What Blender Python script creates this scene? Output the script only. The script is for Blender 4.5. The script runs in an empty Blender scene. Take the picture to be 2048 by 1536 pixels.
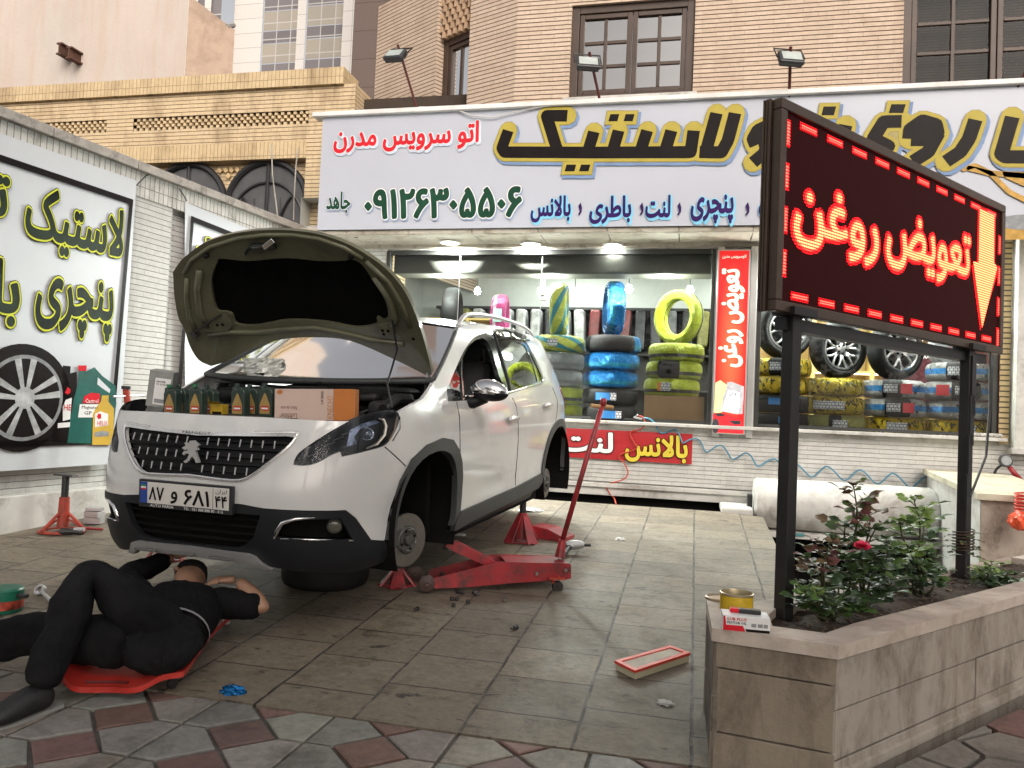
import bpy, bmesh, math, random
import numpy as np
from mathutils import Vector, Matrix, noise as mnoise
from mathutils.geometry import delaunay_2d_cdt
random.seed(7)
R = math.radians
scene = bpy.context.scene
COL = scene.collection
# ------------------------------------------------------------------ camera
F_PX, YAW, PITCH, ROLL, EYE = 1581.0, R(13.1), R(2.05), R(2.46), 1.2
FWD = np.array([-math.sin(YAW)*math.cos(PITCH), math.cos(YAW)*math.cos(PITCH), math.sin(PITCH)])
_r0 = np.array([math.cos(YAW), math.sin(YAW), 0.0]); _u0 = np.cross(_r0, FWD)
RGT = math.cos(ROLL)*_r0 + math.sin(ROLL)*_u0
UPV = math.cos(ROLL)*_u0 - math.sin(ROLL)*_r0
CAM = np.array([0, 0, EYE])
cam_d = bpy.data.cameras.new('camera'); cam = bpy.data.objects.new('camera', cam_d); COL.objects.link(cam)
cam_d.sensor_width = 36; cam_d.lens = 36*F_PX/2048; cam_d.clip_start = .05; cam_d.clip_end = 500
mw = Matrix.Identity(4)
for i in range(3):
    mw[i][0] = RGT[i]; mw[i][1] = UPV[i]; mw[i][2] = -FWD[i]; mw[i][3] = CAM[i]
cam.matrix_world = mw
scene.camera = cam
# ------------------------------------------------------------------ sky, sun, exposure
SUN_EL, SUN_AZ = R(33), R(152)
world = bpy.data.worlds.new('World'); scene.world = world; world.use_nodes = True
wn = world.node_tree.nodes; wl = world.node_tree.links
for n in list(wn): wn.remove(n)
sky = wn.new('ShaderNodeTexSky'); sky.sky_type = 'NISHITA'; sky.sun_disc = False
sky.sun_elevation = SUN_EL; sky.sun_rotation = SUN_AZ; sky.ozone_density = 1.0; sky.dust_density = 4.0; sky.air_density = 1.0
hs = wn.new('ShaderNodeHueSaturation'); hs.inputs['Saturation'].default_value = .25
tint = wn.new('ShaderNodeMix'); tint.data_type = 'RGBA'; tint.blend_type = 'MULTIPLY'; tint.inputs['Factor'].default_value = 1
tint.inputs[7].default_value = (1.0, .95, .90, 1)
bg = wn.new('ShaderNodeBackground'); bg.inputs['Strength'].default_value = .125
wo = wn.new('ShaderNodeOutputWorld')
wl.new(sky.outputs[0], hs.inputs['Color']); wl.new(hs.outputs[0], tint.inputs[6]); wl.new(tint.outputs[2], bg.inputs['Color']); wl.new(bg.outputs[0], wo.inputs[0])
sd = bpy.data.lights.new('sun', 'SUN'); sd.energy = 1.0; sd.angle = R(40); sd.color = (1, .90, .80)
so = bpy.data.objects.new('sun', sd); COL.objects.link(so)
# sun azimuth measured clockwise from +Y
_sd = Vector((math.sin(SUN_AZ)*math.cos(SUN_EL), math.cos(SUN_AZ)*math.cos(SUN_EL), math.sin(SUN_EL)))
so.rotation_euler = _sd.to_track_quat('Z', 'Y').to_euler(); so.location = (0, -5, 12)
scene.view_settings.view_transform = 'Standard'; scene.view_settings.look = 'None'
scene.view_settings.exposure = 0.62; scene.view_settings.gamma = 1
scene.cycles.max_bounces = 6; scene.cycles.diffuse_bounces = 3; scene.cycles.glossy_bounces = 4
scene.cycles.transparent_max_bounces = 12; scene.cycles.transmission_bounces = 4
scene.cycles.caustics_reflective = False; scene.cycles.caustics_refractive = False
scene.cycles.sample_clamp_indirect = 6
try: scene.cycles.use_denoising = True
except Exception: pass

# ------------------------------------------------------------------ rays from the survey of the photograph
def ray(x, y): return FWD + RGT*(x-1024)/F_PX + UPV*(768-y)/F_PX
def onY(x, y, Y): d = ray(x, y); return Vector(CAM + d*(Y/d[1]))
def onX(x, y, X): d = ray(x, y); return Vector(CAM + d*(X/d[0]))
def onZ(x, y, Z): d = ray(x, y); return Vector(CAM + d*((Z-EYE)/d[2]))
def onP(x, y, p, n):
    d = ray(x, y); n = np.array(n, float); return Vector(CAM + d*(np.dot(np.array(p, float)-CAM, n)/np.dot(d, n)))
SLOPE = math.tan(R(3.6)); YEDGE = 2.88
DN = np.array([0, -SLOPE, 1.0])
def drv(x, y): return onP(x, y, (0, YEDGE, 0), DN)
def dz(Y): return SLOPE*(Y-YEDGE)

# ------------------------------------------------------------------ materials
def newmat(name):
    m = bpy.data.materials.new(name); m.use_nodes = True
    nt = m.node_tree; b = nt.nodes['Principled BSDF']
    return m, nt.nodes, nt.links, b
def rgb(c): return (c[0], c[1], c[2], 1)
def ramp(n, fac, stops, l):
    r = n.new('ShaderNodeValToRGB'); e = r.color_ramp.elements
    e[0].position, e[0].color = stops[0][0], rgb(stops[0][1]); e[1].position, e[1].color = stops[-1][0], rgb(stops[-1][1])
    for p, c in stops[1:-1]: x = e.new(p); x.color = rgb(c)
    l.new(fac, r.inputs[0]); return r.outputs[0]
def mixc(n, l, a, b, fac, mode='MIX'):
    m = n.new('ShaderNodeMix'); m.data_type = 'RGBA'; m.blend_type = mode
    for s, v in ((6, a), (7, b)):
        if isinstance(v, (tuple, list)): m.inputs[s].default_value = rgb(v)
        else: l.new(v, m.inputs[s])
    if isinstance(fac, (int, float)): m.inputs[0].default_value = fac
    else: l.new(fac, m.inputs[0])
    return m.outputs[2]
def noise_t(n, l, vec, scale, detail=4, rough=.6, dist=0):
    t = n.new('ShaderNodeTexNoise'); t.inputs['Scale'].default_value = scale; t.inputs['Detail'].default_value = detail
    t.inputs['Roughness'].default_value = rough; t.inputs['Distortion'].default_value = dist
    if vec is not None: l.new(vec, t.inputs['Vector'])
    return t.outputs['Fac']
def coords(n, l, kind='Object', scale=None):
    t = n.new('ShaderNodeTexCoord'); o = t.outputs[kind]
    if scale:
        m = n.new('ShaderNodeMapping'); m.inputs['Scale'].default_value = scale; l.new(o, m.inputs[0]); o = m.outputs[0]
    return o
def bump(n, l, b, h, s=.3, d=.01):
    k = n.new('ShaderNodeBump'); k.inputs['Strength'].default_value = s; k.inputs['Distance'].default_value = d
    l.new(h, k.inputs['Height']); l.new(k.outputs[0], b.inputs['Normal']); return k
def mat(name, col, rough=.55, metal=0.0, var=.18, scale=5, bmp=0, bscale=80, coat=0, spec=.5, dirt=None, dscale=3, emit=0):
    m, n, l, b = newmat(name)
    b.inputs['Roughness'].default_value = rough; b.inputs['Metallic'].default_value = metal
    b.inputs['Coat Weight'].default_value = coat; b.inputs['Coat Roughness'].default_value = .05; b.inputs['Specular IOR Level'].default_value = spec
    v = coords(n, l)
    f = noise_t(n, l, v, scale, 5, .65)
    c = ramp(n, f, [(.3, [x*(1-var) for x in col]), (.7, [min(1, x*(1+var)) for x in col])], l)
    if dirt:
        f2 = noise_t(n, l, v, dscale, 8, .7, .4)
        r = ramp(n, f2, [(.48, (0, 0, 0)), (.68, (1, 1, 1))], l)
        c = mixc(n, l, c, dirt, r)
    l.new(c, b.inputs['Base Color'])
    if emit:
        l.new(c, b.inputs['Emission Color']); b.inputs['Emission Strength'].default_value = emit
    if bmp: bump(n, l, b, noise_t(n, l, v, bscale, 4), bmp, .01)
    return m
def emis(name, col, s):
    m, n, l, b = newmat(name); b.inputs['Base Color'].default_value = rgb((.02, .02, .02))
    b.inputs['Emission Color'].default_value = rgb(col); b.inputs['Emission Strength'].default_value = s; return m
def brick(name, c1, c2, mortar, bw=.22, rh=.05, ms=.006, bmp=.6, stain=None, swap=False, offs=.5, srange=(.5, .72), sscale=1.2, mvar=.12, row=None):
    m, n, l, b = newmat(name)
    uv = coords(n, l, 'UV')
    if swap:
        mp = n.new('ShaderNodeMapping'); mp.inputs['Rotation'].default_value = (0, 0, R(90)); l.new(uv, mp.inputs[0]); uv = mp.outputs[0]
    wob = n.new('ShaderNodeTexNoise'); wob.inputs['Scale'].default_value = 9; wob.inputs['Detail'].default_value = 2; l.new(uv, wob.inputs['Vector'])
    va = n.new('ShaderNodeVectorMath'); va.operation = 'MULTIPLY_ADD'; va.inputs[1].default_value = (.006, .006, 0)
    l.new(wob.outputs['Color'], va.inputs[0]); l.new(uv, va.inputs[2])
    t = n.new('ShaderNodeTexBrick'); l.new(va.outputs[0], t.inputs['Vector'])
    t.inputs['Scale'].default_value = 1; t.inputs['Brick Width'].default_value = bw; t.inputs['Row Height'].default_value = rh
    t.inputs['Mortar Size'].default_value = ms; t.inputs['Mortar Smooth'].default_value = .15; t.inputs['Bias'].default_value = 0; t.offset = offs
    t.inputs['Color1'].default_value = rgb(c1); t.inputs['Color2'].default_value = rgb(c2); t.inputs['Mortar'].default_value = rgb(mortar)
    f = noise_t(n, l, uv, 14, 6, .7)
    v = ramp(n, f, [(.25, (1-2*mvar,)*3), (.75, (1, 1, 1))], l)
    c = mixc(n, l, t.outputs['Color'], v, 1, 'MULTIPLY')
    if stain:
        mp = n.new('ShaderNodeMapping'); mp.inputs['Scale'].default_value = (1.6, .5, 1); l.new(uv, mp.inputs[0])
        f2 = noise_t(n, l, mp.outputs[0], sscale, 8, .72, .3)
        c = mixc(n, l, c, mixc(n, l, c, stain, 1, 'MULTIPLY'), ramp(n, f2, [(srange[0], (0, 0, 0)), (srange[1], (1, 1, 1))], l))
    hgt = t.outputs['Fac']
    if row:      # raked bed joints between courses, their shadow painted as dark lines
        sp = n.new('ShaderNodeSeparateXYZ'); l.new(va.outputs[0], sp.inputs[0])
        dv = n.new('ShaderNodeMath'); dv.operation = 'DIVIDE'; dv.inputs[1].default_value = rh; l.new(sp.outputs['Y'], dv.inputs[0])
        frc = n.new('ShaderNodeMath'); frc.operation = 'FRACT'; l.new(dv.outputs[0], frc.inputs[0])
        k = row[1]
        rm = ramp(n, frc.outputs[0], [(0, (1, 1, 1)), (k*.7, (1, 1, 1)), (k, (0, 0, 0)), (1-k*.4, (0, 0, 0)), (1, (1, 1, 1))], l)
        c = mixc(n, l, c, row[0], rm)
        mxm = n.new('ShaderNodeMath'); mxm.operation = 'MAXIMUM'; l.new(rm, mxm.inputs[0]); l.new(t.outputs['Fac'], mxm.inputs[1]); hgt = mxm.outputs[0]
    l.new(c, b.inputs['Base Color']); b.inputs['Roughness'].default_value = .8
    inv = n.new('ShaderNodeMath'); inv.operation = 'MULTIPLY_ADD'; inv.inputs[1].default_value = -1.0; inv.inputs[2].default_value = 1
    l.new(hgt, inv.inputs[0])
    ad = n.new('ShaderNodeMath'); ad.operation = 'MULTIPLY_ADD'; ad.inputs[1].default_value = .25; l.new(f, ad.inputs[0]); l.new(inv.outputs[0], ad.inputs[2])
    bump(n, l, b, ad.outputs[0], bmp, .012)
    return m
def glass(name, tintc=(.9, .95, .93), refl=.12, rough=.01, gl=1.0):
    m, n, l, b = newmat(name); n.remove(b)
    o = n['Material Output']
    tr = n.new('ShaderNodeBsdfTransparent'); tr.inputs[0].default_value = rgb(tintc)
    g = n.new('ShaderNodeBsdfGlossy'); g.inputs['Roughness'].default_value = rough; g.inputs['Color'].default_value = (gl, gl, gl, 1)
    fr = n.new('ShaderNodeFresnel'); fr.inputs['IOR'].default_value = 1.5
    ad = n.new('ShaderNodeMath'); ad.operation = 'MULTIPLY_ADD'; ad.inputs[1].default_value = 1.0; ad.inputs[2].default_value = refl-.04; l.new(fr.outputs[0], ad.inputs[0])
    mx = n.new('ShaderNodeMixShader'); l.new(ad.outputs[0], mx.inputs[0]); l.new(tr.outputs[0], mx.inputs[1]); l.new(g.outputs[0], mx.inputs[2]); l.new(mx.outputs[0], o.inputs[0])
    return m

# ------------------------------------------------------------------ mesh builder
class MB:
    def __init__(s): s.v = []; s.f = []; s.m = []; s.uv = {}
    def add(s, verts, faces, mi=0, uvs=None):
        o = len(s.v); s.v += [tuple(v) for v in verts]
        for f in faces:
            s.f.append([i+o for i in f]); s.m.append(mi)
            if uvs: s.uv[len(s.f)-1] = [uvs[i] for i in f]
        return s
    def box(s, c, d, rot=None, mi=0, bev=0):
        x, y, z = [k/2 for k in d]; c = Vector(c)
        b = min(bev, x*.9, y*.9, z*.9)
        pts = []
        if b <= 0:
            pts = [Vector((i*x, j*y, k*z)) for i in (-1, 1) for j in (-1, 1) for k in (-1, 1)]
            fs = [(0, 1, 3, 2), (4, 6, 7, 5), (0, 4, 5, 1), (2, 3, 7, 6), (0, 2, 6, 4), (1, 5, 7, 3)]
        else:
            bm = bmesh.new(); bmesh.ops.create_cube(bm, size=1)
            for v in bm.verts: v.co = Vector((v.co.x*d[0], v.co.y*d[1], v.co.z*d[2]))
            bmesh.ops.bevel(bm, geom=bm.edges[:], offset=b, segments=2, affect='EDGES', profile=.5)
            bm.verts.index_update(); pts = [v.co.copy() for v in bm.verts]; fs = [tuple(v.index for v in f.verts) for f in bm.faces]; bm.free()
        if rot is not None: pts = [rot @ p for p in pts]
        return s.add([p+c for p in pts], fs, mi)
    def quad(s, a, b, c, d, mi=0, uv=None): return s.add([a, b, c, d], [(0, 1, 2, 3)], mi, uv)
    def tube(s, pts, r, n=8, mi=0, cap=True):
        pts = [Vector(p) for p in pts]; rs = r if isinstance(r, (list, tuple)) else [r]*len(pts)
        o = len(s.v); up = None
        for i, p in enumerate(pts):
            t = (pts[min(i+1, len(pts)-1)]-pts[max(i-1, 0)])
            t = t.normalized() if t.length > 1e-9 else Vector((0, 0, 1))
            if up is None:
                up = t.orthogonal().normalized()
            else:
                up = (up - t*up.dot(t)); up = up.normalized() if up.length > 1e-6 else t.orthogonal().normalized()
            w = t.cross(up)
            for k in range(n):
                a = 2*math.pi*k/n; s.v.append(tuple(p + (up*math.cos(a)+w*math.sin(a))*rs[i]))
        for i in range(len(pts)-1):
            for k in range(n):
                a = o+i*n+k; b2 = o+i*n+(k+1) % n
                s.f.append([a, b2, b2+n, a+n]); s.m.append(mi)
        if cap:
            s.f.append([o+k for k in range(n)][::-1]); s.m.append(mi); e = o+(len(pts)-1)*n; s.f.append([e+k for k in range(n)]); s.m.append(mi)
        return s
    def lathe(s, prof, n=32, mat4=None, mi=0, mis=None, closed=False, a0=0, a1=2*math.pi):
        o = len(s.v); full = abs(a1-a0-2*math.pi) < 1e-6; cnt = n if full else n+1
        for k in range(cnt):
            a = a0+(a1-a0)*k/n
            for (r, z) in prof:
                p = Vector((r*math.cos(a), r*math.sin(a), z)); s.v.append(tuple(mat4 @ p if mat4 is not None else p))
        m = len(prof)
        for k in range(n):
            k2 = (k+1) % cnt
            for j in range(m if closed else m-1):
                j2 = (j+1) % m
                s.f.append([o+k*m+j, o+k2*m+j, o+k2*m+j2, o+k*m+j2]); s.m.append(mis[j] if mis else mi)
        return s
    def prism(s, poly, O, U, V, N, t, mi=0):
        O, U, V, N = Vector(O), Vector(U), Vector(V), Vector(N)
        a = [O+U*p[0]+V*p[1] for p in poly]; b = [p+N*t for p in a]; n = len(poly)
        return s.add(a+b, [tuple(range(n))[::-1], tuple(range(n, 2*n))]+[(i, (i+1) % n, n+(i+1) % n, n+i) for i in range(n)], mi)
    def build(s, name, mats, parent=None, smooth=False, fixn=True, auto=None):
        me = bpy.data.meshes.new(name); me.from_pydata(s.v, [], s.f)
        mats = mats if isinstance(mats, (list, tuple)) else [mats]
        for k in mats: me.materials.append(k)
        me.polygons.foreach_set('material_index', s.m)
        if s.uv:
            ul = me.uv_layers.new(name='UVMap')
            for fi, us in s.uv.items():
                for li, u in zip(me.polygons[fi].loop_indices, us): ul.data[li].uv = u
        if fixn:
            bm = bmesh.new(); bm.from_mesh(me); bmesh.ops.recalc_face_normals(bm, faces=bm.faces[:]); bm.to_mesh(me); bm.free()
        o = bpy.data.objects.new(name, me); COL.objects.link(o)
        if smooth:
            me.polygons.foreach_set('use_smooth', [True]*len(me.polygons))
            if smooth != 'all':
                try: me.set_sharp_from_angle(angle=R(auto or 35))
                except Exception: pass
        if parent is not None: par(o, parent)
        return o
def par(o, p):
    o.parent = p
    o.matrix_parent_inverse = p.matrix_basis.inverted() if p.parent is None else Matrix.Identity(4)
def tag(o, label=None, cat=None, group=None, kind=None):
    if label: o['label'] = label
    if cat: o['category'] = cat
    if group: o['group'] = group
    if kind: o['kind'] = kind
    return o
def thing(name, label, cat, loc=(0, 0, 0), rotz=0, group=None):
    o = bpy.data.objects.new(name, None); COL.objects.link(o); o.empty_display_size = .1
    o.location = loc; o.rotation_euler = (0, 0, rotz)
    o.matrix_basis = Matrix.Translation(Vector(loc)) @ Matrix.Rotation(rotz, 4, 'Z')
    return tag(o, label, cat, group)
def dup(root, M4, label=None, group=None):
    def rec(o, p):
        c = o.copy(); COL.objects.link(c)
        if p is not None: c.parent = p
        for k in list(o.children): rec(k, c)
        return c
    r = rec(root, None); r.matrix_basis = M4
    if label: r['label'] = label
    if group: r['group'] = group
    return r
def smooth3(P, n=4):
    P = [Vector(p) for p in P]; out = []
    for i in range(len(P)-1):
        p0 = P[i-1] if i else P[i]*2-P[i+1]; p3 = P[i+2] if i+2 < len(P) else P[i+1]*2-P[i]
        for k in range(n):
            t = k/n; out.append(.5*((2*P[i])+(P[i+1]-p0)*t+(2*p0-5*P[i]+4*P[i+1]-p3)*t*t+(3*P[i]-p0-3*P[i+1]+p3)*t**3))
    out.append(P[-1]); return out
def frame3(O, U, N=None, V=None):
    return Vector(O), Vector(U), Vector(V), Vector(N)

# ------------------------------------------------------------------ flat artwork: unions of outlines, strokes, Persian lettering
def union2d(polys, eps=1e-5):
    vs, fs = [], []
    for p in polys:
        a = sum(p[i][0]*p[(i+1) % len(p)][1]-p[(i+1) % len(p)][0]*p[i][1] for i in range(len(p)))
        q = p if a > 0 else p[::-1]
        fs.append(list(range(len(vs), len(vs)+len(q)))); vs += [Vector((x[0], x[1])) for x in q]
    r = delaunay_2d_cdt(vs, [], fs, 1, eps)
    return [tuple(v) for v in r[0]], [tuple(f) for f in r[2]]
def strokes2d(lines, w, sq=False, n=10):
    P = []
    for ln in lines:
        for i in range(len(ln)-1):
            a = Vector(ln[i]); b = Vector(ln[i+1]); d = (b-a)
            if d.length < 1e-9: continue
            d.normalize(); k = Vector((-d.y, d.x))*w/2
            P.append([tuple(a+k), tuple(a-k), tuple(b-k), tuple(b+k)])
        for i, p in enumerate(ln):
            if sq and (i == 0 or i == len(ln)-1): continue
            P.append([(p[0]+w/2*math.cos(2*math.pi*j/n), p[1]+w/2*math.sin(2*math.pi*j/n)) for j in range(n)])
    return P
AR = {}
def _ar(ch, *c): AR[ch] = c
for ch, c in (('ا', 0xFE8D), ('د', 0xFEA9), ('ذ', 0xFEAB), ('ر', 0xFEAD), ('ز', 0xFEAF), ('و', 0xFEED), ('آ', 0xFE81)): _ar(ch, c, c+1)
for ch, c in (('ب', 0xFE8F), ('ت', 0xFE95), ('ج', 0xFE9D), ('ح', 0xFEA1), ('خ', 0xFEA5), ('س', 0xFEB1), ('ش', 0xFEB5), ('ض', 0xFEBD), ('ص', 0xFEB9), ('ط', 0xFEC1), ('ع', 0xFEC9), ('غ', 0xFECD), ('ف', 0xFED1), ('ق', 0xFED5), ('ل', 0xFEDD), ('م', 0xFEE1), ('ن', 0xFEE5), ('ه', 0xFEE9), ('پ', 0xFB56), ('چ', 0xFB7A), ('ک', 0xFB8E), ('گ', 0xFB92), ('ی', 0xFBFC)): _ar(ch, c, c+1, c+2, c+3)
def shape_fa(s):
    out = []; i = 0
    def joins_next(ch): return ch in AR and len(AR[ch]) == 4
    while i < len(s):
        ch = s[i]
        prev = i > 0 and joins_next(s[i-1])
        if ch == 'ل' and i+1 < len(s) and s[i+1] == 'ا':
            out.append(chr(0xFEFC if prev else 0xFEFB)); i += 2; continue
        if ch in AR:
            nxt = i+1 < len(s) and s[i+1] in AR and len(AR[ch]) == 4
            f = AR[ch]; out.append(chr(f[3] if prev and nxt else f[2] if nxt else f[1] if prev else f[0]))
        else: out.append(ch)
        i += 1
    if all(c.isdigit() or c in ' .' or '۰' <= c <= '۹' for c in s): return s
    return ''.join(reversed(out))
def glyphs2d(s, off=0.0, fa=True, res=2):
    c = bpy.data.curves.new('tmp', 'FONT'); c.body = shape_fa(s) if fa else s; c.resolution_u = res; c.fill_mode = 'NONE'
    o = bpy.data.objects.new('tmp', c); COL.objects.link(o); bpy.context.view_layer.update()
    me = bpy.data.meshes.new_from_object(o.evaluated_get(bpy.context.evaluated_depsgraph_get()))
    ev = [(p.co.x, p.co.y) for p in me.vertices]; ed = [tuple(e.vertices) for e in me.edges]
    # fill the outlines with the non-zero winding rule: direction from the loops' order
    adj = {}
    for a, b2 in ed: adj.setdefault(a, []).append(b2); adj.setdefault(b2, []).append(a)
    seen = set(); loops = []
    for st in sorted(adj):
        if st in seen: continue
        lp_ = [st]; seen.add(st); cur = st
        while True:
            nx_ = [q for q in adj[cur] if q not in seen]
            if not nx_: break
            nx_ = [q for q in nx_ if q == cur+1] or nx_; cur = nx_[0]; seen.add(cur); lp_.append(cur)
        if len(lp_) > 2: loops.append(lp_)
    V_ = [Vector(p) for p in ev]; r_ = delaunay_2d_cdt(V_, [(l_[i], l_[(i+1) % len(l_)]) for l_ in loops for i in range(len(l_))], [], 0, 1e-6)
    v = [(p.x, p.y, 0) for p in r_[0]]
    P0 = np.array([ev[l_[i]] for l_ in loops for i in range(len(l_))]); P1_ = np.array([ev[l_[(i+1) % len(l_)]] for l_ in loops for i in range(len(l_))]); f = []
    for t_ in r_[2]:
        cx_ = sum(v[i][0] for i in t_)/len(t_); cy_ = sum(v[i][1] for i in t_)/len(t_)
        up_ = (P0[:, 1] <= cy_) & (P1_[:, 1] > cy_); dn_ = (P0[:, 1] > cy_) & (P1_[:, 1] <= cy_)
        cr_ = (P1_[:, 0]-P0[:, 0])*(cy_-P0[:, 1])-(cx_-P0[:, 0])*(P1_[:, 1]-P0[:, 1])
        if np.sum(up_ & (cr_ > 0))-np.sum(dn_ & (cr_ < 0)) != 0: f.append(tuple(t_))
    if off > 0:      # heavier weight: the glyph swept round a small circle
        v0, f0 = v, f; v, f = [], []
        for k in range(13):
            a = 2*math.pi*k/12; dx, dy = (off*math.cos(a), off*math.sin(a)) if k < 12 else (0, 0)
            o_ = len(v); v += [(p[0]+dx, p[1]+dy, k*4e-5) for p in v0]; f += [tuple(i+o_ for i in q) for q in f0]
    bpy.data.objects.remove(o); bpy.data.curves.remove(c); bpy.data.meshes.remove(me)
    return v, f
def lay(name, vf, fr, mt, dn, parent, uvm=False):
    """a flat piece of artwork lying dn in front of the frame (O, U, V, N)"""
    O, U, V, N = fr; b = MB(); v, f = vf
    b.add([O+U*p[0]+V*p[1]+N*(dn+(p[2] if len(p) > 2 else 0)) for p in v], f, 0, [p[:2] for p in v] if uvm else None)
    return b.build(name, mt, parent, fixn=False)
def fit(v, box, ref=None):
    ref = ref or v
    xs = [p[0] for p in ref]; ys = [p[1] for p in ref]
    x0, x1, y0, y1 = min(xs), max(xs), min(ys), max(ys)
    sx = (box[2]-box[0])/(x1-x0); sy = (box[3]-box[1])/(y1-y0)
    return [(box[0]+(p[0]-x0)*sx, box[1]+(p[1]-y0)*sy)+tuple(p[2:]) for p in v]
def write(name, s, box, fr, layers, parent, fa=True, shear=0, uvm=False, rot=False, res=2):
    """layers: (offset, material, height, du, dv); the box fits the plain letters. rot: letters run down the sign"""
    ref = glyphs2d(s, layers[0][0], fa, res)[0]
    def sh(v): return [(p[0]+shear*p[1], p[1])+tuple(p[2:]) for p in v]
    ref = sh(ref); last = None
    if rot: ref = [(-p[1], p[0]) for p in ref]
    for off, mt, dn, du, dv in layers:
        v, f = glyphs2d(s, off, fa, res); v = sh(v)
        if rot: v = [(-p[1], p[0])+tuple(p[2:]) for p in v]
        v = [(p[0]+du, p[1]+dv)+tuple(p[2:]) for p in fit(v, box, ref)]
        o = lay(name, (v, f), fr, mt, dn, parent, uvm)
    return o
def pxframe(P, bl, br, tl):
    """unit frame on a plane: u=1 at br, v=1 at tl; P maps a pixel to the plane"""
    O = P(*bl); U = P(*br)-O; V = P(*tl)-O; N = U.cross(V).normalized()
    return O, U, V, N
# ================================================================== materials of the place
M_pinkbrick = brick('pink_brick', (.70, .555, .43), (.63, .49, .37), (.54, .41, .31), .30, .05, .003, .9, (.72, .66, .62), sscale=.9, srange=(.5, .8), row=((.10, .055, .04), .17))
M_yelbrick = brick('yellow_brick', (.74, .58, .37), (.69, .53, .33), (.50, .38, .23), .24, .052, .003, .8, (.50, .45, .43), sscale=1.4, row=((.16, .10, .05), .12))
M_solbrick = brick('soldier_brick', (.72, .56, .34), (.66, .50, .29), (.36, .26, .15), .055, .24, .004, .6, (.5, .46, .44), offs=0)
M_whitebrick = brick('white_painted_brick', (.64, .63, .61), (.59, .58, .56), (.45, .44, .42), .34, .05, .002, .7, (.60, .57, .53), sscale=1.3, srange=(.52, .8), row=((.20, .19, .18), .09))
M_whitewall = brick('white_shop_brick', (.66, .65, .62), (.60, .59, .56), (.45, .44, .42), .34, .045, .002, .7, (.42, .38, .34), sscale=1.1, srange=(.5, .85), row=((.19, .18, .17), .09))
M_whitesol = brick('white_soldier_brick', (.70, .69, .66), (.62, .61, .58), (.24, .23, .21), .055, .22, .004, .6, (.35, .33, .30), offs=0, sscale=4)
def streaked(name, c, s1, s2, q=1.0, bs=14):
    m, n, l, b = newmat(name); v = coords(n, l)
    mp = n.new('ShaderNodeMapping'); mp.inputs['Scale'].default_value = (2.2*q*(1 if q == 1 else .6), 2.2*q*(1 if q == 1 else .6), .16*q*(1 if q == 1 else 4)); l.new(v, mp.inputs[0])
    col = ramp(n, noise_t(n, l, v, .6*q, 6, .65), [(.3, [x*.86 for x in c]), (.7, c)], l)
    col = mixc(n, l, col, s1, ramp(n, noise_t(n, l, mp.outputs[0], 1.5, 7, .7, .3), [(.48, (0, 0, 0)), (.72, (.9, .9, .9))], l))
    mp2 = n.new('ShaderNodeMapping'); mp2.inputs['Scale'].default_value = (.9*q, .9*q, .22*q); mp2.inputs['Location'].default_value = (3, 1, 0); l.new(v, mp2.inputs[0])
    col = mixc(n, l, col, s2, ramp(n, noise_t(n, l, mp2.outputs[0], 1.1, 8, .75, .6), [(.5, (0, 0, 0)), (.75, (.8, .8, .8))], l))
    l.new(col, b.inputs['Base Color']); b.inputs['Roughness'].default_value = .9; bump(n, l, b, noise_t(n, l, v, bs, 6), .25, .02); return m
M_plaster = streaked('old_plaster', (.57, .495, .44), (.52, .39, .31), (.58, .54, .50))
M_concrete = mat('grey_stone', (.42, .40, .36), .85, var=.2, scale=4, bmp=.2, dirt=(.24, .22, .20), dscale=3)
M_coping = mat('coping_stone', (.40, .37, .34), .85, var=.2, scale=5, bmp=.25, dirt=(.14, .13, .12), dscale=5)
M_white = mat('white_paint', (.78, .77, .75), .5, var=.05, dirt=(.60, .58, .55), dscale=2)
M_dirtywhite = mat('dirty_white', (.58, .57, .54), .7, var=.14, scale=3, bmp=.15, bscale=30, dirt=(.30, .27, .24), dscale=2.5)
M_black = mat('black_paint', (.018, .018, .02), .45, var=.3)
M_dark = mat('dark_void', (.006, .006, .006), .95, spec=.1)
M_brownwood = mat('brown_window_wood', (.060, .036, .025), .5, var=.35, scale=3)
M_curtain = mat('net_curtain', (.24, .22, .215), .9, var=.12, scale=2)
M_blind = brick('venetian_blind', (.085, .07, .06), (.075, .062, .052), (.03, .022, .018), 4, .03, .004, .0)
M_pane = glass('upper_window_pane', (.55, .53, .53), .30, .01, .9); M_panedark = glass('dark_window_pane', (.62, .60, .60), .06, .01, .15)
M_shopglass = glass('shop_window_glass', (.95, .97, .96), .04, .005, .4)
M_alu = mat('aluminium', (.58, .58, .57), .35, .85, var=.06)
M_steel = mat('steel', (.50, .50, .50), .3, 1.0, var=.1)
M_vinyl = mat('banner_vinyl', (.47, .49, .56), .38, var=.025, scale=1.2, bmp=.12, bscale=2.2)
M_vinylgrey = mat('grey_banner_vinyl', (.60, .63, .67), .38, var=.04, scale=1.2, bmp=.2, bscale=3.0)
M_pblack = mat('print_black', (.010, .007, .007), .4, var=.3, scale=4, spec=.12)
M_pdgreen = mat('print_dark_green', (.014, .06, .035), .4, var=.25, spec=.12)
M_pkgreen = mat('print_black_green', (.02, .03, .02), .4, var=.9, scale=2.2, spec=.12)
M_pyellow = mat('print_yellow', (.72, .58, .07), .4, var=.1, spec=.12)
M_plime = mat('print_lime', (.68, .72, .06), .4, var=.08, spec=.12)
M_pred = mat('print_red', (.62, .022, .035), .4, var=.1, spec=.12)
M_pblue = mat('print_pale_blue', (.16, .30, .60), .4, var=.1, spec=.12)
M_psky = mat('print_cyan', (.25, .62, .85), .4, var=.08, spec=.12)
M_pnavy = mat('print_navy', (.035, .012, .10), .4, var=.2, spec=.12)
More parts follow.
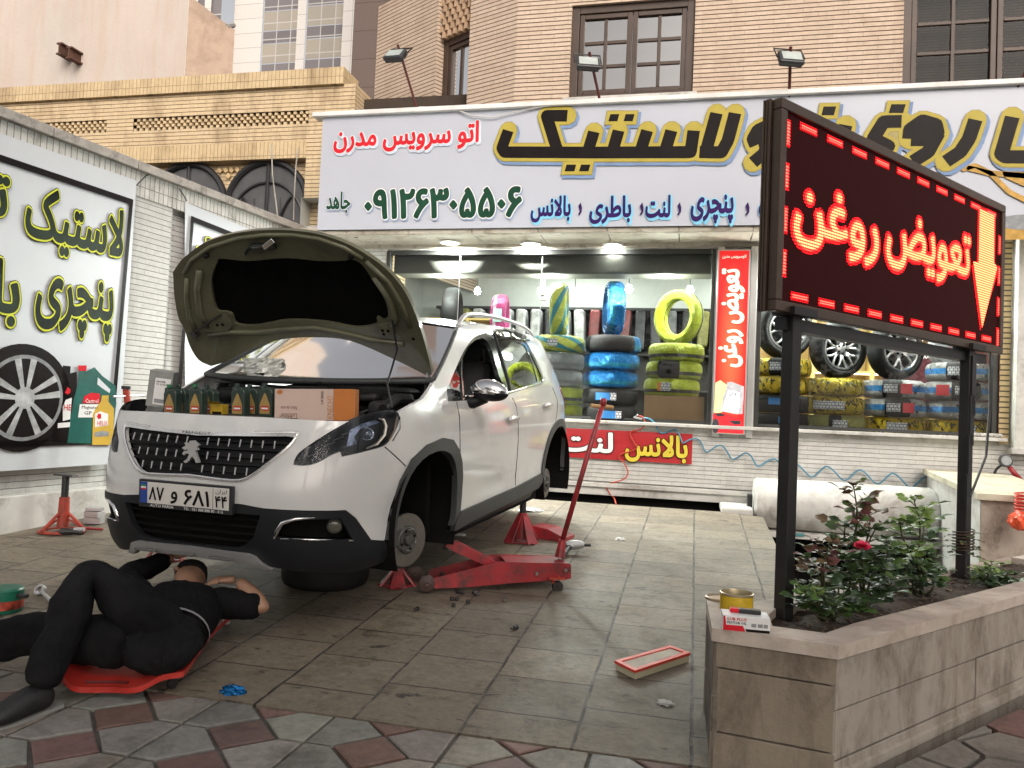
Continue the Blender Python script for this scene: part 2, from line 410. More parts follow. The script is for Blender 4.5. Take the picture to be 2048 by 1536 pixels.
M_pwhite = mat('print_white', (.82, .82, .82), .4, var=.03, spec=.12)
M_pgrey = mat('print_grey', (.28, .29, .30), .4, var=.25, scale=14, spec=.12)
M_pgold = mat('print_gold', (.50, .30, .08), .35, var=.35, scale=9, spec=.12)
M_red = mat('red_enamel', (.33, .020, .028), .42, var=.3, scale=6, dirt=(.085, .030, .028), dscale=9, coat=.1, bmp=.08, bscale=60)
M_rust = mat('orange_red_enamel', (.40, .045, .025), .5, var=.3, dirt=(.12, .04, .03), dscale=10, bmp=.08)
M_rubber = mat('tyre_rubber', (.011, .011, .011), .7, var=.25, bmp=.2, bscale=60, spec=.25)
M_card = mat('brown_card', (.34, .22, .12), .8, var=.08)
M_soil = mat('soil', (.055, .036, .026), .95, var=.5, scale=30, bmp=.9, bscale=55)

# ================================================================== the ground
def slab_mat():
    m, n, l, b = newmat('driveway_slabs')
    uv = coords(n, l, 'UV')
    w = n.new('ShaderNodeTexNoise'); w.inputs['Scale'].default_value = 5; w.inputs['Detail'].default_value = 3; l.new(uv, w.inputs['Vector'])
    va = n.new('ShaderNodeVectorMath'); va.operation = 'MULTIPLY_ADD'; va.inputs[1].default_value = (.02, .02, 0); l.new(w.outputs['Color'], va.inputs[0]); l.new(uv, va.inputs[2])
    t = n.new('ShaderNodeTexBrick'); l.new(va.outputs[0], t.inputs['Vector'])
    t.inputs['Scale'].default_value = 1; t.inputs['Brick Width'].default_value = .36; t.inputs['Row Height'].default_value = .422
    t.inputs['Mortar Size'].default_value = .005; t.inputs['Mortar Smooth'].default_value = .3; t.offset = .37; t.inputs['Bias'].default_value = 0
    t.inputs['Color1'].default_value = rgb((.64, .55, .43)); t.inputs['Color2'].default_value = rgb((.46, .40, .32)); t.inputs['Mortar'].default_value = rgb((.075, .068, .06))
    v = coords(n, l, 'Object')
    def msk(sc, a, b_, top=1.0, det=8, dist=.5, vec=None): return ramp(n, noise_t(n, l, vec or v, sc, det, .72, dist), [(a, (0, 0, 0)), (b_, (top, top, top))], l)
    def mult(c, k, m_): return mixc(n, l, c, mixc(n, l, c, k, 1, 'MULTIPLY'), m_)
    f = noise_t(n, l, v, 26, 8, .75); f2 = noise_t(n, l, v, 2.6, 9, .72, .6)
    c = mixc(n, l, t.outputs['Color'], ramp(n, f, [(.32, (.72, .71, .69)), (.62, (1.10, 1.09, 1.07))], l), 1, 'MULTIPLY')
    c = mult(c, (.74, .73, .71), msk(1.3, .50, .66))
    c = mult(c, (.62, .60, .57), msk(5.5, .53, .66))
    mq = n.new('ShaderNodeMapping'); mq.inputs['Scale'].default_value = (1, 2.8, 1); l.new(v, mq.inputs[0])
    c = mixc(n, l, c, (.055, .048, .042), msk(6.0, .58, .66, .9, 9, .9, mq.outputs[0]))
    c = mixc(n, l, c, (.50, .44, .34), msk(3.7, .60, .74, .6))
    # sandy joints between the slab columns
    sp = n.new('ShaderNodeSeparateXYZ'); l.new(va.outputs[0], sp.inputs[0])
    dv = n.new('ShaderNodeMath'); dv.operation = 'DIVIDE'; dv.inputs[1].default_value = .422; l.new(sp.outputs['Y'], dv.inputs[0])
    fx = n.new('ShaderNodeMath'); fx.operation = 'FRACT'; l.new(dv.outputs[0], fx.inputs[0])
    jm = ramp(n, fx.outputs[0], [(0, (1, 1, 1)), (.012, (1, 1, 1)), (.020, (0, 0, 0)), (.980, (0, 0, 0)), (.988, (1, 1, 1)), (1, (1, 1, 1))], l)
    c = mixc(n, l, c, ramp(n, noise_t(n, l, v, 7, 6, .75), [(.44, (.07, .063, .055)), (.58, (.33, .295, .245))], l), jm)
    # old engine oil under the working bay
    gr = n.new('ShaderNodeMapping'); gr.inputs['Location'].default_value = (1.55, -4.05, -.12); l.new(v, gr.inputs[0])
    g2 = n.new('ShaderNodeMapping'); g2.inputs['Scale'].default_value = (.66, .70, 1); l.new(gr.outputs[0], g2.inputs[0])
    ln = n.new('ShaderNodeVectorMath'); ln.operation = 'LENGTH'; l.new(g2.outputs[0], ln.inputs[0])
    sm = n.new('ShaderNodeMath'); sm.operation = 'MULTIPLY_ADD'; sm.inputs[1].default_value = 1.5; l.new(noise_t(n, l, v, 2.6, 8, .72), sm.inputs[0]); l.new(ln.outputs['Value'], sm.inputs[2])
    c = mixc(n, l, mixc(n, l, c, (.34, .33, .32), 1, 'MULTIPLY'), c, ramp(n, sm.outputs[0], [(1.05, (0, 0, 0)), (1.75, (1, 1, 1))], l))
    l.new(c, b.inputs['Base Color'])
    l.new(ramp(n, f2, [(.35, (.72, .72, .72)), (.7, (.5, .5, .5))], l), b.inputs['Roughness'])
    inv = n.new('ShaderNodeMath'); inv.operation = 'MULTIPLY_ADD'; inv.inputs[1].default_value = -1.2; l.new(t.outputs['Fac'], inv.inputs[0]); l.new(f, inv.inputs[2])
    bump(n, l, b, inv.outputs[0], .55, .012)
    return m
M_slab = slab_mat()
YEND = 8.0
# driveway: gently rising sheet between the left wall and the parking ramp
XR0, XR1, XR2 = .62, .66, .30
b = MB()
dpoly = [(-6.2, YEDGE), (.30, YEDGE), (.52, 3.7), (.665, 5.4), (.66, 7.85), (.30, YEND), (-6.2, YEND)]
vs = [Vector((x, y, dz(y))) for x, y in dpoly]
top = vs; bot = [v - Vector((0, 0, .5)) for v in vs]
nn = len(dpoly)
b.add(top+bot, [tuple(range(nn))]+[(i, (i+1) % nn, nn+(i+1) % nn, nn+i) for i in range(nn)], 0, [(v.y, v.x+1.228+.422*5) for v in top+bot])
o = b.build('driveway', M_slab); tag(o, 'sloping stone slab forecourt stained with oil', 'ground', kind='structure')
# sidewalk of grey five-sided and red square tiles
def tile_mats():
    out = []
    for nm, c in (('grey_tile', (.27, .26, .235)), ('red_tile', (.20, .122, .108))):
        m, n, l, b_ = newmat(nm)
        v = coords(n, l)
        oi = n.new('ShaderNodeVertexColor'); oi.layer_name = 'Tone'
        f = noise_t(n, l, v, 22, 8, .75)
        cc = mixc(n, l, c, oi.outputs['Color'], 1, 'MULTIPLY')
        cc = mixc(n, l, cc, ramp(n, f, [(.3, (.62, .6, .58)), (.7, (1.12, 1.1, 1.08))], l), 1, 'MULTIPLY')
        f2 = noise_t(n, l, v, 3.4, 7, .7, .4)
        cc = mixc(n, l, cc, mixc(n, l, cc, (.42, .40, .38), 1, 'MULTIPLY'), ramp(n, f2, [(.5, (0, 0, 0)), (.72, (1, 1, 1))], l))
        f4 = noise_t(n, l, v, 5.3, 6, .7)
        cc = mixc(n, l, cc, (.30, .27, .23), ramp(n, f4, [(.58, (0, 0, 0)), (.8, (.6, .6, .6))], l))
        l.new(cc, b_.inputs['Base Color']); b_.inputs['Roughness'].default_value = .7
        bump(n, l, b_, f, .35, .006); out.append(m)
    return out
M_tg, M_tr = tile_mats()
M_grout = mat('grout', (.10, .09, .08), .9, var=.4, scale=20, bmp=.5, bscale=60)
def clip_half(poly, a, bb, c):     # keep a*x+b*y<=c
    out = []
    for i in range(len(poly)):
        p, q = poly[i], poly[(i+1) % len(poly)]; dp = a*p[0]+bb*p[1]-c; dq = a*q[0]+bb*q[1]-c
        if dp <= 0: out.append(p)
        if (dp < 0) != (dq < 0) and dp != dq:
            t = dp/(dp-dq); out.append((p[0]+(q[0]-p[0])*t, p[1]+(q[1]-p[1])*t))
    return out
def inset(poly, d):
    n_ = len(poly); cx = sum(p[0] for p in poly)/n_; cy = sum(p[1] for p in poly)/n_; out = poly
    for i in range(n_):
        p, q = poly[i], poly[(i+1) % n_]; ex, ey = q[0]-p[0], q[1]-p[1]; L = math.hypot(ex, ey)
        if L < 1e-6: continue
        a, bb = ey/L, -ex/L
        if a*(cx-p[0])+bb*(cy-p[1]) > 0: a, bb = -a, -bb
        out = clip_half(out, a, bb, a*p[0]+bb*p[1]-d)
        if len(out) < 3: return []
    return out
tb = MB(); tones = []
def tile(poly, mi):
    for clip in ('main',):
        q = clip_half(poly, 0, 1, YEDGE-.005)
        if len(q) < 3: return
        q = inset(q, .007)
        if len(q) < 3: return
        q2 = inset(q, .006)
        if len(q2) != len(q) : q2 = q
        k = .80+.28*random.random(); tn = (k*(1+.08*random.uniform(-1, 1)), k, k*(1+.07*random.uniform(-1, 1)))
        zz = random.uniform(-.002, .002)
        n_ = len(q); f0 = len(tb.f)
        tb.add([(p[0], p[1], -.012) for p in q]+[(p[0], p[1], -.003+zz) for p in q]+[(p[0], p[1], zz) for p in q2],
               [(i, (i+1) % n_, n_+(i+1) % n_, n_+i) for i in range(n_)]+[(n_+i, n_+(i+1) % n_, 2*n_+(i+1) % n_, 2*n_+i) for i in range(n_)]+[tuple(range(2*n_, 3*n_))], mi)
        tones.extend([tn]*(len(tb.f)-f0))
PX, PY, HD = .495, .288, .143
x0, y0 = -1.56, 2.625
for i in range(-5, 9):
    for j in range(-9, 7):
        cx, cy = x0+i*PX, y0+j*PY
        if cy > 3.1 or cy < 1.0: continue
        jit = lambda: random.uniform(-.006, .006)
        tile([(cx-HD, cy+jit()), (cx+jit(), cy-HD), (cx+HD, cy+jit()), (cx, cy+HD)], 1)
        tile([(cx+HD, cy), (cx+PX/2, cy), (cx+PX/2, cy+PY), (cx+HD, cy+PY), (cx+.004, cy+PY/2)], 0)
        tile([(cx-HD, cy), (cx-.004, cy+PY/2), (cx-HD, cy+PY), (cx-PX/2, cy+PY), (cx-PX/2, cy)], 0)
so_ = tb.build('sidewalk', [M_tg, M_tr], fixn=True)
ca = so_.data.color_attributes.new('Tone', 'FLOAT_COLOR', 'CORNER')
for p, tn in zip(so_.data.polygons, tones):
    for li in p.loop_indices: ca.data[li].color = (tn[0], tn[1], tn[2], 1)
tag(so_, 'pavement of grey five-sided tiles and red square tiles', 'pavement', kind='structure')
b = MB(); b.quad((-60, -30, -.012), (60, -30, -.012), (60, YEDGE, -.012), (-60, YEDGE, -.012)); b.quad((-60, YEDGE, -.6), (60, YEDGE, -.6), (60, 120, -.6), (-60, 120, -.6))
tag(b.build('ground', M_grout), 'dark ground below and beyond the paving', 'ground', kind='structure')
# pavement to the right of the planter rises as irregular flagstones
b = MB(); tn2 = []
random.seed(11)
pts = []
for i in range(14):
    for j in range(16):
        pts.append((.62+i*.30+random.uniform(-.1, .1)+(.15 if j % 2 else 0), 2.2+j*.27+random.uniform(-.09, .09)))
def voro(pts, box):
    out = []
    for a in pts:
        poly = [(box[0], box[1]), (box[2], box[1]), (box[2], box[3]), (box[0], box[3])]
        for c in pts:
            if c is a or abs(c[0]-a[0])+abs(c[1]-a[1]) > 1.4: continue
            mx, my = (a[0]+c[0])/2, (a[1]+c[1])/2; dx, dy = c[0]-a[0], c[1]-a[1]
            poly = clip_half(poly, dx, dy, dx*mx+dy*my)
            if len(poly) < 3: break
        if len(poly) >= 3: out.append(poly)
    return out
tb = b; tones = tn2
def tile2(poly, mi, z):
    # keep right of the planter's street side
    a = Vector((.485, 2.81)); d = Vector((.64, .77)).normalized(); nx, ny = -d.y, d.x
    q = clip_half(poly, nx, ny, nx*a.x+ny*a.y-.05)
    if len(q) < 3: return
    q = inset(q, .012)
    if len(q) < 3: return
    k = .7+.5*random.random(); n_ = len(q); f0 = len(b.f)
    b.add([(p[0], p[1], z-.02) for p in q]+[(p[0], p[1], z) for p in q], [(i, (i+1) % n_, n_+(i+1) % n_, n_+i) for i in range(n_)]+[tuple(range(n_, 2*n_))], mi)
    tn2.extend([(k, k, k)]*(len(b.f)-f0))
for p in voro(pts, (.3, 2.0, 4.6, 6.6)): tile2(p, 1 if random.random() < .28 else 0, .045)
o = b.build('side_pavement', [M_tg, M_tr]); ca = o.data.color_attributes.new('Tone', 'FLOAT_COLOR', 'CORNER')
for p, tn in zip(o.data.polygons, tn2):
    for li in p.loop_indices: ca.data[li].color = (tn[0], tn[1], tn[2], 1)
tag(o, 'irregular grey and red flagstones beside the planter', 'pavement', kind='structure')
b = MB(); a = Vector((.44, 2.60, .03)); d = Vector((.64, .77, 0)).normalized(); nn_ = Vector((d.y, -d.x, 0))
b.quad(a, a+d*6, a+d*6+nn_*4, a+nn_*4); tag(b.build('side_pavement_bed', M_grout), 'dark mortar bed of the flagstones', 'ground', kind='structure')

# ================================================================== helper for brick walls (u along, v up, uv in metres)
def wall_panel(mb, O, U, w, z0, z1, mi=0, holes=(), V=(0, 0, 1), uo=0):
    """rectangular wall O + U*u, z0..z1 with rectangular holes (u0, z0, u1, z1)"""
    O = Vector(O); U = Vector(U).normalized(); V = Vector(V)
    us = sorted({0, w, *[h[0] for h in holes], *[h[2] for h in holes]}); zs = sorted({z0, z1, *[h[1] for h in holes], *[h[3] for h in holes]})
    for i in range(len(us)-1):
        for j in range(len(zs)-1):
            u, z = (us[i]+us[i+1])/2, (zs[j]+zs[j+1])/2
            if any(h[0] < u < h[2] and h[1] < z < h[3] for h in holes): continue
            q = [(us[i], zs[j]), (us[i+1], zs[j]), (us[i+1], zs[j+1]), (us[i], zs[j+1])]
            mb.quad(*[O+U*p[0]+V*p[1] for p in q], mi=mi, uv=[(p[0]+uo, p[1]) for p in q])
# ================================================================== left white brick wall with two banners
WD = Vector((.13, 1, 0)).normalized(); WN = Vector((WD.y, -WD.x, 0)); WP = Vector((-5.06, 4.96, 0))
def WL(x, y): return onP(x, y, WP, WN)
def WU(p): return (p-WP).dot(WD)
def wl(x, y): p = WL(x, y); return WU(p), p.z
zt = (wl(0, 215)[1]+wl(560, 438)[1])/2
WTOP = zt
O_w = WP - WD*4.0
t = thing('brick_wall', 'long white painted brick garden wall with stone coping left of the car', 'wall', tuple(O_w))
b = MB(); wlen = 4.0+3.55
up0 = wl(268, 400)[0]+4.0; up1 = wl(345, 420)[0]+4.0
wall_panel(b, O_w - WN*.06, WD, wlen, -.1, zt-.30)
wall_panel(b, O_w-WN*.06+WD*wlen, -WN, .3, -.1, zt-.30)
b.build('wall_face', M_whitebrick, t, fixn=False)
b = MB()
wall_panel(b, O_w+WD*up0, WD, up1-up0, -.1, zt-.30)
wall_panel(b, O_w+WD*up0-WN*.06, WN, .06, -.1, zt-.30); wall_panel(b, O_w+WD*up1, -WN, .06, -.1, zt-.30)
b.build('pier', M_whitebrick, t, fixn=False)
b = MB(); wall_panel(b, O_w+WN*.015, WD, wlen, zt-.30, zt-.08); b.quad(O_w-WN*.06+Vector((0, 0, zt-.30)), O_w+WN*.015+Vector((0, 0, zt-.30)), O_w+WN*.015+WD*wlen+Vector((0, 0, zt-.30)), O_w-WN*.06+WD*wlen+Vector((0, 0, zt-.30)))
b.build('soldier_course', M_whitesol, t, fixn=False)
b = MB()
nseg = 9
for i in range(nseg):
    u = wlen*(i+.5)/nseg
    b.box(O_w+WD*u-WN*.10+Vector((0, 0, zt-.04)), (.34, wlen/nseg-.008, .08), Matrix.Rotation(-math.atan2(.13, 1), 3, 'Z'), bev=.008)
b.build('coping', M_coping, t)
b = MB()
b.box(O_w+WD*wlen/2+WN*.02+Vector((0, 0, .1)), (.10, wlen, .62), Matrix.Rotation(-math.atan2(.13, 1), 3, 'Z'), bev=.01)
b.build('plinth', M_dirtywhite, t)

def cloth(name, label, cat, P2, Nv, corners, nu, nv, mt, wob, off, thick=.004):
    """sheet between four corners (bl, br, tr, tl) in a plane, lightly wavy"""
    bl, br, tr, tl = [Vector(c) for c in corners]; b = MB(); vs = []; fs = []
    for j in range(nv+1):
        for i in range(nu+1):
            u, v = i/nu, j/nv
            p = (bl*(1-u)+br*u)*(1-v)+(tl*(1-u)+tr*u)*v
            w = mnoise.noise(Vector((u*5, v*3+17, off*10)))*wob
            vs.append(p+Nv*(off+w))
    for j in range(nv):
        for i in range(nu): a = j*(nu+1)+i; fs.append((a, a+1, a+nu+2, a+nu+1))
    b.add(vs, fs); return b, vs
WFR = (WP, WD, Vector((0, 0, 1)), WN)
def wpoly(pts, sx=1, ox=0, oy=0): return [wl(ox+p[0]/sx, oy+p[1]/sx) for p in pts]
B1 = .07
t = thing('vinyl_banner', 'grey-white vinyl banner with black border, wheel and oil bottle prints on the left wall', 'banner', tuple(WL(120, 900)), group='banners on the left wall')
u1t, z1t = wl(263, 362); u1b, z1b = wl(226, 926); u0 = -3.6; ztl = wl(0, 283)[1]; zbl = wl(0, 950)[1]
cs = [WP+WD*u0+Vector((0, 0, zbl)), WP+WD*u1b+Vector((0, 0, z1b)), WP+WD*u1t+Vector((0, 0, z1t)), WP+WD*u0+Vector((0, 0, ztl))]
b, _ = cloth('', '', '', None, WN, cs, 60, 30, None, .006, B1-.012)
b.build('vinyl_sheet', M_vinylgrey, t, smooth=True)
ub, zb_ = wl(212, 886); ua, za = wl(254, 400)
zl_t = wl(0, 312)[1]; zl_b = wl(0, 903)[1]; bw = .05
u_l = u0+.2
lay('border', union2d([[(u_l, zl_b), (ub, zb_), (ub, zb_+bw), (u_l, zl_b+bw)], [(u_l, zl_t-bw), (ua, za-bw), (ua, za), (u_l, zl_t)], [(ub-bw*.8, zb_), (ub, zb_), (ua, za), (ua-bw*.8, za)]]), WFR, M_pblack, B1+.002, t)
LT = [(.0, M_pkgreen, B1+.006, 0, 0), (.040, M_plime, B1+.004, 0, 0), (.062, M_pblack, B1+.002, 0, 0)]
def wbox(x0, yb, x1, yt, xb=None, xt=None):
    return (wl(x0, (yb+yt)/2)[0], wl(xb or x0, yb)[1], wl(x1, (yb+yt)/2)[0], wl(xt or x0, yt)[1])
LB = [(.030, M_pkgreen, B1+.006, 0, 0), (.058, M_plime, B1+.004, 0, 0), (.072, M_pblack, B1+.002, 0, 0)]
write('lettering', 'لاستیک', wbox(36, 512, 236, 380, 105, 100), WFR, LB, t)
write('lettering', 'پنچری', wbox(56, 684, 213, 566, 200, 200), WFR, LB, t)
bx = wbox(2, 660, 26, 520, 12, 5); write('lettering', 'باطری', (bx[2]-1.0, bx[1], bx[2], bx[3]), WFR, LB, t)
bx = wbox(-120, 440, 0, 318, 0, 0); write('lettering', 'تعویض', (bx[2]-1.1, bx[1], bx[2]+.02, bx[3]), WFR, LB, t)
# wheel print
cu, cz = wl(33, 795); rz = (wl(60, 690)[1]-wl(60, 902)[1])/2
def disc(cu, cz, r, n=40): return [(cu+r*math.cos(2*math.pi*k/n), cz+r*math.sin(2*math.pi*k/n)) for k in range(n)]
lay('wheel_print', union2d([disc(cu, cz, rz)]), WFR, M_pblack, B1+.002, t)
lay('wheel_print', union2d([disc(cu+.01, cz, rz*.80)]), WFR, M_pgrey, B1+.004, t)
lay('wheel_print', union2d([disc(cu+.01, cz, rz*.73)]), WFR, M_pblack, B1+.0055, t)
sp = []
for k in range(5):
    a = k*2*math.pi/5+.35
    for s_ in (-.22, .22):
        sp.append([(cu+.01+rz*r_*math.cos(a+w_), cz+rz*r_*math.sin(a+w_)) for r_, w_ in ((.12, s_*1.5-.3), (.12, s_*1.5+.3), (.74, s_+.09), (.74, s_-.09))])
lay('wheel_print', union2d(sp+[disc(cu+.01, cz, rz*.2)]), WFR, mat('print_chrome', (.40, .41, .42), .35, var=.5, scale=9), B1+.007, t)
R1 = dict(sx=2.845, ox=0, oy=560)
def bprint(pts, mt, d): lay('bottle_print', union2d([wpoly(pts, **R1)]), WFR, mt, B1+d, t)
bprint([(255, 915), (275, 760), (310, 600), (330, 570), (315, 550), (320, 485), (365, 490), (362, 530), (400, 520), (400, 600), (370, 750), (350, 925)], M_pblack, .002)
bprint([(345, 925), (360, 800), (380, 680), (405, 590), (410, 510), (405, 485), (455, 485), (450, 520), (500, 495), (545, 545), (620, 600), (625, 700), (600, 900), (580, 930)], mat('print_bottle_green', (.01, .10, .085), .35, var=.3), .004)
bprint([(405, 485), (455, 485), (452, 516), (408, 516)], M_pred, .006)
bprint([(518, 552), (590, 622), (585, 642), (540, 612), (515, 592)], M_vinylgrey, .006)
bprint([(432, 700), (440, 660), (480, 640), (530, 645), (530, 700)], M_pred, .006)
bprint([(415, 705), (525, 705), (520, 780), (405, 780)], M_pwhite, .006)
bprint([(318, 720), (335, 680), (370, 668), (360, 790), (318, 800)], M_pwhite, .0055)
bprint([(330, 640), (345, 608), (362, 620), (360, 640), (345, 650)], M_pred, .0055)
bprint([(290, 812), (360, 806), (358, 834), (288, 840)], M_pwhite, .0055)
bprint([(485, 935), (490, 760), (510, 720), (535, 690), (540, 655), (580, 655), (578, 690), (610, 730), (605, 935)], mat('print_bottle_yellow', (.56, .36, .05), .35, var=.15), .008)
bprint([(500, 760), (530, 745), (575, 760), (575, 825), (500, 835)], M_pwhite, .0095)
bprint([(510, 775), (520, 755), (535, 762), (535, 785), (520, 790)], M_pred, .011)
bprint([(497, 865), (545, 855), (580, 862), (578, 885), (500, 890)], M_pgrey, .0095)
def wtext(s, x0, yb, x1, yt, mt, d): write('print_lettering', s, (*wl(x0/2.845, 560+yb/2.845), *wl(x1/2.845, 560+yt/2.845)), WFR, [(0, mt, B1+d, 0, 0)], t, fa=False, res=1)
wtext('HELIX', 512, 825, 572, 800, M_pred, .0115); wtext('HE', 322, 740, 368, 706, M_pred, .0075); wtext('Magnatec', 425, 736, 520, 714, M_pblack, .008); wtext('GP', 438, 764, 485, 744, M_pblack, .008); wtext('Castrol', 445, 696, 520, 676, M_pwhite, .008)
# second banner, further along
t = thing('vinyl_banner', 'grey-white vinyl banner with lime lettering hanging behind the open bonnet', 'banner', tuple(WL(420, 760)), group='banners on the left wall')
ua, za = wl(366, 404); ub2, zb2 = wl(368, 800); ue = ua+3.2
cs = [WP+WD*ub2+Vector((0, 0, zb2-.2)), WP+WD*ue+Vector((0, 0, zb2-.2)), WP+WD*ue+Vector((0, 0, za-.15)), WP+WD*ua+Vector((0, 0, za))]
b, _ = cloth('', '', '', None, WN, cs, 30, 20, None, .012, .025); b.build('vinyl_sheet', M_vinylgrey, t, smooth=True)
b2u, b2z = wl(375, 432)
lay('border', union2d([[(b2u, b2z-.05), (ue-.1, b2z-.18), (ue-.1, b2z-.13), (b2u, b2z)], [(b2u-.05, zb2), (b2u, zb2), (b2u+.04, b2z), (b2u, b2z)]]), WFR, M_pblack, .045, t)
write('lettering', 'تعویض روغن', (b2u+.08, wl(400, 500)[1]-.15, ue-.3, wl(400, 462)[1]), WFR, [(.022, M_pkgreen, .050, 0, 0), (.05, M_plime, .048, 0, 0), (.066, M_pblack, .046, 0, 0)], t)
# cords that tie the banners to the wall
for pts in ([(262, 375), (285, 352), (300, 346)], [(367, 402), (360, 390), (352, 378)]):
    b = MB(); b.tube([WL(*p)+WN*.04 for p in pts], .006, 5)
    tag(b.build('tie_cord', M_black), 'black cord tying the %s banner corner to the wall' % ('wheel print' if pts[0][0] < 300 else 'half hidden'), 'cord')

# ================================================================== yellow brick building with arched windows
YA = 8.95
def pY(x, y, Y): p = onY(x, y, Y); return p.x, p.z
XR = pY(632, 300, YA)[0]; XL = -14.0
ztop = pY(640, 152, YA)[1]
t = thing('yellow_building', 'yellow brick building with black arched windows behind the white wall', 'building', (-7, YA, 0))
h1 = (pY(267, 250, YA)[0], pY(440, 255, YA)[1], pY(617, 240, YA)[0], pY(440, 229, YA)[1]); h2 = (pY(60, 257, YA)[0], h1[1], pY(214, 240, YA)[0], h1[3])
rx1, rz1 = pY(612, 316, YA); rx0 = -9.4
XC = pY(712, 160, YA)[0]
def Hh(h): return (h[0]-XL, h[1], h[2]-XL, h[3])
b = MB(); wall_panel(b, (XL, YA, 0), (1, 0, 0), XC-XL, 0, ztop-.12, holes=[Hh(h1), Hh(h2), (rx0-XL, 0, rx1-XL, rz1)])
wall_panel(b, (XC, YA, 0), (0, 1, 0), 2.0, 2.5, ztop-.12)
b.build('wall', M_yelbrick, t, fixn=False)
b = MB(); wall_panel(b, (XL, YA-.05, 0), (1, 0, 0), XC-XL-.15, ztop-.13, ztop+.08); b.quad((XL, YA-.05, ztop+.08), (XC-.15, YA-.05, ztop+.08), (XC-.15, YA+.4, ztop+.08), (XL, YA+.4, ztop+.08)); b.quad((XL, YA-.05, ztop-.13), (XC-.15, YA-.05, ztop-.13), (XC-.15, YA+.0, ztop-.13), (XL, YA+.0, ztop-.13)); wall_panel(b, (XC-.15, YA-.05, 0), (0, 1, 0), .45, ztop-.13, ztop+.08)
b.build('cornice', M_solbrick, t, fixn=False)
b = MB(); wall_panel(b, (rx0, YA-.015, 0), (1, 0, 0), rx1-rx0, rz1, rz1+.22); b.build('lintel', M_solbrick, t, fixn=False)
# openwork panels: staggered headers in front of a dark sheet painted for the shade
for h in (h1, h2):
    b = MB(); rows = 4; hh = (h[3]-h[1])/rows
    cols = int((h[2]-h[0])/.085)
    for r_ in range(rows):
        for c_ in range(cols):
            u = h[0]+(c_+.25+(.5 if r_ % 2 else 0))*(h[2]-h[0])/cols
            b.box((min(u, h[2]-.03), YA+.06, h[1]+hh*(r_+.5)), (.042, .10, hh*.80))
    o = b.build('openwork_panel', mat('openwork_brick', (.60, .46, .28), .85, var=.2), t)
b = MB(); b.box((-7, YA+.28, (h1[1]+h1[3])/2), (10, .02, .6)); b.build('openwork_shade_sheet', mat('openwork_shade', (.05, .035, .025), .9), t)  # brick tone darkened to paint the shade in the gaps
# recess with arches
b = MB(); wall_panel(b, (rx0, YA+.13, 0), (1, 0, 0), rx1-rx0+.1, 0, rz1+.05); b.build('recess_wall', M_yelbrick, t, fixn=False)
b = MB(); wall_panel(b, (rx1, YA, 0), (0, 1, 0), .13, 0, rz1); b.quad((rx0, YA, rz1), (rx1, YA, rz1), (rx1, YA+.13, rz1), (rx0, YA+.13, rz1), uv=[(0, 0), (3, 0), (3, .3), (0, .3)]); b.build('reveal', M_yelbrick, t, fixn=False)
yb = YA+.10
c2 = pY(534, 412, yb); r2 = (pY(534, 412, yb)[0]-pY(455, 412, yb)[0]); c1 = (pY(375, 412, yb)[0], c2[1])
M_archpane = mat('arch_pane', (.085, .085, .088), .25, var=.25, scale=3)
for (cx, cz) in (c2, c1, (2*c1[0]-c2[0], c2[1])):
    b = MB(); poly = [(cx-r2, cz-2.0), (cx+r2, cz-2.0)]+[(cx+r2*math.cos(a), cz+r2*math.sin(a)) for a in np.linspace(0, math.pi, 24)]
    b.prism(poly, (0, yb+.01, 0), (1, 0, 0), (0, 0, 1), (0, -1, 0), .01)
    w = b.build('arched_window', M_archpane, t)
    b = MB(); b.tube([(cx-r2, yb-.02, cz-2)]+[(cx+r2*math.cos(a), yb-.02, cz+r2*math.sin(a)) for a in np.linspace(math.pi, 0, 24)]+[(cx+r2, yb-.02, cz-2)], .04, 6)
    b.tube([(cx, yb-.02, cz-2), (cx, yb-.02, cz+r2)], .022, 6)
    for s_ in (-1, 1):
        b.tube([(cx+s_*(r2*.05+r2*.95*math.sin(a)), yb-.02, cz-.55*r2+ (r2*1.25)*(math.cos(a))-.1) for a in np.linspace(.0, 1.5, 12)], .018, 5)
        b.tube([(cx+s_*r2*(1-.75*math.sin(a)), yb-.02, cz-1.0*r2+r2*1.55*math.cos(a)*.9) for a in np.linspace(.55, 1.5, 10)], .018, 5)
    for zz in (cz-.75,): b.tube([(cx-r2, yb-.02, zz), (cx+r2, yb-.02, zz)], .022, 6)
    for k in (-.66, -.33, .33, .66): b.tube([(cx+k*r2, yb-.015, cz-2), (cx+k*r2, yb-.015, cz+.1)], .008, 5)
    b.build('window_frame', M_black, w)
# diagonal brick lattice between the arches
b = MB(); mx = (c1[0]+c2[0])/2
for i in range(-5, 6):
    for j in range(-2, 7):
        x = mx+i*.085+(.042 if j % 2 else 0); z = c2[1]+r2*.45+j*.075
        if all((x-c[0])**2+(z-c[1])**2 > (r2+.09)**2 for c in (c1, c2)) and z < rz1-.06: b.box((x, YA+.115, z), (.06, .05, .05), Matrix.Rotation(R(45), 3, 'Y'))
b.build('brick_lattice', mat('lattice_brick', (.58, .42, .23), .85, var=.15), t)
# two thin wires down the arch front
for x_, pp in ((543, [(543, 290), (545, 350), (552, 405), (556, 440)]), (597, [(597, 296), (592, 330), (588, 400), (587, 440)])):
    b = MB(); b.tube([onY(*p, YA-.06) for p in pp], .008, 5); tag(b.build('hanging_wire', M_concrete), 'thin pale wire hanging %s on the yellow brick front' % ('down the middle of the arch' if x_ < 560 else 'beside the brick corner'), 'wire')

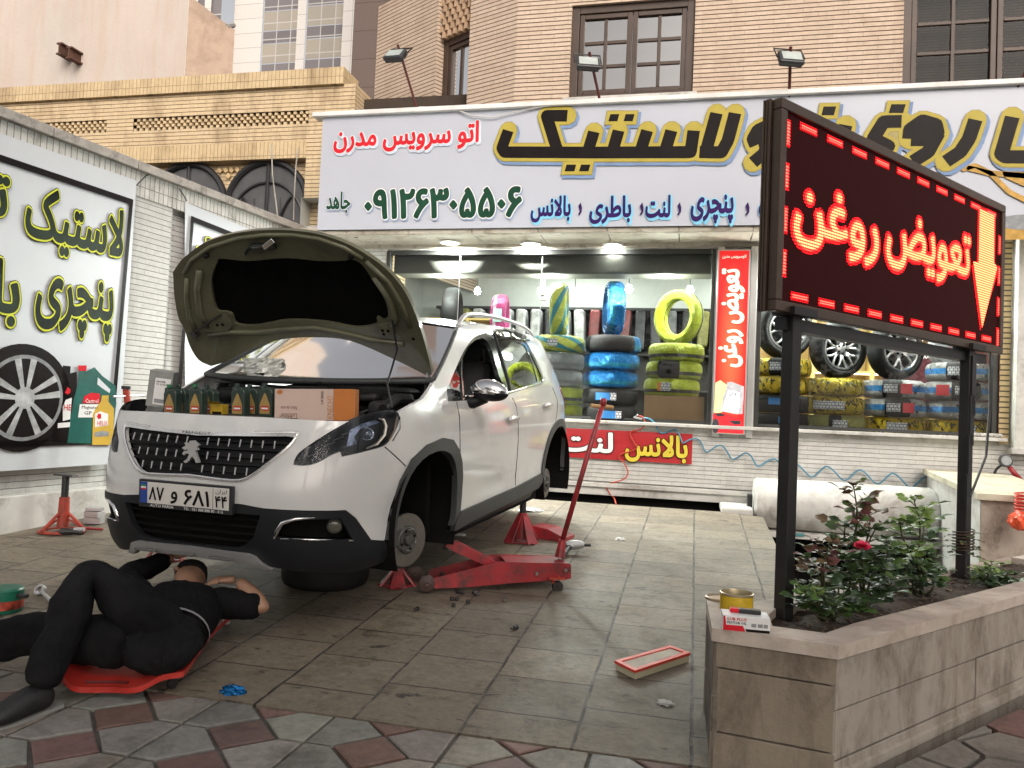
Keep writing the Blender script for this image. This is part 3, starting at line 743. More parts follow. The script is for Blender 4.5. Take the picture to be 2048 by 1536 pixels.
# ================================================================== pink brick building over the shop
YF = 8.75
ZT = 6.7
t = thing('pink_brick_building', 'pink brick building with a faceted bay and brown wooden windows above the shop', 'building', (0, YF, 3.2))
cxF = pY(1031, 120, YF)[0]; XE = 7.0; zb = 3.25
w2 = (pY(1141, 100, YF)[0], pY(1250, 197, YF)[1], pY(1388, 100, YF)[0], pY(1250, 3, YF)[1])
w3 = (pY(1806, 100, YF)[0], pY(1900, 186, YF)[1], pY(1806, 100, YF)[0]+2.6, w2[3]+.02)
b = MB()
wall_panel(b, (cxF, YF, 0), (1, 0, 0), XE-cxF, zb, ZT, holes=[(w2[0]-cxF, w2[1], w2[2]-cxF, w2[3]), (w3[0]-cxF, w3[1], w3[2]-cxF, w3[3])])
for w in (w2, w3):   # brick reveals
    for xx in (w[0], w[2]): wall_panel(b, (xx, YF, 0), (0, 1, 0), .16, w[1], w[3])
    b.quad((w[0], YF, w[3]), (w[2], YF, w[3]), (w[2], YF+.16, w[3]), (w[0], YF+.16, w[3]), uv=[(0, 0), (2, 0), (2, .2), (0, .2)])
dB = Vector((-math.cos(R(22)), math.sin(R(22)), 0)); nB = np.array([-math.sin(R(22)), -math.cos(R(22)), 0])
pB = onP(937, 120, (cxF, YF, 0), nB); lB = (Vector((pB.x, pB.y, 0))-Vector((cxF, YF, 0))).length
wall_panel(b, (cxF, YF, 0), dB, lB, zb, ZT)
P1 = Vector((cxF, YF, 0))+dB*lB
dA = Vector((-math.cos(R(30)), math.sin(R(30)), 0)); nA = np.array([-math.sin(R(30)), -math.cos(R(30)), 0])
pA0 = onP(872, 120, P1, nA); pA1 = onP(752, 120, P1, nA)
lA0 = (Vector((pA0.x, pA0.y, 0))-P1).length; lA1 = (Vector((pA1.x, pA1.y, 0))-P1).length
zwt = onP(905, 62, P1, nA).z; zwl = onP(905, 8, P1, nA).z
wall_panel(b, P1+dA*lA0, dA, lA1-lA0, zb, ZT)
wall_panel(b, P1+dA*lA0, Vector((-nA[0], -nA[1], 0)), .28, zb, ZT); wall_panel(b, P1, Vector((-nA[0], -nA[1], 0)), .28, zb, ZT)
wall_panel(b, P1, dA, lA0, zwl+.7, ZT)
wall_panel(b, P1+dA*lA1, Vector((0.2, 1, 0)), 4, zb, ZT)
b.build('wall', M_pinkbrick, t, fixn=False)
nin = Vector((-nA[0], -nA[1], 0))
# openwork head over the narrow window
b = MB()
for r_ in range(12):
    for c_ in range(6):
        b.box(P1+dA*(lA0*(c_+.3+(.5 if r_ % 2 else 0))/6)+nin*.10+Vector((0, 0, zwt+.03+r_*.085)), (.045, .12, .075), Matrix.Rotation(R(-30), 3, 'Z'))
b.build('openwork_head', mat('openwork_pink', (.50, .34, .22), .85, var=.2), t)
b = MB(); b.quad(*[P1+dA*u+nin*.2+Vector((0, 0, z)) for u, z in ((0, zwt), (lA0, zwt), (lA0, ZT), (0, ZT))]); b.build('openwork_shade_sheet', M_dark, t)  # black sheet painted in for the shade behind the openwork
def window(par_, O, U, Nin, w, z0, z1, cols, rows, back, mull=None, pane=None, depth=.14, curtain_gap=.10):
    O, U, Nin = Vector(O), Vector(U), Vector(Nin); V = Vector((0, 0, 1))
    rot = Matrix((U, Nin, V)).transposed()
    b = MB(); fw = .085
    def bar(u, z, du, dz_, dd, off=0): b.box(O+U*u+Nin*(depth-dd/2+off)+V*z, (du, dd, dz_), rot, bev=.006)
    bar(fw/2, (z0+z1)/2, fw, z1-z0, .10); bar(w-fw/2, (z0+z1)/2, fw, z1-z0, .10)
    bar(w/2, z0+fw/2, w-2*fw, fw, .096); bar(w/2, z1-fw/2, w-2*fw, fw, .096)
    f = b.build('window_frame', M_brownwood, par_)
    nsash = mull or 1; iw = (w-2*fw)/nsash
    for s_ in range(nsash):
        b = MB(); a0 = fw+s_*iw; sw = .055
        bar(a0+sw/2+.004, (z0+z1)/2, sw, z1-z0-2*fw-.008, .06, -.02); bar(a0+iw-sw/2-.004, (z0+z1)/2, sw, z1-z0-2*fw-.008, .06, -.02)
        for zz in (z0+fw+sw/2+.004, z1-fw-sw/2-.004): bar(a0+iw/2, zz, iw-2*sw-.012, sw, .058, -.02)
        cw = (iw-2*sw-.008)/cols; ch = (z1-z0-2*fw-2*sw-.008)/rows
        for c_ in range(1, cols): bar(a0+sw+.004+cw*c_, (z0+z1)/2, .04, z1-z0-2*fw-2*sw-.02, .045, -.02)
        for r_ in range(1, rows): bar(a0+iw/2, z0+fw+sw+.004+ch*r_, iw-2*sw-.02, .04, .04, -.021)
        b.build('sash', M_brownwood, f)
    b = MB(); b.quad(*[O+U*u+Nin*(depth-.045)+V*z for u, z in ((fw, z0+fw), (w-fw, z0+fw), (w-fw, z1-fw), (fw, z1-fw))]); b.build('pane', pane or M_pane, f, fixn=False)
    b = MB(); q = ((.02, z0+.02), (w-.02, z0+.02), (w-.02, z1-.02), (.02, z1-.02)); b.quad(*[O+U*u+Nin*(depth+curtain_gap)+V*z for u, z in q], uv=list(q)); b.build('blind' if back is M_blind else 'curtain', back, f, fixn=False)
    return f
window(t, (w2[0], YF, 0), (1, 0, 0), (0, 1, 0), w2[2]-w2[0], w2[1], w2[3], 2, 3, M_curtain, 2)
window(t, (w3[0], YF, 0), (1, 0, 0), (0, 1, 0), w3[2]-w3[0], w3[1], w3[3], 2, 3, M_blind, 3, pane=M_panedark)
window(t, P1, dA, nin, lA0, 3.3, zwt, 2, 3, M_curtain, 1, depth=.22)
for w in (w2, w3):
    b = MB(); b.box(((w[0]+w[2])/2, YF-.02, w[1]-.02), (w[2]-w[0]+.10, .20, .035), bev=.004); b.build('window_sill', M_dirtywhite, t)
b = MB(); wall_panel(b, (w2[0]-.05, YF-.012, 0), (1, 0, 0), w2[2]-w2[0]+.1, w2[1]-.20, w2[1]-.04); b.build('sill_course', brick('pink_soldier', (.56, .365, .25), (.46, .285, .19), (.12, .07, .05), .055, .3, .006, .6, offs=0), t, fixn=False)

# ================================================================== buildings further back
YP = 13.0
t = thing('plaster_building', 'tall stained pink plaster gable wall in the upper left', 'building', (-9, YP, 0))
xa = pY(374, 60, YP)[0]; xb_ = pY(432, 60, YP)[0]; xd = pY(468, 60, YP+1.5)[0]
b = MB(); b.quad((-26, YP, 0), (xa, YP, 0), (xa, YP, 14), (-26, YP, 14)); b.build('gable', M_plaster, t, fixn=False)
b = MB(); zr0 = pY(384, 0, YP)[1]; zr1 = pY(432, 30, YP)[1]
b.quad((xa, YP+.01, 0), (xb_, YP+.6, 0), (xb_, YP+.6, zr1), (xa, YP+.01, zr0+.1)); b.build('side_wall', mat('dark_plaster', (.46, .34, .26), .9, var=.2, scale=1, dirt=(.3, .22, .17), dscale=1), t, fixn=False)
b = MB(); zr2 = pY(470, 58, YP+1.5)[1]
wa = Vector((xb_, YP+.6, 0)); wb = Vector((xd, YP+1.5, 0)); L = (wb-wa).length
b.quad(wa, wb, wb+Vector((0, 0, zr2)), wa+Vector((0, 0, zr1)), uv=[(0, 0), (L, 0), (L, zr2), (0, zr1)]); b.build('brick_return', M_pinkbrick, t, fixn=False)
b = MB(); d3 = (wb-wa).normalized()
b.tube([wa+Vector((-.1, -.1, zr1+.03)), wb+Vector((.05, -.1, zr2+.03))], .05, 6); b.build('roof_edge', M_coping, t)
b = MB()
for x, y in ((141, 120), (160, 128)):
    p = onY(x, y, YP)
    b.box(p+Vector((0, -.15, 0)), (.13, .3, .03)); b.box(p+Vector((0, -.15, .2)), (.13, .3, .03)); b.box(p+Vector((0, -.15, .1)), (.03, .3, .17))
b.build('beam_end', mat('rusty_steel', (.10, .045, .03), .8, var=.4), t)
YT = 42.0
t = thing('office_tower', 'white clad office tower with tall grey window bands far behind', 'building', (-16, YT, 0))
M_clad = brick('white_cladding', (.84, .80, .76), (.80, .76, .72), (.50, .47, .45), 2.6, .9, .018, .2, offs=0)
def tw(x): return pY(x, 70, YT)[0]
xs = [tw(466), tw(523), tw(593), tw(610), tw(684), tw(707)]
bands = [(xs[1]-xs[0], 4, xs[2]-xs[0], 46), (xs[3]-xs[0], 4, xs[4]-xs[0], 46)]
b = MB(); wall_panel(b, (xs[0], YT, 0), (1, 0, 0), xs[5]-xs[0], 0, 48, holes=bands); wall_panel(b, (xs[5], YT, 0), (0, 1, 0), 12, 0, 48)
b.build('wall', M_clad, t, fixn=False)
M_tb = brick('tower_glass_dark', (.20, .18, .19), (.26, .24, .25), (.62, .60, .58), .92, 1.0, .035, .1, offs=0); M_tl = brick('tower_glass_light', (.48, .43, .36), (.42, .38, .33), (.62, .60, .58), .92, 1.0, .035, .1, offs=0)
k = 0
ph = pY(560, 108, YT)[1]; mod = 42*29/1581*1.0
for q in bands:
    z = ph-12*mod*2+(mod*.15 if q is bands[1] else 0); k = 0
    while z < 46:
        z1 = z+mod*(1.0 if k % 2 else 1.6)
        if z1 > 4:
            b = MB(); wall_panel(b, (xs[0]+q[0], YT+.15, 0), (1, 0, 0), q[2]-q[0], max(4, z), min(46, z1)-.05); b.build('window_band', M_tb if k % 2 else M_tl, t, fixn=False)
        z = z1; k += 1
xs2 = [tw(466)-8, tw(466)]
b = MB(); wall_panel(b, (tw(400), YT-1.5, 0), (1, 0, 0), tw(466)-tw(400)-.3, 0, 48, holes=[(tw(424)-tw(400), 4, tw(437)-tw(400), 47), (tw(450)-tw(400), 4, tw(462)-tw(400), 47)]); b.build('side_bay', M_clad, t, fixn=False)
b = MB(); wall_panel(b, (tw(418), YT-1.3, 0), (1, 0, 0), tw(466)-tw(418), 4, 47); b.build('window_band', M_tb, t, fixn=False)
t = thing('brown_slab_building', 'plain brown grey slab building between tower and pink brick', 'building', (-9, 30, 0))
b = MB(); x0_, x1_ = pY(706, 70, 30)[0], pY(706, 70, 30)[0]+5
wall_panel(b, (x0_, 30, 0), (1, 0, 0), x1_-x0_, 0, 40); wall_panel(b, (x0_, 30, 0), (0, 1, 0), 5, 0, 40); b.build('wall', brick('brown_panel', (.16, .115, .10), (.15, .11, .095), (.10, .07, .06), 3.0, 1.2, .02, .2, offs=0), t, fixn=False)
# ================================================================== shop front
YW = 8.6; YS = 8.0
def X8(x, y): return pY(x, y, YW)
zs = (X8(1130, 832)[1]+X8(2010, 881)[1])/2           # window sill
zhd = X8(1200, 500)[1]                               # window head
xl = X8(768, 650)[0]; xm0 = X8(1428, 650)[0]; xm1 = X8(1514, 650)[0]; xr = X8(1997, 700)[0]
zledge = X8(1260, 966)[1]; zbase = X8(1260, 990)[1]
t = thing('tyre_shop', 'white brick tyre shop front with two lit display windows', 'shop', (0, YW, 0))
b = MB(); wall_panel(b, (-6, YW, 0), (1, 0, 0), 13, zledge, zs-.03); b.build('base_wall', M_whitewall, t, fixn=False)
b = MB(); wall_panel(b, (-6, YW, 0), (1, 0, 0), xl+6, zs-.03, zhd+.25); wall_panel(b, (xr+.36, YW, 0), (1, 0, 0), 3.5, zs-.03, zhd+.25); b.build('side_wall', M_whitewall, t, fixn=False)
b = MB()
b.box((.5, YW-.02, zledge-.035), (13, .10, .05), bev=.008); b.box((.5, YW, zledge-.10), (13, .08, .09), bev=.004)
b.build('plinth_moulding', M_dirtywhite, t)
b = MB(); b.quad((-6, YW+.05, -.6), (7, YW+.05, -.6), (7, YW+.05, zledge-.1), (-6, YW+.05, zledge-.1)); b.build('basement_wall', M_dark, t)  # near-black colour paints the shade in the gap below the shop
b = MB(); b.box(((xl+xr)/2, YW-.03, zs-.02), (xr-xl+.12, .16, .035), bev=.005); b.box(((xl+xr)/2, YW+.01, zs-.06), (xr-xl+.1, .05, .045)); b.build('window_sill', M_dirtywhite, t)
b = MB(); b.box((2, YW+.06, zhd+.16), (16, .10, .30)); b.build('head_beam', M_dirtywhite, t)
# metal frames of the display windows
b = MB()
for x, w in ((xl+.02, .05), (xm0-.02, .04), (xm1+.02, .04), (xr-.02, .06)): b.box((x, YW+.03, (zs+zhd)/2), (w, .07, zhd-zs), bev=.004)
for a0, a1 in ((xl, xm0), (xm1, xr)):
    b.box(((a0+a1)/2, YW+.03, zhd-.02), (a1-a0-.1, .06, .05)); b.box(((a0+a1)/2, YW+.03, zs+.02), (a1-a0-.1, .06, .03))
b.build('window_frame', mat('dark_frame', (.05, .05, .048), .4, .5), t)
for a0, a1 in ((xl, xm0), (xm1, xr)):
    b = MB(); b.quad((a0+.04, YW+.04, zs+.03), (a1-.04, YW+.04, zs+.03), (a1-.04, YW+.04, zhd-.04), (a0+.04, YW+.04, zhd-.04)); b.build('window_pane', M_shopglass, t, fixn=False)
# butt joint of the big pane
for x_ in (X8(1076, 700)[0], X8(915, 600)[0]):
    b = MB(); b.box((x_, YW+.035, (zs+zhd)/2), (.006, .006, zhd-zs-.1)); b.build('glass_joint', M_steel, t)
# middle pier between the windows
b = MB()
for x, w in ((xm0+.05, .07), (xm1-.05, .07)): b.box((x, YW-.01, (zs-.1+zhd)/2), (w, .10, zhd-zs+.14), bev=.006)
b.box(((xm0+xm1)/2, YW+.06, (zs+zhd)/2), (xm1-xm0, .08, zhd-zs)); b.build('window_pier', M_alu, t)
# right jamb: yellow brick edge and white pilaster
xj = X8(2008, 700)[0]
b = MB(); wall_panel(b, (xr+.005, YW-.03, 0), (1, 0, 0), .09, zs-.06, zhd+.1); b.build('brick_edge', brick('edge_brick', (.62, .48, .26), (.56, .42, .22), (.12, .09, .06), .3, .052, .008, .6), t, fixn=False)
b = MB(); b.box((xr+.24, YW-.06, (zs-.05+zhd)/2+.05), (.26, .18, zhd-zs+.26), bev=.008); b.box((xr+.24, YW-.07, zs-.12), (.30, .2, .06), bev=.006); b.build('pilaster', M_dirtywhite, t)
# soffit in stone slabs with moulded edge
zso = onY(640, 462, YS).z*.5+onY(1400, 466, YS).z*.5
b = MB()
for i in range(16):
    x = -4.9+i*.72; b.box((x, (YS+YW)/2+.08, zso+.02), (.712, YW-YS+.10, .04), bev=.004)
b.build('soffit', mat('soffit_stone', (.52, .47, .40), .8, var=.12, dirt=(.24, .18, .13), dscale=3), t)
b = MB(); b.box((.6, YS+.10, zso+.04), (11, .08, .09), bev=.01); b.box((.6, YW-.0, zso-.02), (11, .04, .05)); b.build('soffit_moulding', mat('moulding_stone', (.50, .45, .38), .8, dirt=(.22, .17, .13), dscale=5), t)
# shop room
ZI = 3.7; YB = 13.2
M_in = mat('shop_interior_white', (.58, .59, .56), .6, var=.05)
b = MB()
b.quad((xl-1.2, YW+.1, ZI), (4.2, YW+.1, ZI), (4.2, YB, ZI), (xl-1.2, YB, ZI)); b.build('ceiling', M_in, t)
b = MB(); b.quad((xl-1.2, YB, 0), (4.2, YB, 0), (4.2, YB, ZI), (xl-1.2, YB, ZI)); b.quad((xl-1.2, YW+.1, 0), (xl-1.2, YB, 0), (xl-1.2, YB, ZI), (xl-1.2, YW+.1, ZI)); b.quad((4.2, YW+.1, 0), (4.2, YB, 0), (4.2, YB, ZI), (4.2, YW+.1, ZI)); b.build('room_wall', M_in, t)
b = MB(); b.quad((xl-1.2, YW+.1, .4), (4.2, YW+.1, .4), (4.2, YB, .4), (xl-1.2, YB, .4)); b.build('room_floor', mat('shop_floor', (.3, .29, .27), .4), t)
b = MB(); b.box((1, YW+.55, zs-.06), (10, .95, .05)); b.box((1, YW+1.0, zs-.5), (10, .04, .8)); b.build('display_platform', mat('platform', (.42, .41, .38), .6), t)
# roller shutter box inside the head, lowered grey beam
b = MB(); b.box(((xl+xm0)/2, YW+.30, zhd-.09), (xm0-xl-.06, .34, .30), bev=.02); b.box(((xm1+xr)/2, YW+.30, zhd-.09), (xr-xm1-.06, .34, .30), bev=.02); b.build('shutter_box', mat('shutter_grey', (.16, .16, .14), .5, var=.1, scale=2), t)
b = MB(); b.box((-.3, YB-2.2, ZI-.25), (9.5, .45, .5)); b.build('ceiling_beam', mat('beam_grey', (.36, .37, .35), .6), t)
# shelves at the back: dark rack full of goods, yellow wooden cabinet bays
b = MB(); zr = 2.92
b.box((-.3, YB-.35, zr), (8.0, .5, .04)); b.box((-.3, YB-.08, 1.66), (8.0, .04, 2.5))
for k in range(9): b.box((-4.2+k*1.0, YB-.35, 1.66), (.04, .5, 2.45))
for z in (1.0, 1.65, 2.2): b.box((-.3, YB-.35, z), (8.0, .5, .03))
b.build('back_rack', mat('rack_black', (.03, .028, .028), .5), t)
M_goods = [mat('goods_'+n_, c, .35, var=.6, scale=7) for n_, c in (('black', (.03, .03, .035)), ('maroon', (.16, .03, .03)), ('olive', (.20, .19, .05)), ('silver', (.42, .42, .42)), ('grey', (.14, .14, .15)))]
random.seed(3)
goods = []
for k in range(26):
    b = MB(); w = .16; x = -4.0+k*.24; h = random.uniform(.45, .68); b.box((x, YB-.62, 2.88-h/2), (w, .3, h), Matrix.Rotation(random.uniform(-.06, .06), 3, 'Y'), bev=.03)
    goods.append(b.build('packed_bag', M_goods[random.choice([0, 0, 0, 1, 2, 4, 3])], None)); tag(goods[-1], 'dark packed goods hanging in a row from the rear rack of the shop', 'bag', 'bags on the back rack of the shop')
M_wood = mat('yellow_wood', (.50, .36, .12), .5, var=.15)
for (x0_, x1_, y_) in ((-4.75, -3.0, YB-1.6), (.75, 3.6, YB-2.4)):
    c = thing('shelf_cabinet', 'yellow wooden cabinet of lit pigeonholes %s inside the shop' % ('behind the left window' if x0_ < -4 else 'behind the alloy wheels'), 'shelf', ((x0_+x1_)/2, y_, .4))
    b = MB(); n_ = 4
    b.box(((x0_+x1_)/2, y_+.32, 1.5), (x1_-x0_, .03, 2.2)); 
    for k in range(n_+1): b.box((x0_+(x1_-x0_)*k/n_, y_+.15, 1.5), (.05, .34, 2.2))
    for z in (.95, 1.45, 1.9, 2.35, 2.6): b.box(((x0_+x1_)/2, y_+.15, z), (x1_-x0_-.06, .33, .03))
    b.build('cabinet_frame', M_wood, c)
    for z in (1.88, 2.33):
        b = MB(); b.box(((x0_+x1_)/2, y_+.02, z), (x1_-x0_-.1, .03, .018)); b.build('light_strip', emis('warm_strip', (1, .80, .45), 7), c)
    for k in range(n_):
        for z in (.97, 1.47, 1.92):
            xx = x0_+(x1_-x0_)*(k+.5)/n_
            b = MB(); hh = random.uniform(.2, .33); b.box((xx, y_+.14, z+hh/2), (.24, .2, hh), bev=.02); tag(b.build('boxed_lamp', M_goods[random.choice([0, 1, 3, 3, 4])]), 'boxed part in a pigeonhole of the lit %s cabinet' % ('left' if x0_ < -4 else 'right'), 'box', 'boxed parts in the %s cabinet' % ('left' if x0_ < -4 else 'right'))
# strip lights in the shop ceiling
for i, (x, y, L) in enumerate(((-3.0, 9.9, 1.2), (-1.4, 10.5, 1.2), (.0, 9.9, 1.2), (1.5, 10.2, 1.2), (2.9, 9.8, 1.0), (-2.0, 12.2, 1.2), (1.0, 12.2, 1.2))):
    g = thing('strip_light', 'white strip light fixed under the ceiling inside the tyre shop', 'ceiling light', (x, y, ZI), 0, 'strip lights inside the shop')
    b = MB(); b.box((x, y, ZI-.02), (L, .12, .03), bev=.004); b.build('housing', M_white, g)
    b = MB(); b.tube([(x-L/2+.03, y, ZI-.06), (x+L/2-.03, y, ZI-.06)], .022, 8); b.build('tube', emis('strip_glow', (.92, 1, .93), 10), g)
    ld = bpy.data.lights.new('strip_lamp', 'AREA'); ld.shape = 'RECTANGLE'; ld.size = L; ld.size_y = .10; ld.energy = 42; ld.color = (.92, 1, .93)
    lo = bpy.data.objects.new('strip_lamp', ld); COL.objects.link(lo); lo.location = (x, y, ZI-.10); par(lo, g)
# bare bulbs seen through the glass
for i, (x, y, Y_) in enumerate(((893, 545, 8.9), (1100, 543, 8.88), (1258, 578, 9.75), (1330, 543, 8.86), (1380, 580, 10.0), (1150, 585, 10.4), (955, 582, 10.8), (1640, 560, 8.86), (1800, 570, 8.86))):
    p = onY(x, y, Y_)
    g = thing('bulb', 'bright bare bulb on a short cord, one of several glowing behind the shop windows', 'light bulb', tuple(p), 0, 'bare bulbs inside the shop')
    b = MB(); b.lathe([(0, -.05), (.03, -.045), (.045, -.015), (.04, .015), (.02, .05), (.0, .055)], 12, Matrix.Translation(p)); b.build('glass_bulb', emis('bulb_glow', (.90, 1, .95), 90), g, smooth='all')
    b = MB(); b.tube([p+Vector((0, 0, .05)), p+Vector((0, 0, max(.1, ZI-p.z)))], .006, 5); b.build('cord', M_black, g)
    if Y_ < 9:
        ld = bpy.data.lights.new('bulb_lamp', 'POINT'); ld.energy = 62 if x > 1500 else 36; ld.shadow_soft_size = .05; ld.color = (.94, 1, .92)
        lo = bpy.data.objects.new('bulb_lamp', ld); COL.objects.link(lo); lo.location = p+Vector((0, .0, -.12)); par(lo, g)
# small round camera hung from the shop ceiling and one under the sign
def dome_cam(p, lab, s):
    g = thing('security_camera', lab, 'camera', tuple(p))
    b = MB(); b.lathe([(0, -.05*s), (.03*s, -.045*s), (.05*s, 0), (.05*s, .05*s), (0, .05*s)], 14, Matrix.Translation(p)); b.build('housing', M_white if s > 1.2 else M_black, g, smooth=True)
    b = MB(); b.lathe([(0, -.012), (.016*s, -.008), (.016*s, .0)], 10, Matrix.Translation(p+Vector((0, -.05*s, -.01)))@Matrix.Rotation(R(90), 4, 'X')); b.build('lens', M_black, g)
    b = MB(); b.tube([p+Vector((0, 0, .04*s)), p+Vector((0, 0, .16*s))], .012*s, 6); b.build('bracket', M_steel, g)
dome_cam(onY(1087, 589, 10.2), 'small white ball camera between the pink and the striped tyre', 1.7)
dome_cam(onY(713, 468, YS+.2), 'small black camera under the left end of the shop sign', .9)
# downlights in the soffit
for x, y in ((900, 484), (1062, 487), (1227, 489)):
    p = onZ(x, y, zso-.004); lab = {900: 'left', 1062: 'middle', 1227: 'right'}[x]
    g = thing('downlight', 'round white downlight glowing in the stone soffit, %s of three' % lab, 'downlight', tuple(p), 0, 'downlights in the soffit')
    b = MB(); b.lathe([(.105, .004), (.125, .0), (.125, -.012), (.10, -.016), (.10, .0)], 28, Matrix.Translation(p), closed=True); b.build('trim_ring', M_white, g, smooth=True)
    b = MB(); b.lathe([(0, -.012), (.1, -.010)], 24, Matrix.Translation(p)); b.build('diffuser', emis('downlight_glow', (.97, 1, .92), 16), g)
    ld = bpy.data.lights.new('downlight_lamp', 'AREA'); ld.shape = 'DISK'; ld.size = .2; ld.energy = 120; ld.color = (.95, 1, .92)
    lo = bpy.data.objects.new('downlight_lamp', ld); COL.objects.link(lo); lo.location = p-Vector((0, 0, .03)); par(lo, g)

# ------------------------------------------------------------------ the long printed sign above
t = thing('shop_sign', 'long pale blue-white printed shop sign with black, red and green lettering', 'sign', (-1, YS, 3.3))
SY = YS; zb0 = (pY(636, 452, SY)[1]+pY(1520, 459, SY)[1])/2; zt0 = (pY(645, 222, SY)[1]+pY(1560, 206, SY)[1])/2
xsL = pY(641, 330, SY)[0]; xsR = 4.6
b, _ = cloth('', '', '', None, Vector((0, -1, 0)), [(xsL, SY, zb0), (xsR, SY, zb0), (xsR, SY, zt0), (xsL, SY, zt0)], 70, 16, None, .004, .0)
b.build('printed_sheet', M_vinyl, t, smooth=True)
b = MB(); b.box(((xsL+xsR)/2, SY+.09, (zb0+zt0)/2), (xsR-xsL, .14, zt0-zb0-.02)); b.box(((xsL+xsR)/2-.05, SY+.03, zt0+.02), (xsR-xsL+.12, .16, .05), bev=.006); b.build('sign_frame', M_white, t)
SF = (Vector((0, SY, 0)), Vector((1, 0, 0)), Vector((0, 0, 1)), Vector((0, -1, 0)))
def sp_(x, y): return pY(x, y, SY)
def sbox(x0, yb_, x1, yt): return (*sp_(x0, yb_), *sp_(x1, yt))
D0 = .008
def L3(c, o0, o1, o2, halo, sh=M_pblue): return [(o0, c, D0+.006, 0, 0), (o1, halo, D0+.004, 0, 0), (o2, sh, D0+.002, .012, -.014)]
write('lettering', 'اتو سرویس مدرن', sbox(667, 308, 960, 241), SF, L3(M_pred, .034, .062, .085, M_pwhite, mat('print_pale', (.58, .66, .78), .4)), t)
write('lettering', '۰۹۱۲۶۳۰۵۵۰۶', sbox(728, 440, 1046, 372), SF, L3(M_pdgreen, .040, .068, .072, M_pwhite, mat('print_dusk_blue', (.28, .36, .52), .4)), t)
write('lettering', 'جاهد', sbox(653, 428, 703, 383), SF, L3(M_pdgreen, .034, .06, .066, M_pwhite, mat('print_dusk_blue2', (.28, .36, .52), .4)), t)
for s_, bx in (('بالانس', (1061, 446, 1143, 391)), ('باطری', (1178, 449, 1264, 391)), ('لنت', (1290, 437, 1342, 390)), ('پنچری', (1380, 449, 1468, 389)), ('تسمه', (1516, 440, 1600, 392))):
    write('lettering', s_, sbox(*bx), SF, L3(M_pnavy, .036, .066, .085, M_psky, M_psky), t)
for x_ in (1158, 1281, 1356, 1492):
    u, v = sp_(x_, 420); cm = [(u-.006, v-.045), (u+.012, v-.02), (u+.008, v+.0), (u-.006, v+.04), (u+.016, v+.075), (u+.032, v+.02), (u+.030, v-.025), (u+.008, v-.06)]
    lay('lettering', union2d([cm]), SF, M_pnavy, D0+.006, t)
# heavy slanted headline, stroke by stroke
def A(pts): return [sp_(600+x/2.56, 160+y/2.56) for x, y in pts]
def Bq(pts): return [sp_(1300+x/2.648, 120+y/2.648) for x, y in pts]
HL = [A([(1068, 262), (1036, 350), (1050, 372), (1500, 374), (2000, 372), (2016, 262)]), A([(1370, 186), (1264, 186), (1322, 372)]), A([(1506, 268), (1474, 372)]), A([(1632, 262), (1600, 372)]), A([(1778, 262), (1742, 372)]), A([(1902, 262), (1868, 372)]),
      Bq([(352, 285), (295, 490), (262, 490)]), Bq([(450, 285), (412, 430), (378, 492), (262, 490)]),
      Bq([(560, 455), (545, 420), (570, 375), (620, 350), (650, 380), (630, 440), (575, 455)]), Bq([(640, 420), (600, 500), (545, 545)]),
      Bq([(1035, 348), (1000, 470), (900, 500)]), Bq([(1330, 328), (1236, 330), (1180, 420), (1260, 460), (1120, 500)]),
      Bq([(1370, 420), (1375, 370), (1440, 325), (1510, 345), (1520, 390), (1470, 425), (1380, 425)]), Bq([(1525, 390), (1470, 490), (1390, 540)]),
      Bq([(1720, 320), (1686, 420), (1640, 490), (1565, 540)]), Bq([(1915, 305), (1858, 500), (1880, 516), (2160, 516), (2210, 300)]), Bq([(2320, 240), (2260, 516)])]
DOT = [A([(1590, 178), (1636, 178), (1626, 214), (1580, 214)]), A([(1668, 178), (1714, 178), (1704, 214), (1658, 214)]), A([(1366, 436), (1416, 436), (1406, 470), (1356, 470)]), A([(1440, 436), (1488, 436), (1478, 470), (1430, 470)]),
       Bq([(918, 250), (984, 250), (972, 296), (906, 296)]), Bq([(1276, 238), (1352, 238), (1338, 284), (1262, 284)])]
def grow(p, d):
    cx = sum(q[0] for q in p)/len(p); cz = sum(q[1] for q in p)/len(p)
    return [(q[0]+math.copysign(d, q[0]-cx), q[1]+math.copysign(d, q[1]-cz)) for q in p]
W0 = .122
for w, g_, mt, dd, sh in ((W0, 0, M_pblack, .010, (0, 0)), (W0+.064, .032, mat('print_olive_gold', (.46, .37, .075), .4, var=.1, spec=.12), .008, (0, 0)), (W0+.080, .040, mat('print_ochre', (.30, .24, .05), .4), .006, (0, 0)), (W0+.096, .048, mat('print_shade_blue', (.20, .29, .47), .4, spec=.12), .004, (.02, -.025))):
    for ws, ds in ((HL[:8], DOT[:4]), (HL[8:10], []), (HL[10:15], DOT[4:]), (HL[15:], [])):      # word by word
        P = strokes2d(ws, w, sq=(w == W0))+[grow(d, g_) for d in ds]
        P = [[(p[0]+sh[0], p[1]+sh[1]) for p in q] for q in P]
        lay('headline_lettering', union2d(P), SF, mt, D0+dd, t)
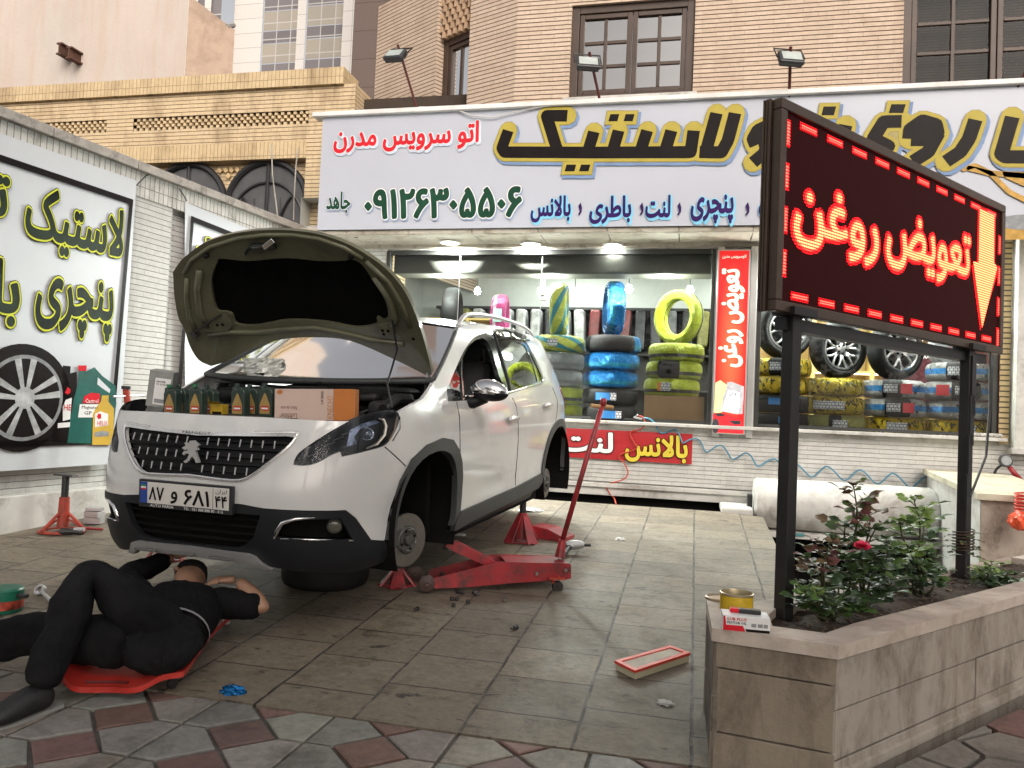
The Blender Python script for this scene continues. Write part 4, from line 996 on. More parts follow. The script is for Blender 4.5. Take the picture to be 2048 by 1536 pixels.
# golden oil pouring, a round filter at the right end
for ln, w in (([(1690, 575), (1790, 600), (1981, 615)], .05), ([(1660, 580), (1720, 560), (1800, 600), (1900, 700), (1990, 745), (2080, 700)], .045), ([(1900, 600), (1990, 640), (2080, 640)], .11)):
    lay('oil_picture', union2d(strokes2d([Bq(ln)], w)), SF, M_pgold, D0+.003, t)
u, v = Bq([(1975, 860)])[0]
lay('filter_picture', union2d([[(u+.22*math.cos(a), v+.07*math.sin(a)) for a in np.linspace(0, 2*math.pi, 24, endpoint=False)]]), SF, M_pgrey, D0+.003, t)
lay('filter_picture', union2d([[(u-.22, v-.16), (u+.22, v-.16), (u+.22, v), (u-.22, v)]]), SF, M_pgold, D0+.002, t)
b = MB(); b.tube([onY(x, y, SY-.03) for x, y in ((838, 214), (905, 216), (945, 232), (985, 235), (1030, 224), (1080, 214), (1120, 210))], .007, 5); tag(b.build('loose_cable', M_dirtywhite), 'thin white cable drooping over the top edge of the shop sign', 'cable')
# floodlights on red stalks above the sign
for i, (hx, hy, bx_, by_, tilt, lab) in enumerate(((790, 110, 836, 214, .0, 'floodlight on a leaning red stalk left of the bay window'), (1176, 126, 1204, 209, 0, 'floodlight on a red stalk in front of the middle window'), (1582, 116, 1578, 204, 0, 'floodlight on an upright red stalk against the bare brick'), (2120, 60, 2020, 190, 0, 'floodlight on a red stalk by the right window, mostly out of view'))):
    base = onY(bx_, by_, SY+.05); hd = onY(hx, hy, SY-.25)
    g = thing('floodlight', 'grey flat '+lab, 'floodlight', tuple(base), 0, 'floodlights over the shop sign')
    top = hd+Vector((0, .06, .14))
    b = MB(); b.tube([base+Vector((0, 0, -.05)), top], .015, 6); b.build('stalk', mat('dark_red_paint_%d' % i, (.09, .018, .015), .5), g)
    rot = Matrix.Rotation(R(18), 3, 'Z') @ Matrix.Rotation(R(-28), 3, 'X')
    if i == 0: rot = Matrix.Rotation(R(-10), 3, 'Z') @ Matrix.Rotation(R(-35), 3, 'X') @ Matrix.Rotation(R(8), 3, 'Y')
    b = MB(); b.box(hd, (.24, .045, .15), rot, bev=.012); 
    for k in range(5): b.box(hd+rot @ Vector((0, .035, -.06+k*.03)), (.22, .03, .006), rot)
    b.build('lamp_housing', mat('lamp_grey', (.04, .042, .045), .45), g)
    b = MB(); b.box(hd+rot @ Vector((0, -.027, 0)), (.19, .006, .105), rot); b.build('lamp_glass', mat('lamp_lens', (.42, .46, .44), .25), g)
    b = MB(); b.tube([hd+rot @ Vector((-.135, 0, 0)), hd+rot @ Vector((-.135, .02, .15)), hd+rot @ Vector((.135, .02, .15)), hd+rot @ Vector((.135, 0, 0))], .008, 5); b.build('bracket', M_black, g)

# ------------------------------------------------------------------ red vertical light box between the windows
YV = YW-.10
t = thing('vertical_sign', 'narrow red light box with white Persian letters between the shop windows', 'sign', tuple(onY(1455, 866, YV)))
def vq(x, y): return pY(x, y, YV)
x0v = (vq(1443, 500)[0]+vq(1423, 865)[0])/2; x1v = (vq(1502, 500)[0]+vq(1484, 865)[0])/2; z0v = vq(1455, 866)[1]; z1v = vq(1470, 501)[1]
b = MB(); b.box(((x0v+x1v)/2, YV+.05, (z0v+z1v)/2), (x1v-x0v+.03, .09, z1v-z0v+.03), bev=.004); b.build('box_frame', M_alu, t)
VF = (Vector((0, YV, 0)), Vector((1, 0, 0)), Vector((0, 0, 1)), Vector((0, -1, 0)))
def redface():
    m, n, l, bb = newmat('lit_red_face'); v = coords(n, l, 'UV')
    d = n.new('ShaderNodeVectorMath'); d.operation = 'DISTANCE'; d.inputs[1].default_value = (.5, .45, 0); l.new(v, d.inputs[0])
    c = ramp(n, d.outputs['Value'], [(.0, (.80, .12, .05)), (.5, (.58, .012, .012))], l)
    l.new(c, bb.inputs['Base Color']); l.new(c, bb.inputs['Emission Color']); bb.inputs['Emission Strength'].default_value = .75; bb.inputs['Roughness'].default_value = .3; return m
b = MB(); b.quad((x0v, YV+.003, z0v), (x1v, YV+.003, z0v), (x1v, YV+.003, z1v), (x0v, YV+.003, z1v), uv=[(0, 0), (1, 0), (1, 1), (0, 1)]); b.build('lit_face', redface(), t, fixn=False)
M_vw = mat('lit_white', (.80, .78, .66), .4, var=.03, emit=.55); M_vo = mat('print_olive', (.20, .12, .02), .4)
def vb(x0, yb_, x1, yt): return (*vq(1400+x0/3.94, 490+yb_/3.94), *vq(1400+x1/3.94, 490+yt/3.94))
bx = vb(140, 960, 380, 185); bx = (x0v+.02, bx[1], x1v-.03, bx[3])
write('lettering', 'تعویض روغن', bx, VF, [(.04, M_vw, .004, 0, 0), (.06, M_vo, .002, 0, 0)], t, rot=True)
bx = vb(178, 108, 395, 75); write('lettering', 'اتوسرویس مدرن', (x0v+.03, bx[1], x1v-.03, bx[3]), VF, [(.02, M_vw, .004, 0, 0)], t)
def vpoly(nm, pts, mt, d): lay(nm, union2d([[vq(1400+x/3.94, 490+y/3.94) for x, y in pts]]), VF, mt, d, t)
M_vp = lambda n_, c, e=.5: mat(n_, c, .4, var=.25, scale=25, emit=e)
vpoly('oil_bottle_picture', [(122, 1085), (160, 1065), (215, 1105), (190, 1200), (170, 1330), (108, 1320)], M_vp('lit_cream', (.75, .66, .30)), .002)
vpoly('oil_bottle_picture', [(215, 1080), (250, 1078), (345, 1115), (345, 1170), (335, 1330), (290, 1335), (165, 1310), (185, 1190), (205, 1140)], M_vp('lit_grey', (.42, .42, .44)), .003)
vpoly('oil_bottle_picture', [(225, 1145), (315, 1160), (300, 1325), (175, 1305), (195, 1220)], M_vp('lit_label', (.78, .78, .80)), .004)
vpoly('car_picture', [(102, 1330), (160, 1320), (250, 1345), (335, 1390), (335, 1478), (100, 1470)], M_vp('lit_car_red', (.55, .02, .03)), .002)
vpoly('car_picture', [(110, 1328), (165, 1325), (200, 1345), (140, 1350)], M_vp('lit_dark', (.04, .04, .05), .1), .004)
vpoly('car_picture', [(230, 1385), (318, 1385), (318, 1410), (270, 1415)], M_vp('lit_dark2', (.04, .04, .05), .1), .004)
vpoly('car_picture', [(235, 1435), (325, 1435), (325, 1450), (235, 1450)], M_vp('lit_dark3', (.04, .04, .05), .1), .004)
cxw, czw = vq(1400+122/3.94, 490+1425/3.94)
lay('car_picture', union2d([[(cxw+.035*math.cos(a), czw+.075*math.sin(a)) for a in np.linspace(0, 6.28, 18, endpoint=False)]]), VF, M_vp('lit_dark4', (.05, .05, .06), .1), .004, t)
bx = vb(225, 1188, 290, 1165); write('print_lettering', 'GTX', bx, VF, [(.01, M_pblack, .006, 0, 0)], t, fa=False)

# ------------------------------------------------------------------ red cloth sign under the window
YRB = YW-.02
t = thing('red_banner', 'red cloth banner with yellow and white Persian words under the window', 'banner', tuple(onY(1250, 900, YRB)))
def rq(x, y): return pY(x, y, YRB)
xr1, zr1_ = rq(1385, 880); zr0_ = rq(1385, 928)[1]; xr0 = xr1-2.7; zl1 = rq(1136, 856)[1]; zl0 = rq(1136, 913)[1]
b, _ = cloth('', '', '', None, Vector((0, -1, 0)), [(xr0, YRB, zl0), (xr1, YRB, rq(1385, 929)[1]), (xr1, YRB, rq(1386, 868)[1]), (xr0, YRB, zl1)], 40, 6, None, .010, .012); b.build('cloth_sheet', mat('red_cloth', (.42, .012, .018), .5, var=.1, bmp=.2, bscale=8), t, smooth=True)
RF = (Vector((0, YRB, 0)), Vector((1, 0, 0)), Vector((0, 0, 1)), Vector((0, -1, 0)))
def rb(x0, yb_, x1, yt): return (*rq(1080+x0/3.657, 820+yb_/3.657), *rq(1080+x1/3.657, 820+yt/3.657))
write('lettering', 'بالانس', rb(620, 375, 1085, 190), RF, [(.035, M_pyellow, .028, 0, 0), (.065, M_pblack, .0265, 0, 0)], t)
write('lettering', 'لنت', rb(150, 300, 540, 165), RF, [(.035, M_pwhite, .028, 0, 0), (.065, M_pblack, .0265, 0, 0)], t)

# ------------------------------------------------------------------ tyres
def foil(name, c, c2, kind, metal=.35, rough=.3):
    """shrink-wrap foil round a tyre: u runs round, v across the tread"""
    m, n, l, b = newmat(name); uv = coords(n, l, 'UV'); ob = coords(n, l)
    col = ramp(n, noise_t(n, l, ob, 7, 4), [(.35, [x*.72 for x in c]), (.65, c)], l)
    sx = n.new('ShaderNodeSeparateXYZ'); l.new(uv, sx.inputs[0])
    if kind == 'stripe':       # diagonal print
        w = n.new('ShaderNodeTexWave'); w.inputs['Scale'].default_value = 1; mp = n.new('ShaderNodeMapping'); mp.inputs['Scale'].default_value = (3.2, 2.2, 1); mp.inputs['Rotation'].default_value = (0, 0, 0); l.new(uv, mp.inputs[0]); w.bands_direction = 'DIAGONAL'; w.inputs['Distortion'].default_value = .4; l.new(mp.outputs[0], w.inputs['Vector'])
        col = mixc(n, l, col, c2, ramp(n, w.outputs['Fac'], [(.62, (0, 0, 0)), (.68, (1, 1, 1))], l))
    elif kind == 'print':      # scattered black print
        mp = n.new('ShaderNodeMapping'); mp.inputs['Scale'].default_value = (26, 5, 1); l.new(uv, mp.inputs[0])
        col = mixc(n, l, col, c2, ramp(n, noise_t(n, l, mp.outputs[0], 1.3, 3, .6, .8), [(.54, (0, 0, 0)), (.57, (1, 1, 1))], l))
    elif kind == 'band':       # thin printed line round the middle
        a = n.new('ShaderNodeMath'); a.operation = 'SUBTRACT'; a.inputs[1].default_value = .42; l.new(sx.outputs['Y'], a.inputs[0])
        a2 = n.new('ShaderNodeMath'); a2.operation = 'ABSOLUTE'; l.new(a.outputs[0], a2.inputs[0])
        col = mixc(n, l, col, c2, ramp(n, a2.outputs[0], [(.035, (1, 1, 1)), (.045, (0, 0, 0))], l))
    elif kind == 'blueband':
        a = n.new('ShaderNodeMath'); a.operation = 'SUBTRACT'; a.inputs[1].default_value = .5; l.new(sx.outputs['Y'], a.inputs[0])
        a2 = n.new('ShaderNodeMath'); a2.operation = 'ABSOLUTE'; l.new(a.outputs[0], a2.inputs[0])
        col = mixc(n, l, col, c2, ramp(n, a2.outputs[0], [(.045, (1, 1, 1)), (.055, (0, 0, 0))], l))
        mp = n.new('ShaderNodeMapping'); mp.inputs['Scale'].default_value = (30, 7, 1); l.new(uv, mp.inputs[0])
        col = mixc(n, l, col, (.05, .05, .05), ramp(n, noise_t(n, l, mp.outputs[0], 1.2, 2), [(.62, (0, 0, 0)), (.65, (1, 1, 1))], l))
    l.new(col, b.inputs['Base Color']); b.inputs['Metallic'].default_value = metal; b.inputs['Roughness'].default_value = rough
    mp = n.new('ShaderNodeMapping'); mp.inputs['Scale'].default_value = (18, 3.0, 1); l.new(uv, mp.inputs[0])
    bump(n, l, b, noise_t(n, l, mp.outputs[0], 2.2, 6, .7, 1.6), 1.0, .06)
    return m
FO = {'yellow_print': foil('foil_yellow_print', (.74, .52, .02), (.05, .04, .01), 'print'), 'yellow_gold': foil('foil_gold', (.72, .54, .02), (.10, .08, .01), 'print', .4, .22),
      'lime': foil('foil_lime', (.56, .66, .03), (.04, .04, .03), 'band', .2), 'lime_pale': foil('foil_pale_lime', (.46, .46, .16), (.03, .03, .03), 'band', .1, .4),
      'stripe': foil('foil_stripe', (.62, .68, .10), (.06, .30, .36), 'stripe', .15), 'silver': foil('foil_silver', (.50, .52, .53), (.3, .3, .3), 'band', .6, .3),
      'silverblue': foil('foil_silver_blue', (.55, .55, .54), (.02, .22, .55), 'blueband', .4, .3), 'blue': foil('foil_blue', (.012, .17, .46), (.02, .20, .30), 'band', .65, .22),
      'magenta': foil('foil_magenta', (.48, .04, .20), (.4, .36, .4), 'band', .4, .3), 'black': M_rubber}
M_label = brick('tyre_label', (.72, .74, .74), (.66, .70, .74), (.12, .13, .14), .035, .03, .0035, 0, sscale=20, stain=(.2, .3, .6), srange=(.56, .6))
M_labelblue = mat('label_blue', (.03, .20, .52), .4, var=.15); M_labelred = mat('label_red', (.55, .03, .04), .4, var=.2)
TW, TR_ = .195, .31
def tyre_profile(w=TW, r=TR_, ri=.205):
    h = w/2
    return [(ri, -h*.62), (ri+.02, -h*.84), (r-.072, -h), (r-.040, -h*.96), (r-.016, -h*.80), (r-.004, -h*.52), (r+.001, 0), (r-.004, h*.52), (r-.016, h*.80), (r-.040, h*.96), (r-.072, h), (ri+.02, h*.84), (ri, h*.62)]
def ring_mesh(mb, prof, n, M4, mi=0, a0=0, a1=2*math.pi, lumps=0, seed=0):
    o = len(mb.v); full = abs(a1-a0-2*math.pi) < 1e-6; m = len(prof)
    for k in range(n+1):
        a = a0+(a1-a0)*k/n
        for j, (r, z) in enumerate(prof):
            q = 1+ (lumps*mnoise.noise(Vector((math.cos(a)*4+seed, math.sin(a)*4, z*14))) if lumps else 0)
            mb.v.append(tuple(M4 @ Vector((r*q*math.cos(a), r*q*math.sin(a), z))))
    for k in range(n):
        for j in range(m-1):
            mb.f.append([o+k*m+j, o+(k+1)*m+j, o+(k+1)*m+j+1, o+k*m+j+1]); mb.m.append(mi)
            mb.uv[len(mb.f)-1] = [(k/n, j/(m-1)), ((k+1)/n, j/(m-1)), ((k+1)/n, (j+1)/(m-1)), (k/n, (j+1)/(m-1))]
def strip(M4, a0, a1, z0, z1, r, mt, name, parent, n=8):
    b = MB(); o = 0
    for k in range(n+1):
        a = a0+(a1-a0)*k/n
        for z in (z0, z1): b.v.append(tuple(M4 @ Vector((r*math.cos(a), r*math.sin(a), z))))
    for k in range(n):
        b.f.append([2*k, 2*k+2, 2*k+3, 2*k+1]); b.m.append(0)
        u0, u1 = (a0+(a1-a0)*k/n)*r, (a0+(a1-a0)*(k+1)/n)*r
        b.uv[len(b.f)-1] = [(u0, z0), (u1, z0), (u1, z1), (u0, z1)]
    return b.build(name, mt, parent, fixn=False)
def tyre(M4, kind, label, group, stickers=(), patch=None, seed=0, w=TW, cat='tyre'):
    g = thing('tyre_package' if kind != 'black' else 'car_tyre', label, cat, tuple(M4.translation), 0, group)
    b = MB(); ring_mesh(b, tyre_profile(w), 56, M4, lumps=.022 if kind != 'black' else 0, seed=seed); ring_mesh(b, [(.205, w*.31), (.19, 0), (.205, -w*.31)], 40, M4)
    b.build('foil_wrap' if kind != 'black' else 'tread', FO[kind], g, smooth='all')
    if patch: 
        pr = [(r+.006, z) for r, z in tyre_profile(w)[2:-2]]
        b = MB(); ring_mesh(b, pr, 14, M4, a0=patch[0], a1=patch[1]); b.build('bare_tread', M_rubber, g, smooth='all')
    for (ac, da, zc, dzz, mt) in stickers:
        strip(M4, ac-da/2, ac+da/2, zc-dzz/2, zc+dzz/2, TR_+.012, mt, 'paper_label', g)
    return g
def flat(px_, py_, Y): p = onY(px_, py_, Y); return Matrix.Translation(p)
YTY = YW+.48
AF = R(-100)      # angle of the tread that faces the street
GL, GR = 'tyres in the left shop window', 'tyres in the right shop window'
LB_ = lambda ac, da=.42: (AF+ac, da, 0, .085, M_label)
def stack(xc, rows, Y, grp, px_h=None):
    """rows from the bottom: (kind, label, kwargs); each row rests on the one below"""
    X = onY(xc, 760, Y).x; z = zs-.035
    for i, (kind, lab, kw) in enumerate(rows):
        w = kw.pop('w', TW)
        M4 = Matrix.Translation((X+random.uniform(-.012, .012), Y+random.uniform(-.012, .012), z+w/2)) @ Matrix.Rotation(random.uniform(-.05, .05), 4, 'Z')
        tyre(M4, kind, lab, grp, seed=i*3.1+xc, w=w*.955, **kw); z += w
    return X, z
random.seed(5)
def upright(X, Y, z, yaw, kind, lab, grp, **kw):
    M4 = Matrix.Translation((X, Y, z+TR_)) @ Matrix.Rotation(yaw, 4, 'Z') @ Matrix.Rotation(R(90), 4, 'Y')
    tyre(M4, kind, lab, grp, **kw); return M4
UA = R(0)
# left window
X, z = stack(1113, [('lime', 'lime foil tyre at the very bottom of the stack behind the car tail', {}), ('lime', 'lime foil tyre second from the bottom, beside the car tail', {}), ('silver', 'silver foil tyre with white labels above the lime ones', dict(stickers=[LB_(.1, .5)])), ('silver', 'silver foil tyre directly under the lying striped tyre', {}), ('stripe', 'lime tyre with teal stripes lying on the silver tyres', dict(stickers=[LB_(.15, .35)]))], YTY-.1, GL)
upright(X-.0, YTY-.1, z, R(6), 'stripe', 'lime tyre with teal stripes standing upright on the striped one', GL)
X, z = stack(1222, [('black', 'bare black tyre with a blue label, bottom of the stack beside the jack handle', dict(stickers=[(AF+.25, .5, .0, .08, M_labelblue), (AF+.6, .2, 0, .08, M_label)])), ('black', 'bare black tyre with blue and white label under the blue foil tyres', dict(stickers=[(AF+.0, .5, .0, .08, M_labelblue), (AF+.36, .2, 0, .08, M_label)])), ('blue', 'shiny blue foil tyre, lower of the two lying', {}), ('blue', 'shiny blue foil tyre lying just under the half bare one', {}), ('blue', 'half unwrapped black tyre with torn blue foil ends', dict(patch=(AF-.95, AF+1.15)))], YTY-.22, GL)
M4 = upright(X-.0, YTY-.22, z, R(14), 'blue', 'blue foil tyre standing upright with its lower tread bare', GL)
XC_ = onY(1347, 760, YTY-.02).x
b = MB(); hb = .33; b.box((XC_+.02, YTY-.05, zs-.035+hb/2), (.64, .5, hb), bev=.004); b.box((XC_+.02, YTY-.302, zs-.035+hb/2), (.05, .004, hb)); tag(b.build('cardboard_box', M_card), 'plain brown cardboard box under the lime tyres', 'box')
z = zs-.035+hb
for i, (k_, lab, kw) in enumerate((('lime', 'lime foil tyre with orange label resting on the cardboard box', dict(stickers=[(AF+.0, .35, 0, .09, M_label), (AF-.22, .12, 0, .09, mat('label_orange', (.6, .2, .03), .4))])), ('lime', 'lime foil tyre with a bare black patch in its wrap', dict(patch=(AF-.42, AF+.38))), ('lime', 'lime foil tyre lying under the upright lime one', {}))):
    tyre(Matrix.Translation((XC_+.02*i-.02, YTY-.02, z+TW/2)) @ Matrix.Rotation(.02*i, 4, 'Z'), k_, lab, GL, seed=40+i, **kw); z += TW
M4 = Matrix.Translation((XC_+.03, YTY-.02, z+TR_)) @ Matrix.Rotation(R(-38), 4, 'Z') @ Matrix.Rotation(R(90), 4, 'X')
tyre(M4, 'lime', 'lime foil tyre standing upright and turned so its hole shows', GL, seed=61)
XP = onY(1001, 620, YTY+.5).x; upright(XP, YTY+.5, onY(1001, 680, YTY+.5).z-.05, R(8), 'magenta', 'magenta foil tyre standing upright beyond the car roof', GL, stickers=[(R(-98)+.1, .5, 0, .1, mat('label_green', (.3, .55, .45), .4))])
b = MB(); b.box((XP, YTY+.5, (zs+onY(1001, 680, YTY+.5).z)/2-.05), (.4, .5, onY(1001, 680, YTY+.5).z-zs-.05)); tag(b.build('display_stand', M_goods[0]), 'dark box stand under the magenta tyre', 'stand')
XP = onY(905, 620, YTY+.3).x; zz = onY(905, 668, YTY+.3).z; upright(XP, YTY+.3, zz-.04, R(8), 'black', 'plain black tyre standing upright at the left of the left window', GL)
b = MB(); b.box((XP, YTY+.3, (zs+zz)/2-.02), (.4, .5, zz-zs-.05)); tag(b.build('display_stand', M_goods[4]), 'grey box stand under the plain black tyre', 'stand')
# right window
YR = YTY-.08
X1, z1_ = stack(1560, [('black', 'black tyre with blue label, bottom of the stack beside the red light box', dict(stickers=[(AF+.3, .5, .02, .07, M_labelblue)])), ('black', 'black tyre with blue label under the yellow printed tyres', dict(stickers=[(AF-.1, .45, .02, .07, M_labelblue)])), ('yellow_print', 'yellow printed foil tyre, lower one beside the red light box', {}), ('yellow_print', 'yellow printed foil tyre with white label under the first alloy wheel', dict(stickers=[LB_(-.1, .36)], patch=(AF-.32, AF+.1)))], YR, GR)
X2, z2_ = stack(1670, [('lime_pale', 'pale lime tyre with a black patch at the foot of the second stack', dict(stickers=[LB_(.25, .45)], patch=(AF-.1, AF+.3))), ('yellow_gold', 'gold foil tyre with a long white label', dict(stickers=[LB_(-.15, 1.0)])), ('yellow_gold', 'crinkled gold foil tyre directly under the middle alloy wheel', {})], YR, GR)
X3, z3_ = stack(1788, [('yellow_print', 'yellow foil tyre with white label under two silver ones', dict(stickers=[LB_(.1, .6)])), ('silverblue', 'silver foil tyre with blue band, lower of two under the third alloy wheel', dict(stickers=[LB_(-.05, .4), (AF+.4, .36, 0, .1, M_labelred)], patch=(AF-.3, AF+.5))), ('silverblue', 'silver foil tyre with blue band and red label touching the third alloy wheel', dict(stickers=[LB_(-.05, .4), (AF+.42, .36, .0, .1, M_labelred)], patch=(AF-.3, AF+.3)))], YR, GR)
X4, z4_ = stack(1914, [('yellow_print', 'yellow foil tyre at the foot of the rightmost stack', dict(stickers=[LB_(.25, .5)])), ('silverblue', 'silver foil tyre with an unbroken blue band in the rightmost stack', {}), ('silverblue', 'silver foil tyre with a tilted red label in the rightmost stack', dict(stickers=[(AF-.45, .4, 0, .11, M_labelred), LB_(.05, .3)], patch=(AF-.2, AF+.7))), ('silverblue', 'silver foil tyre topping the rightmost stack under the silver bag', dict(stickers=[LB_(-.2, .5), (AF+.2, .16, 0, .09, M_labelred)], patch=(AF-.5, AF+.3)))], YR, GR)
# alloy wheels
M_alloy = mat('alloy', (.60, .61, .62), .28, .9, var=.08)
def alloy(M4, label, spokes=5, double=True, rr=.215):
    g = thing('alloy_wheel', label, 'wheel', tuple(M4.translation), 0, 'alloy wheels in the right shop window')
    b = MB(); ring_mesh(b, tyre_profile(.205, .31, rr-.005), 56, M4); b.build('tyre', M_rubber, g, smooth='all')
    b = MB(); b.lathe([(rr-.02, -.07), (rr+.002, .055), (rr+.004, .088), (rr-.012, .09), (rr-.022, .07), (rr-.045, -.05)], 48, M4, closed=True); rim = b.build('rim', M_alloy, g, smooth=True)
    b = MB(); b.lathe([(0, -.04), (rr-.03, -.05)], 32, M4); b.build('spoke_shade_disc', M_dark, rim)  # black disc painted in for the shade behind the spokes
    b = MB(); 
    for k in range(spokes):
        for s_ in ((-.17, .17) if double else (0,)):
            a = 2*math.pi*k/spokes; d = Vector((math.cos(a+s_*.6), math.sin(a+s_*.6), 0)); d2 = Vector((math.cos(a+s_*1.9), math.sin(a+s_*1.9), 0)); 
            pts = [d*.045+Vector((0, 0, .045)), d*.11+Vector((0, 0, .062)), (d+d2)*.5*.165+Vector((0, 0, .072)), d2*(rr-.01)+Vector((0, 0, .07))]
            b.tube([M4 @ p for p in pts], [.02, .016, .013, .017] if double else [.03, .024, .02, .026], 6)
    b.build('spokes', M_alloy, rim, smooth='all')
    b = MB(); b.lathe([(.02, .03), (.062, .034), (.066, .06), (.035, .075), (.0, .075)], 24, M4); b.build('hub', M_alloy, rim, smooth=True)
    b = MB()
    for k in range(5): a = 2*math.pi*k/5+.6; b.lathe([(0, .081), (.011, .081), (.011, .06)], 8, M4 @ Matrix.Translation((.047*math.cos(a), .047*math.sin(a), 0)))
    b.build('bolt_holes', M_dark, rim)
def wm(X, Y, z, yaw): return Matrix.Translation((X, Y, z+.31)) @ Matrix.Rotation(yaw, 4, 'Z') @ Matrix.Rotation(R(90), 4, 'X') @ Matrix.Rotation(random.random()*6, 4, 'Z')
alloy(wm(X1+.03, YR, z1_, R(22)), 'silver alloy wheel partly hidden by the sign post', 5, True)
alloy(wm(X2+.02, YR, z2_, R(26)), 'silver alloy wheel with slim split spokes on the gold tyre', 7, True)
alloy(wm(X3-.0, YR-.02, z3_, R(30)), 'silver five spoke alloy wheel on the silver and blue tyres', 5, True)
# silver bag of plastic sheeting, dark shop-goods panel with lettering
p = onY(1900, 690, YR+.15)
bm = bmesh.new(); bmesh.ops.create_icosphere(bm, subdivisions=3, radius=.2)
for v in bm.verts: v.co = Vector((v.co.x*1.0, v.co.y*.7, v.co.z*1.25))*(1+.28*mnoise.noise(v.co*9)) + p
me = bpy.data.meshes.new('silver_bag'); bm.to_mesh(me); bm.free(); me.materials.append(FO['silver']); o = bpy.data.objects.new('silver_bag', me); COL.objects.link(o); tag(o, 'crumpled silver plastic bag on top of the rightmost tyre stack', 'bag')
p0 = onY(1836, 750, YR+.6)
t = thing('goods_poster', 'dark maroon poster lettered AUTO behind the third alloy wheel', 'poster', tuple(p0))
b = MB(); b.box(p0, (.75, .03, .62)); b.build('board', mat('maroon_board', (.06, .008, .012), .5), t)
PF = (Vector((0, p0.y-.018, 0)), Vector((1, 0, 0)), Vector((0, 0, 1)), Vector((0, -1, 0)))
for s_, x0_, y0_, x1_, y1_ in (('AUTO', 1836, 710, 1858, 695), ('MAXX', 1834, 717, 1858, 706)):
    a0 = pY(x0_, 717 if s_ == 'MAXX' else 704, p0.y); a1 = pY(x1_, 706 if s_ == 'MAXX' else 692, p0.y); write('print_lettering', s_, (*a0, *a1), PF, [(.01, M_pwhite, .002, 0, 0)], t, fa=False)
b = MB(); b.box(onY(1985, 740, YW+.3), (.4, .04, 1.4)); tag(b.build('red_board', mat('red_board', (.32, .05, .03), .5)), 'dull red panel at the right side of the right window', 'panel')
# odds and ends on the sill at the right
b = MB()
for k in range(7): 
    p = onY(1945+k*9, 872+k*1.2, YW-.05); b.box((p.x, p.y, zs+.02), (.05, .05, .035), Matrix.Rotation(k, 3, 'Z'), bev=.012)
tag(b.build('rags', M_dirtywhite), 'crumpled dirty white rag lying on the sill below the rightmost stack', 'rag')

# ================================================================== red LED sign on two posts
PB0 = onZ(1567, 1222, .47); PB1 = onZ(1925, 1146, .47)
LD = Vector((PB1.x-PB0.x, PB1.y-PB0.y, 0)).normalized(); LN = Vector((LD.y, -LD.x, 0))
LO = Vector((PB0.x, PB0.y, 0))
fo = .040
def lp(x, y): p = onP(x, y, LO+LN*fo, LN); return (p-LO).dot(LD), p.z
q = [lp(1566, 219), lp(1549, 632), lp(2003, 700), lp(2016, 396)]
uL = (q[0][0]+q[1][0])/2; uR = (q[2][0]+q[3][0])/2; zT = (q[0][1]+q[3][1])/2; zB = (q[1][1]+q[2][1])/2
LED_DBG = (q, uL, uR, zT, zB)
t = thing('led_sign', 'large red LED board with glowing Persian text and arrow on two dark posts', 'sign', tuple(LO), 0)
LR = Matrix((LD, -LN, Vector((0, 0, 1)))).transposed()
def lb(mb, u, z, n_, du, dz_, dn, bev=0): mb.box(LO+LD*u+LN*n_+Vector((0, 0, z)), (du, dn, dz_), LR, bev=bev)
b = MB(); lb(b, (uL+uR)/2, (zT+zB)/2, fo-.042, uR-uL-.02, zT-zB-.02, .050)
b.build('cabinet', mat('cabinet_brown', (.05, .036, .030), .5), t)
b = MB(); fr_ = .042
for u, z, du, dz_ in (((uL+uR)/2, zT-fr_/2, uR-uL, fr_), ((uL+uR)/2, zB+fr_/2, uR-uL, fr_), (uL+fr_/2, (zT+zB)/2, fr_, zT-zB-2*fr_), (uR-fr_/2, (zT+zB)/2, fr_, zT-zB-2*fr_)):
    lb(b, u, z, fo-.02, du, dz_, .04, .004)
for k in range(3):      # ribbed metal side
    lb(b, uL-.004, (zT+zB)/2, fo-.046-k*.012, .022, zT-zB+.004, .0095, .003)
b.build('frame', mat('bronze_frame', (.095, .066, .050), .38, .6, var=.2), t)
LF = (LO, LD, Vector((0, 0, 1)), LN)
def ledmat(name, col, strength, lines=True, base=(.03, .004, .004), pitch=.0125, thr=.35):
    m, n, l, bb = newmat(name); uv = coords(n, l, 'UV')
    sc = n.new('ShaderNodeVectorMath'); sc.operation = 'SCALE'; sc.inputs['Scale'].default_value = 1/pitch; l.new(uv, sc.inputs[0])
    fr = n.new('ShaderNodeVectorMath'); fr.operation = 'FRACTION'; l.new(sc.outputs[0], fr.inputs[0])
    d = n.new('ShaderNodeVectorMath'); d.operation = 'SUBTRACT'; d.inputs[1].default_value = (.5, .5, 0); l.new(fr.outputs[0], d.inputs[0])
    mu = n.new('ShaderNodeVectorMath'); mu.operation = 'MULTIPLY'; mu.inputs[1].default_value = (.75, 1, 0); l.new(d.outputs[0], mu.inputs[0])
    ln = n.new('ShaderNodeVectorMath'); ln.operation = 'LENGTH'; l.new(mu.outputs[0], ln.inputs[0])
    k = n.new('ShaderNodeMapRange'); k.inputs['From Min'].default_value = .46; k.inputs['From Max'].default_value = .26; k.inputs['To Min'].default_value = .015; k.inputs['To Max'].default_value = 1; l.new(ln.outputs['Value'], k.inputs['Value'])
    s = n.new('ShaderNodeMath'); s.operation = 'MULTIPLY'; s.inputs[1].default_value = strength; l.new(k.outputs[0], s.inputs[0])
    bb.inputs['Base Color'].default_value = rgb(base); bb.inputs['Emission Color'].default_value = rgb(col); l.new(s.outputs[0], bb.inputs['Emission Strength']); bb.inputs['Roughness'].default_value = .6; bb.inputs['Specular IOR Level'].default_value = .08
    return m
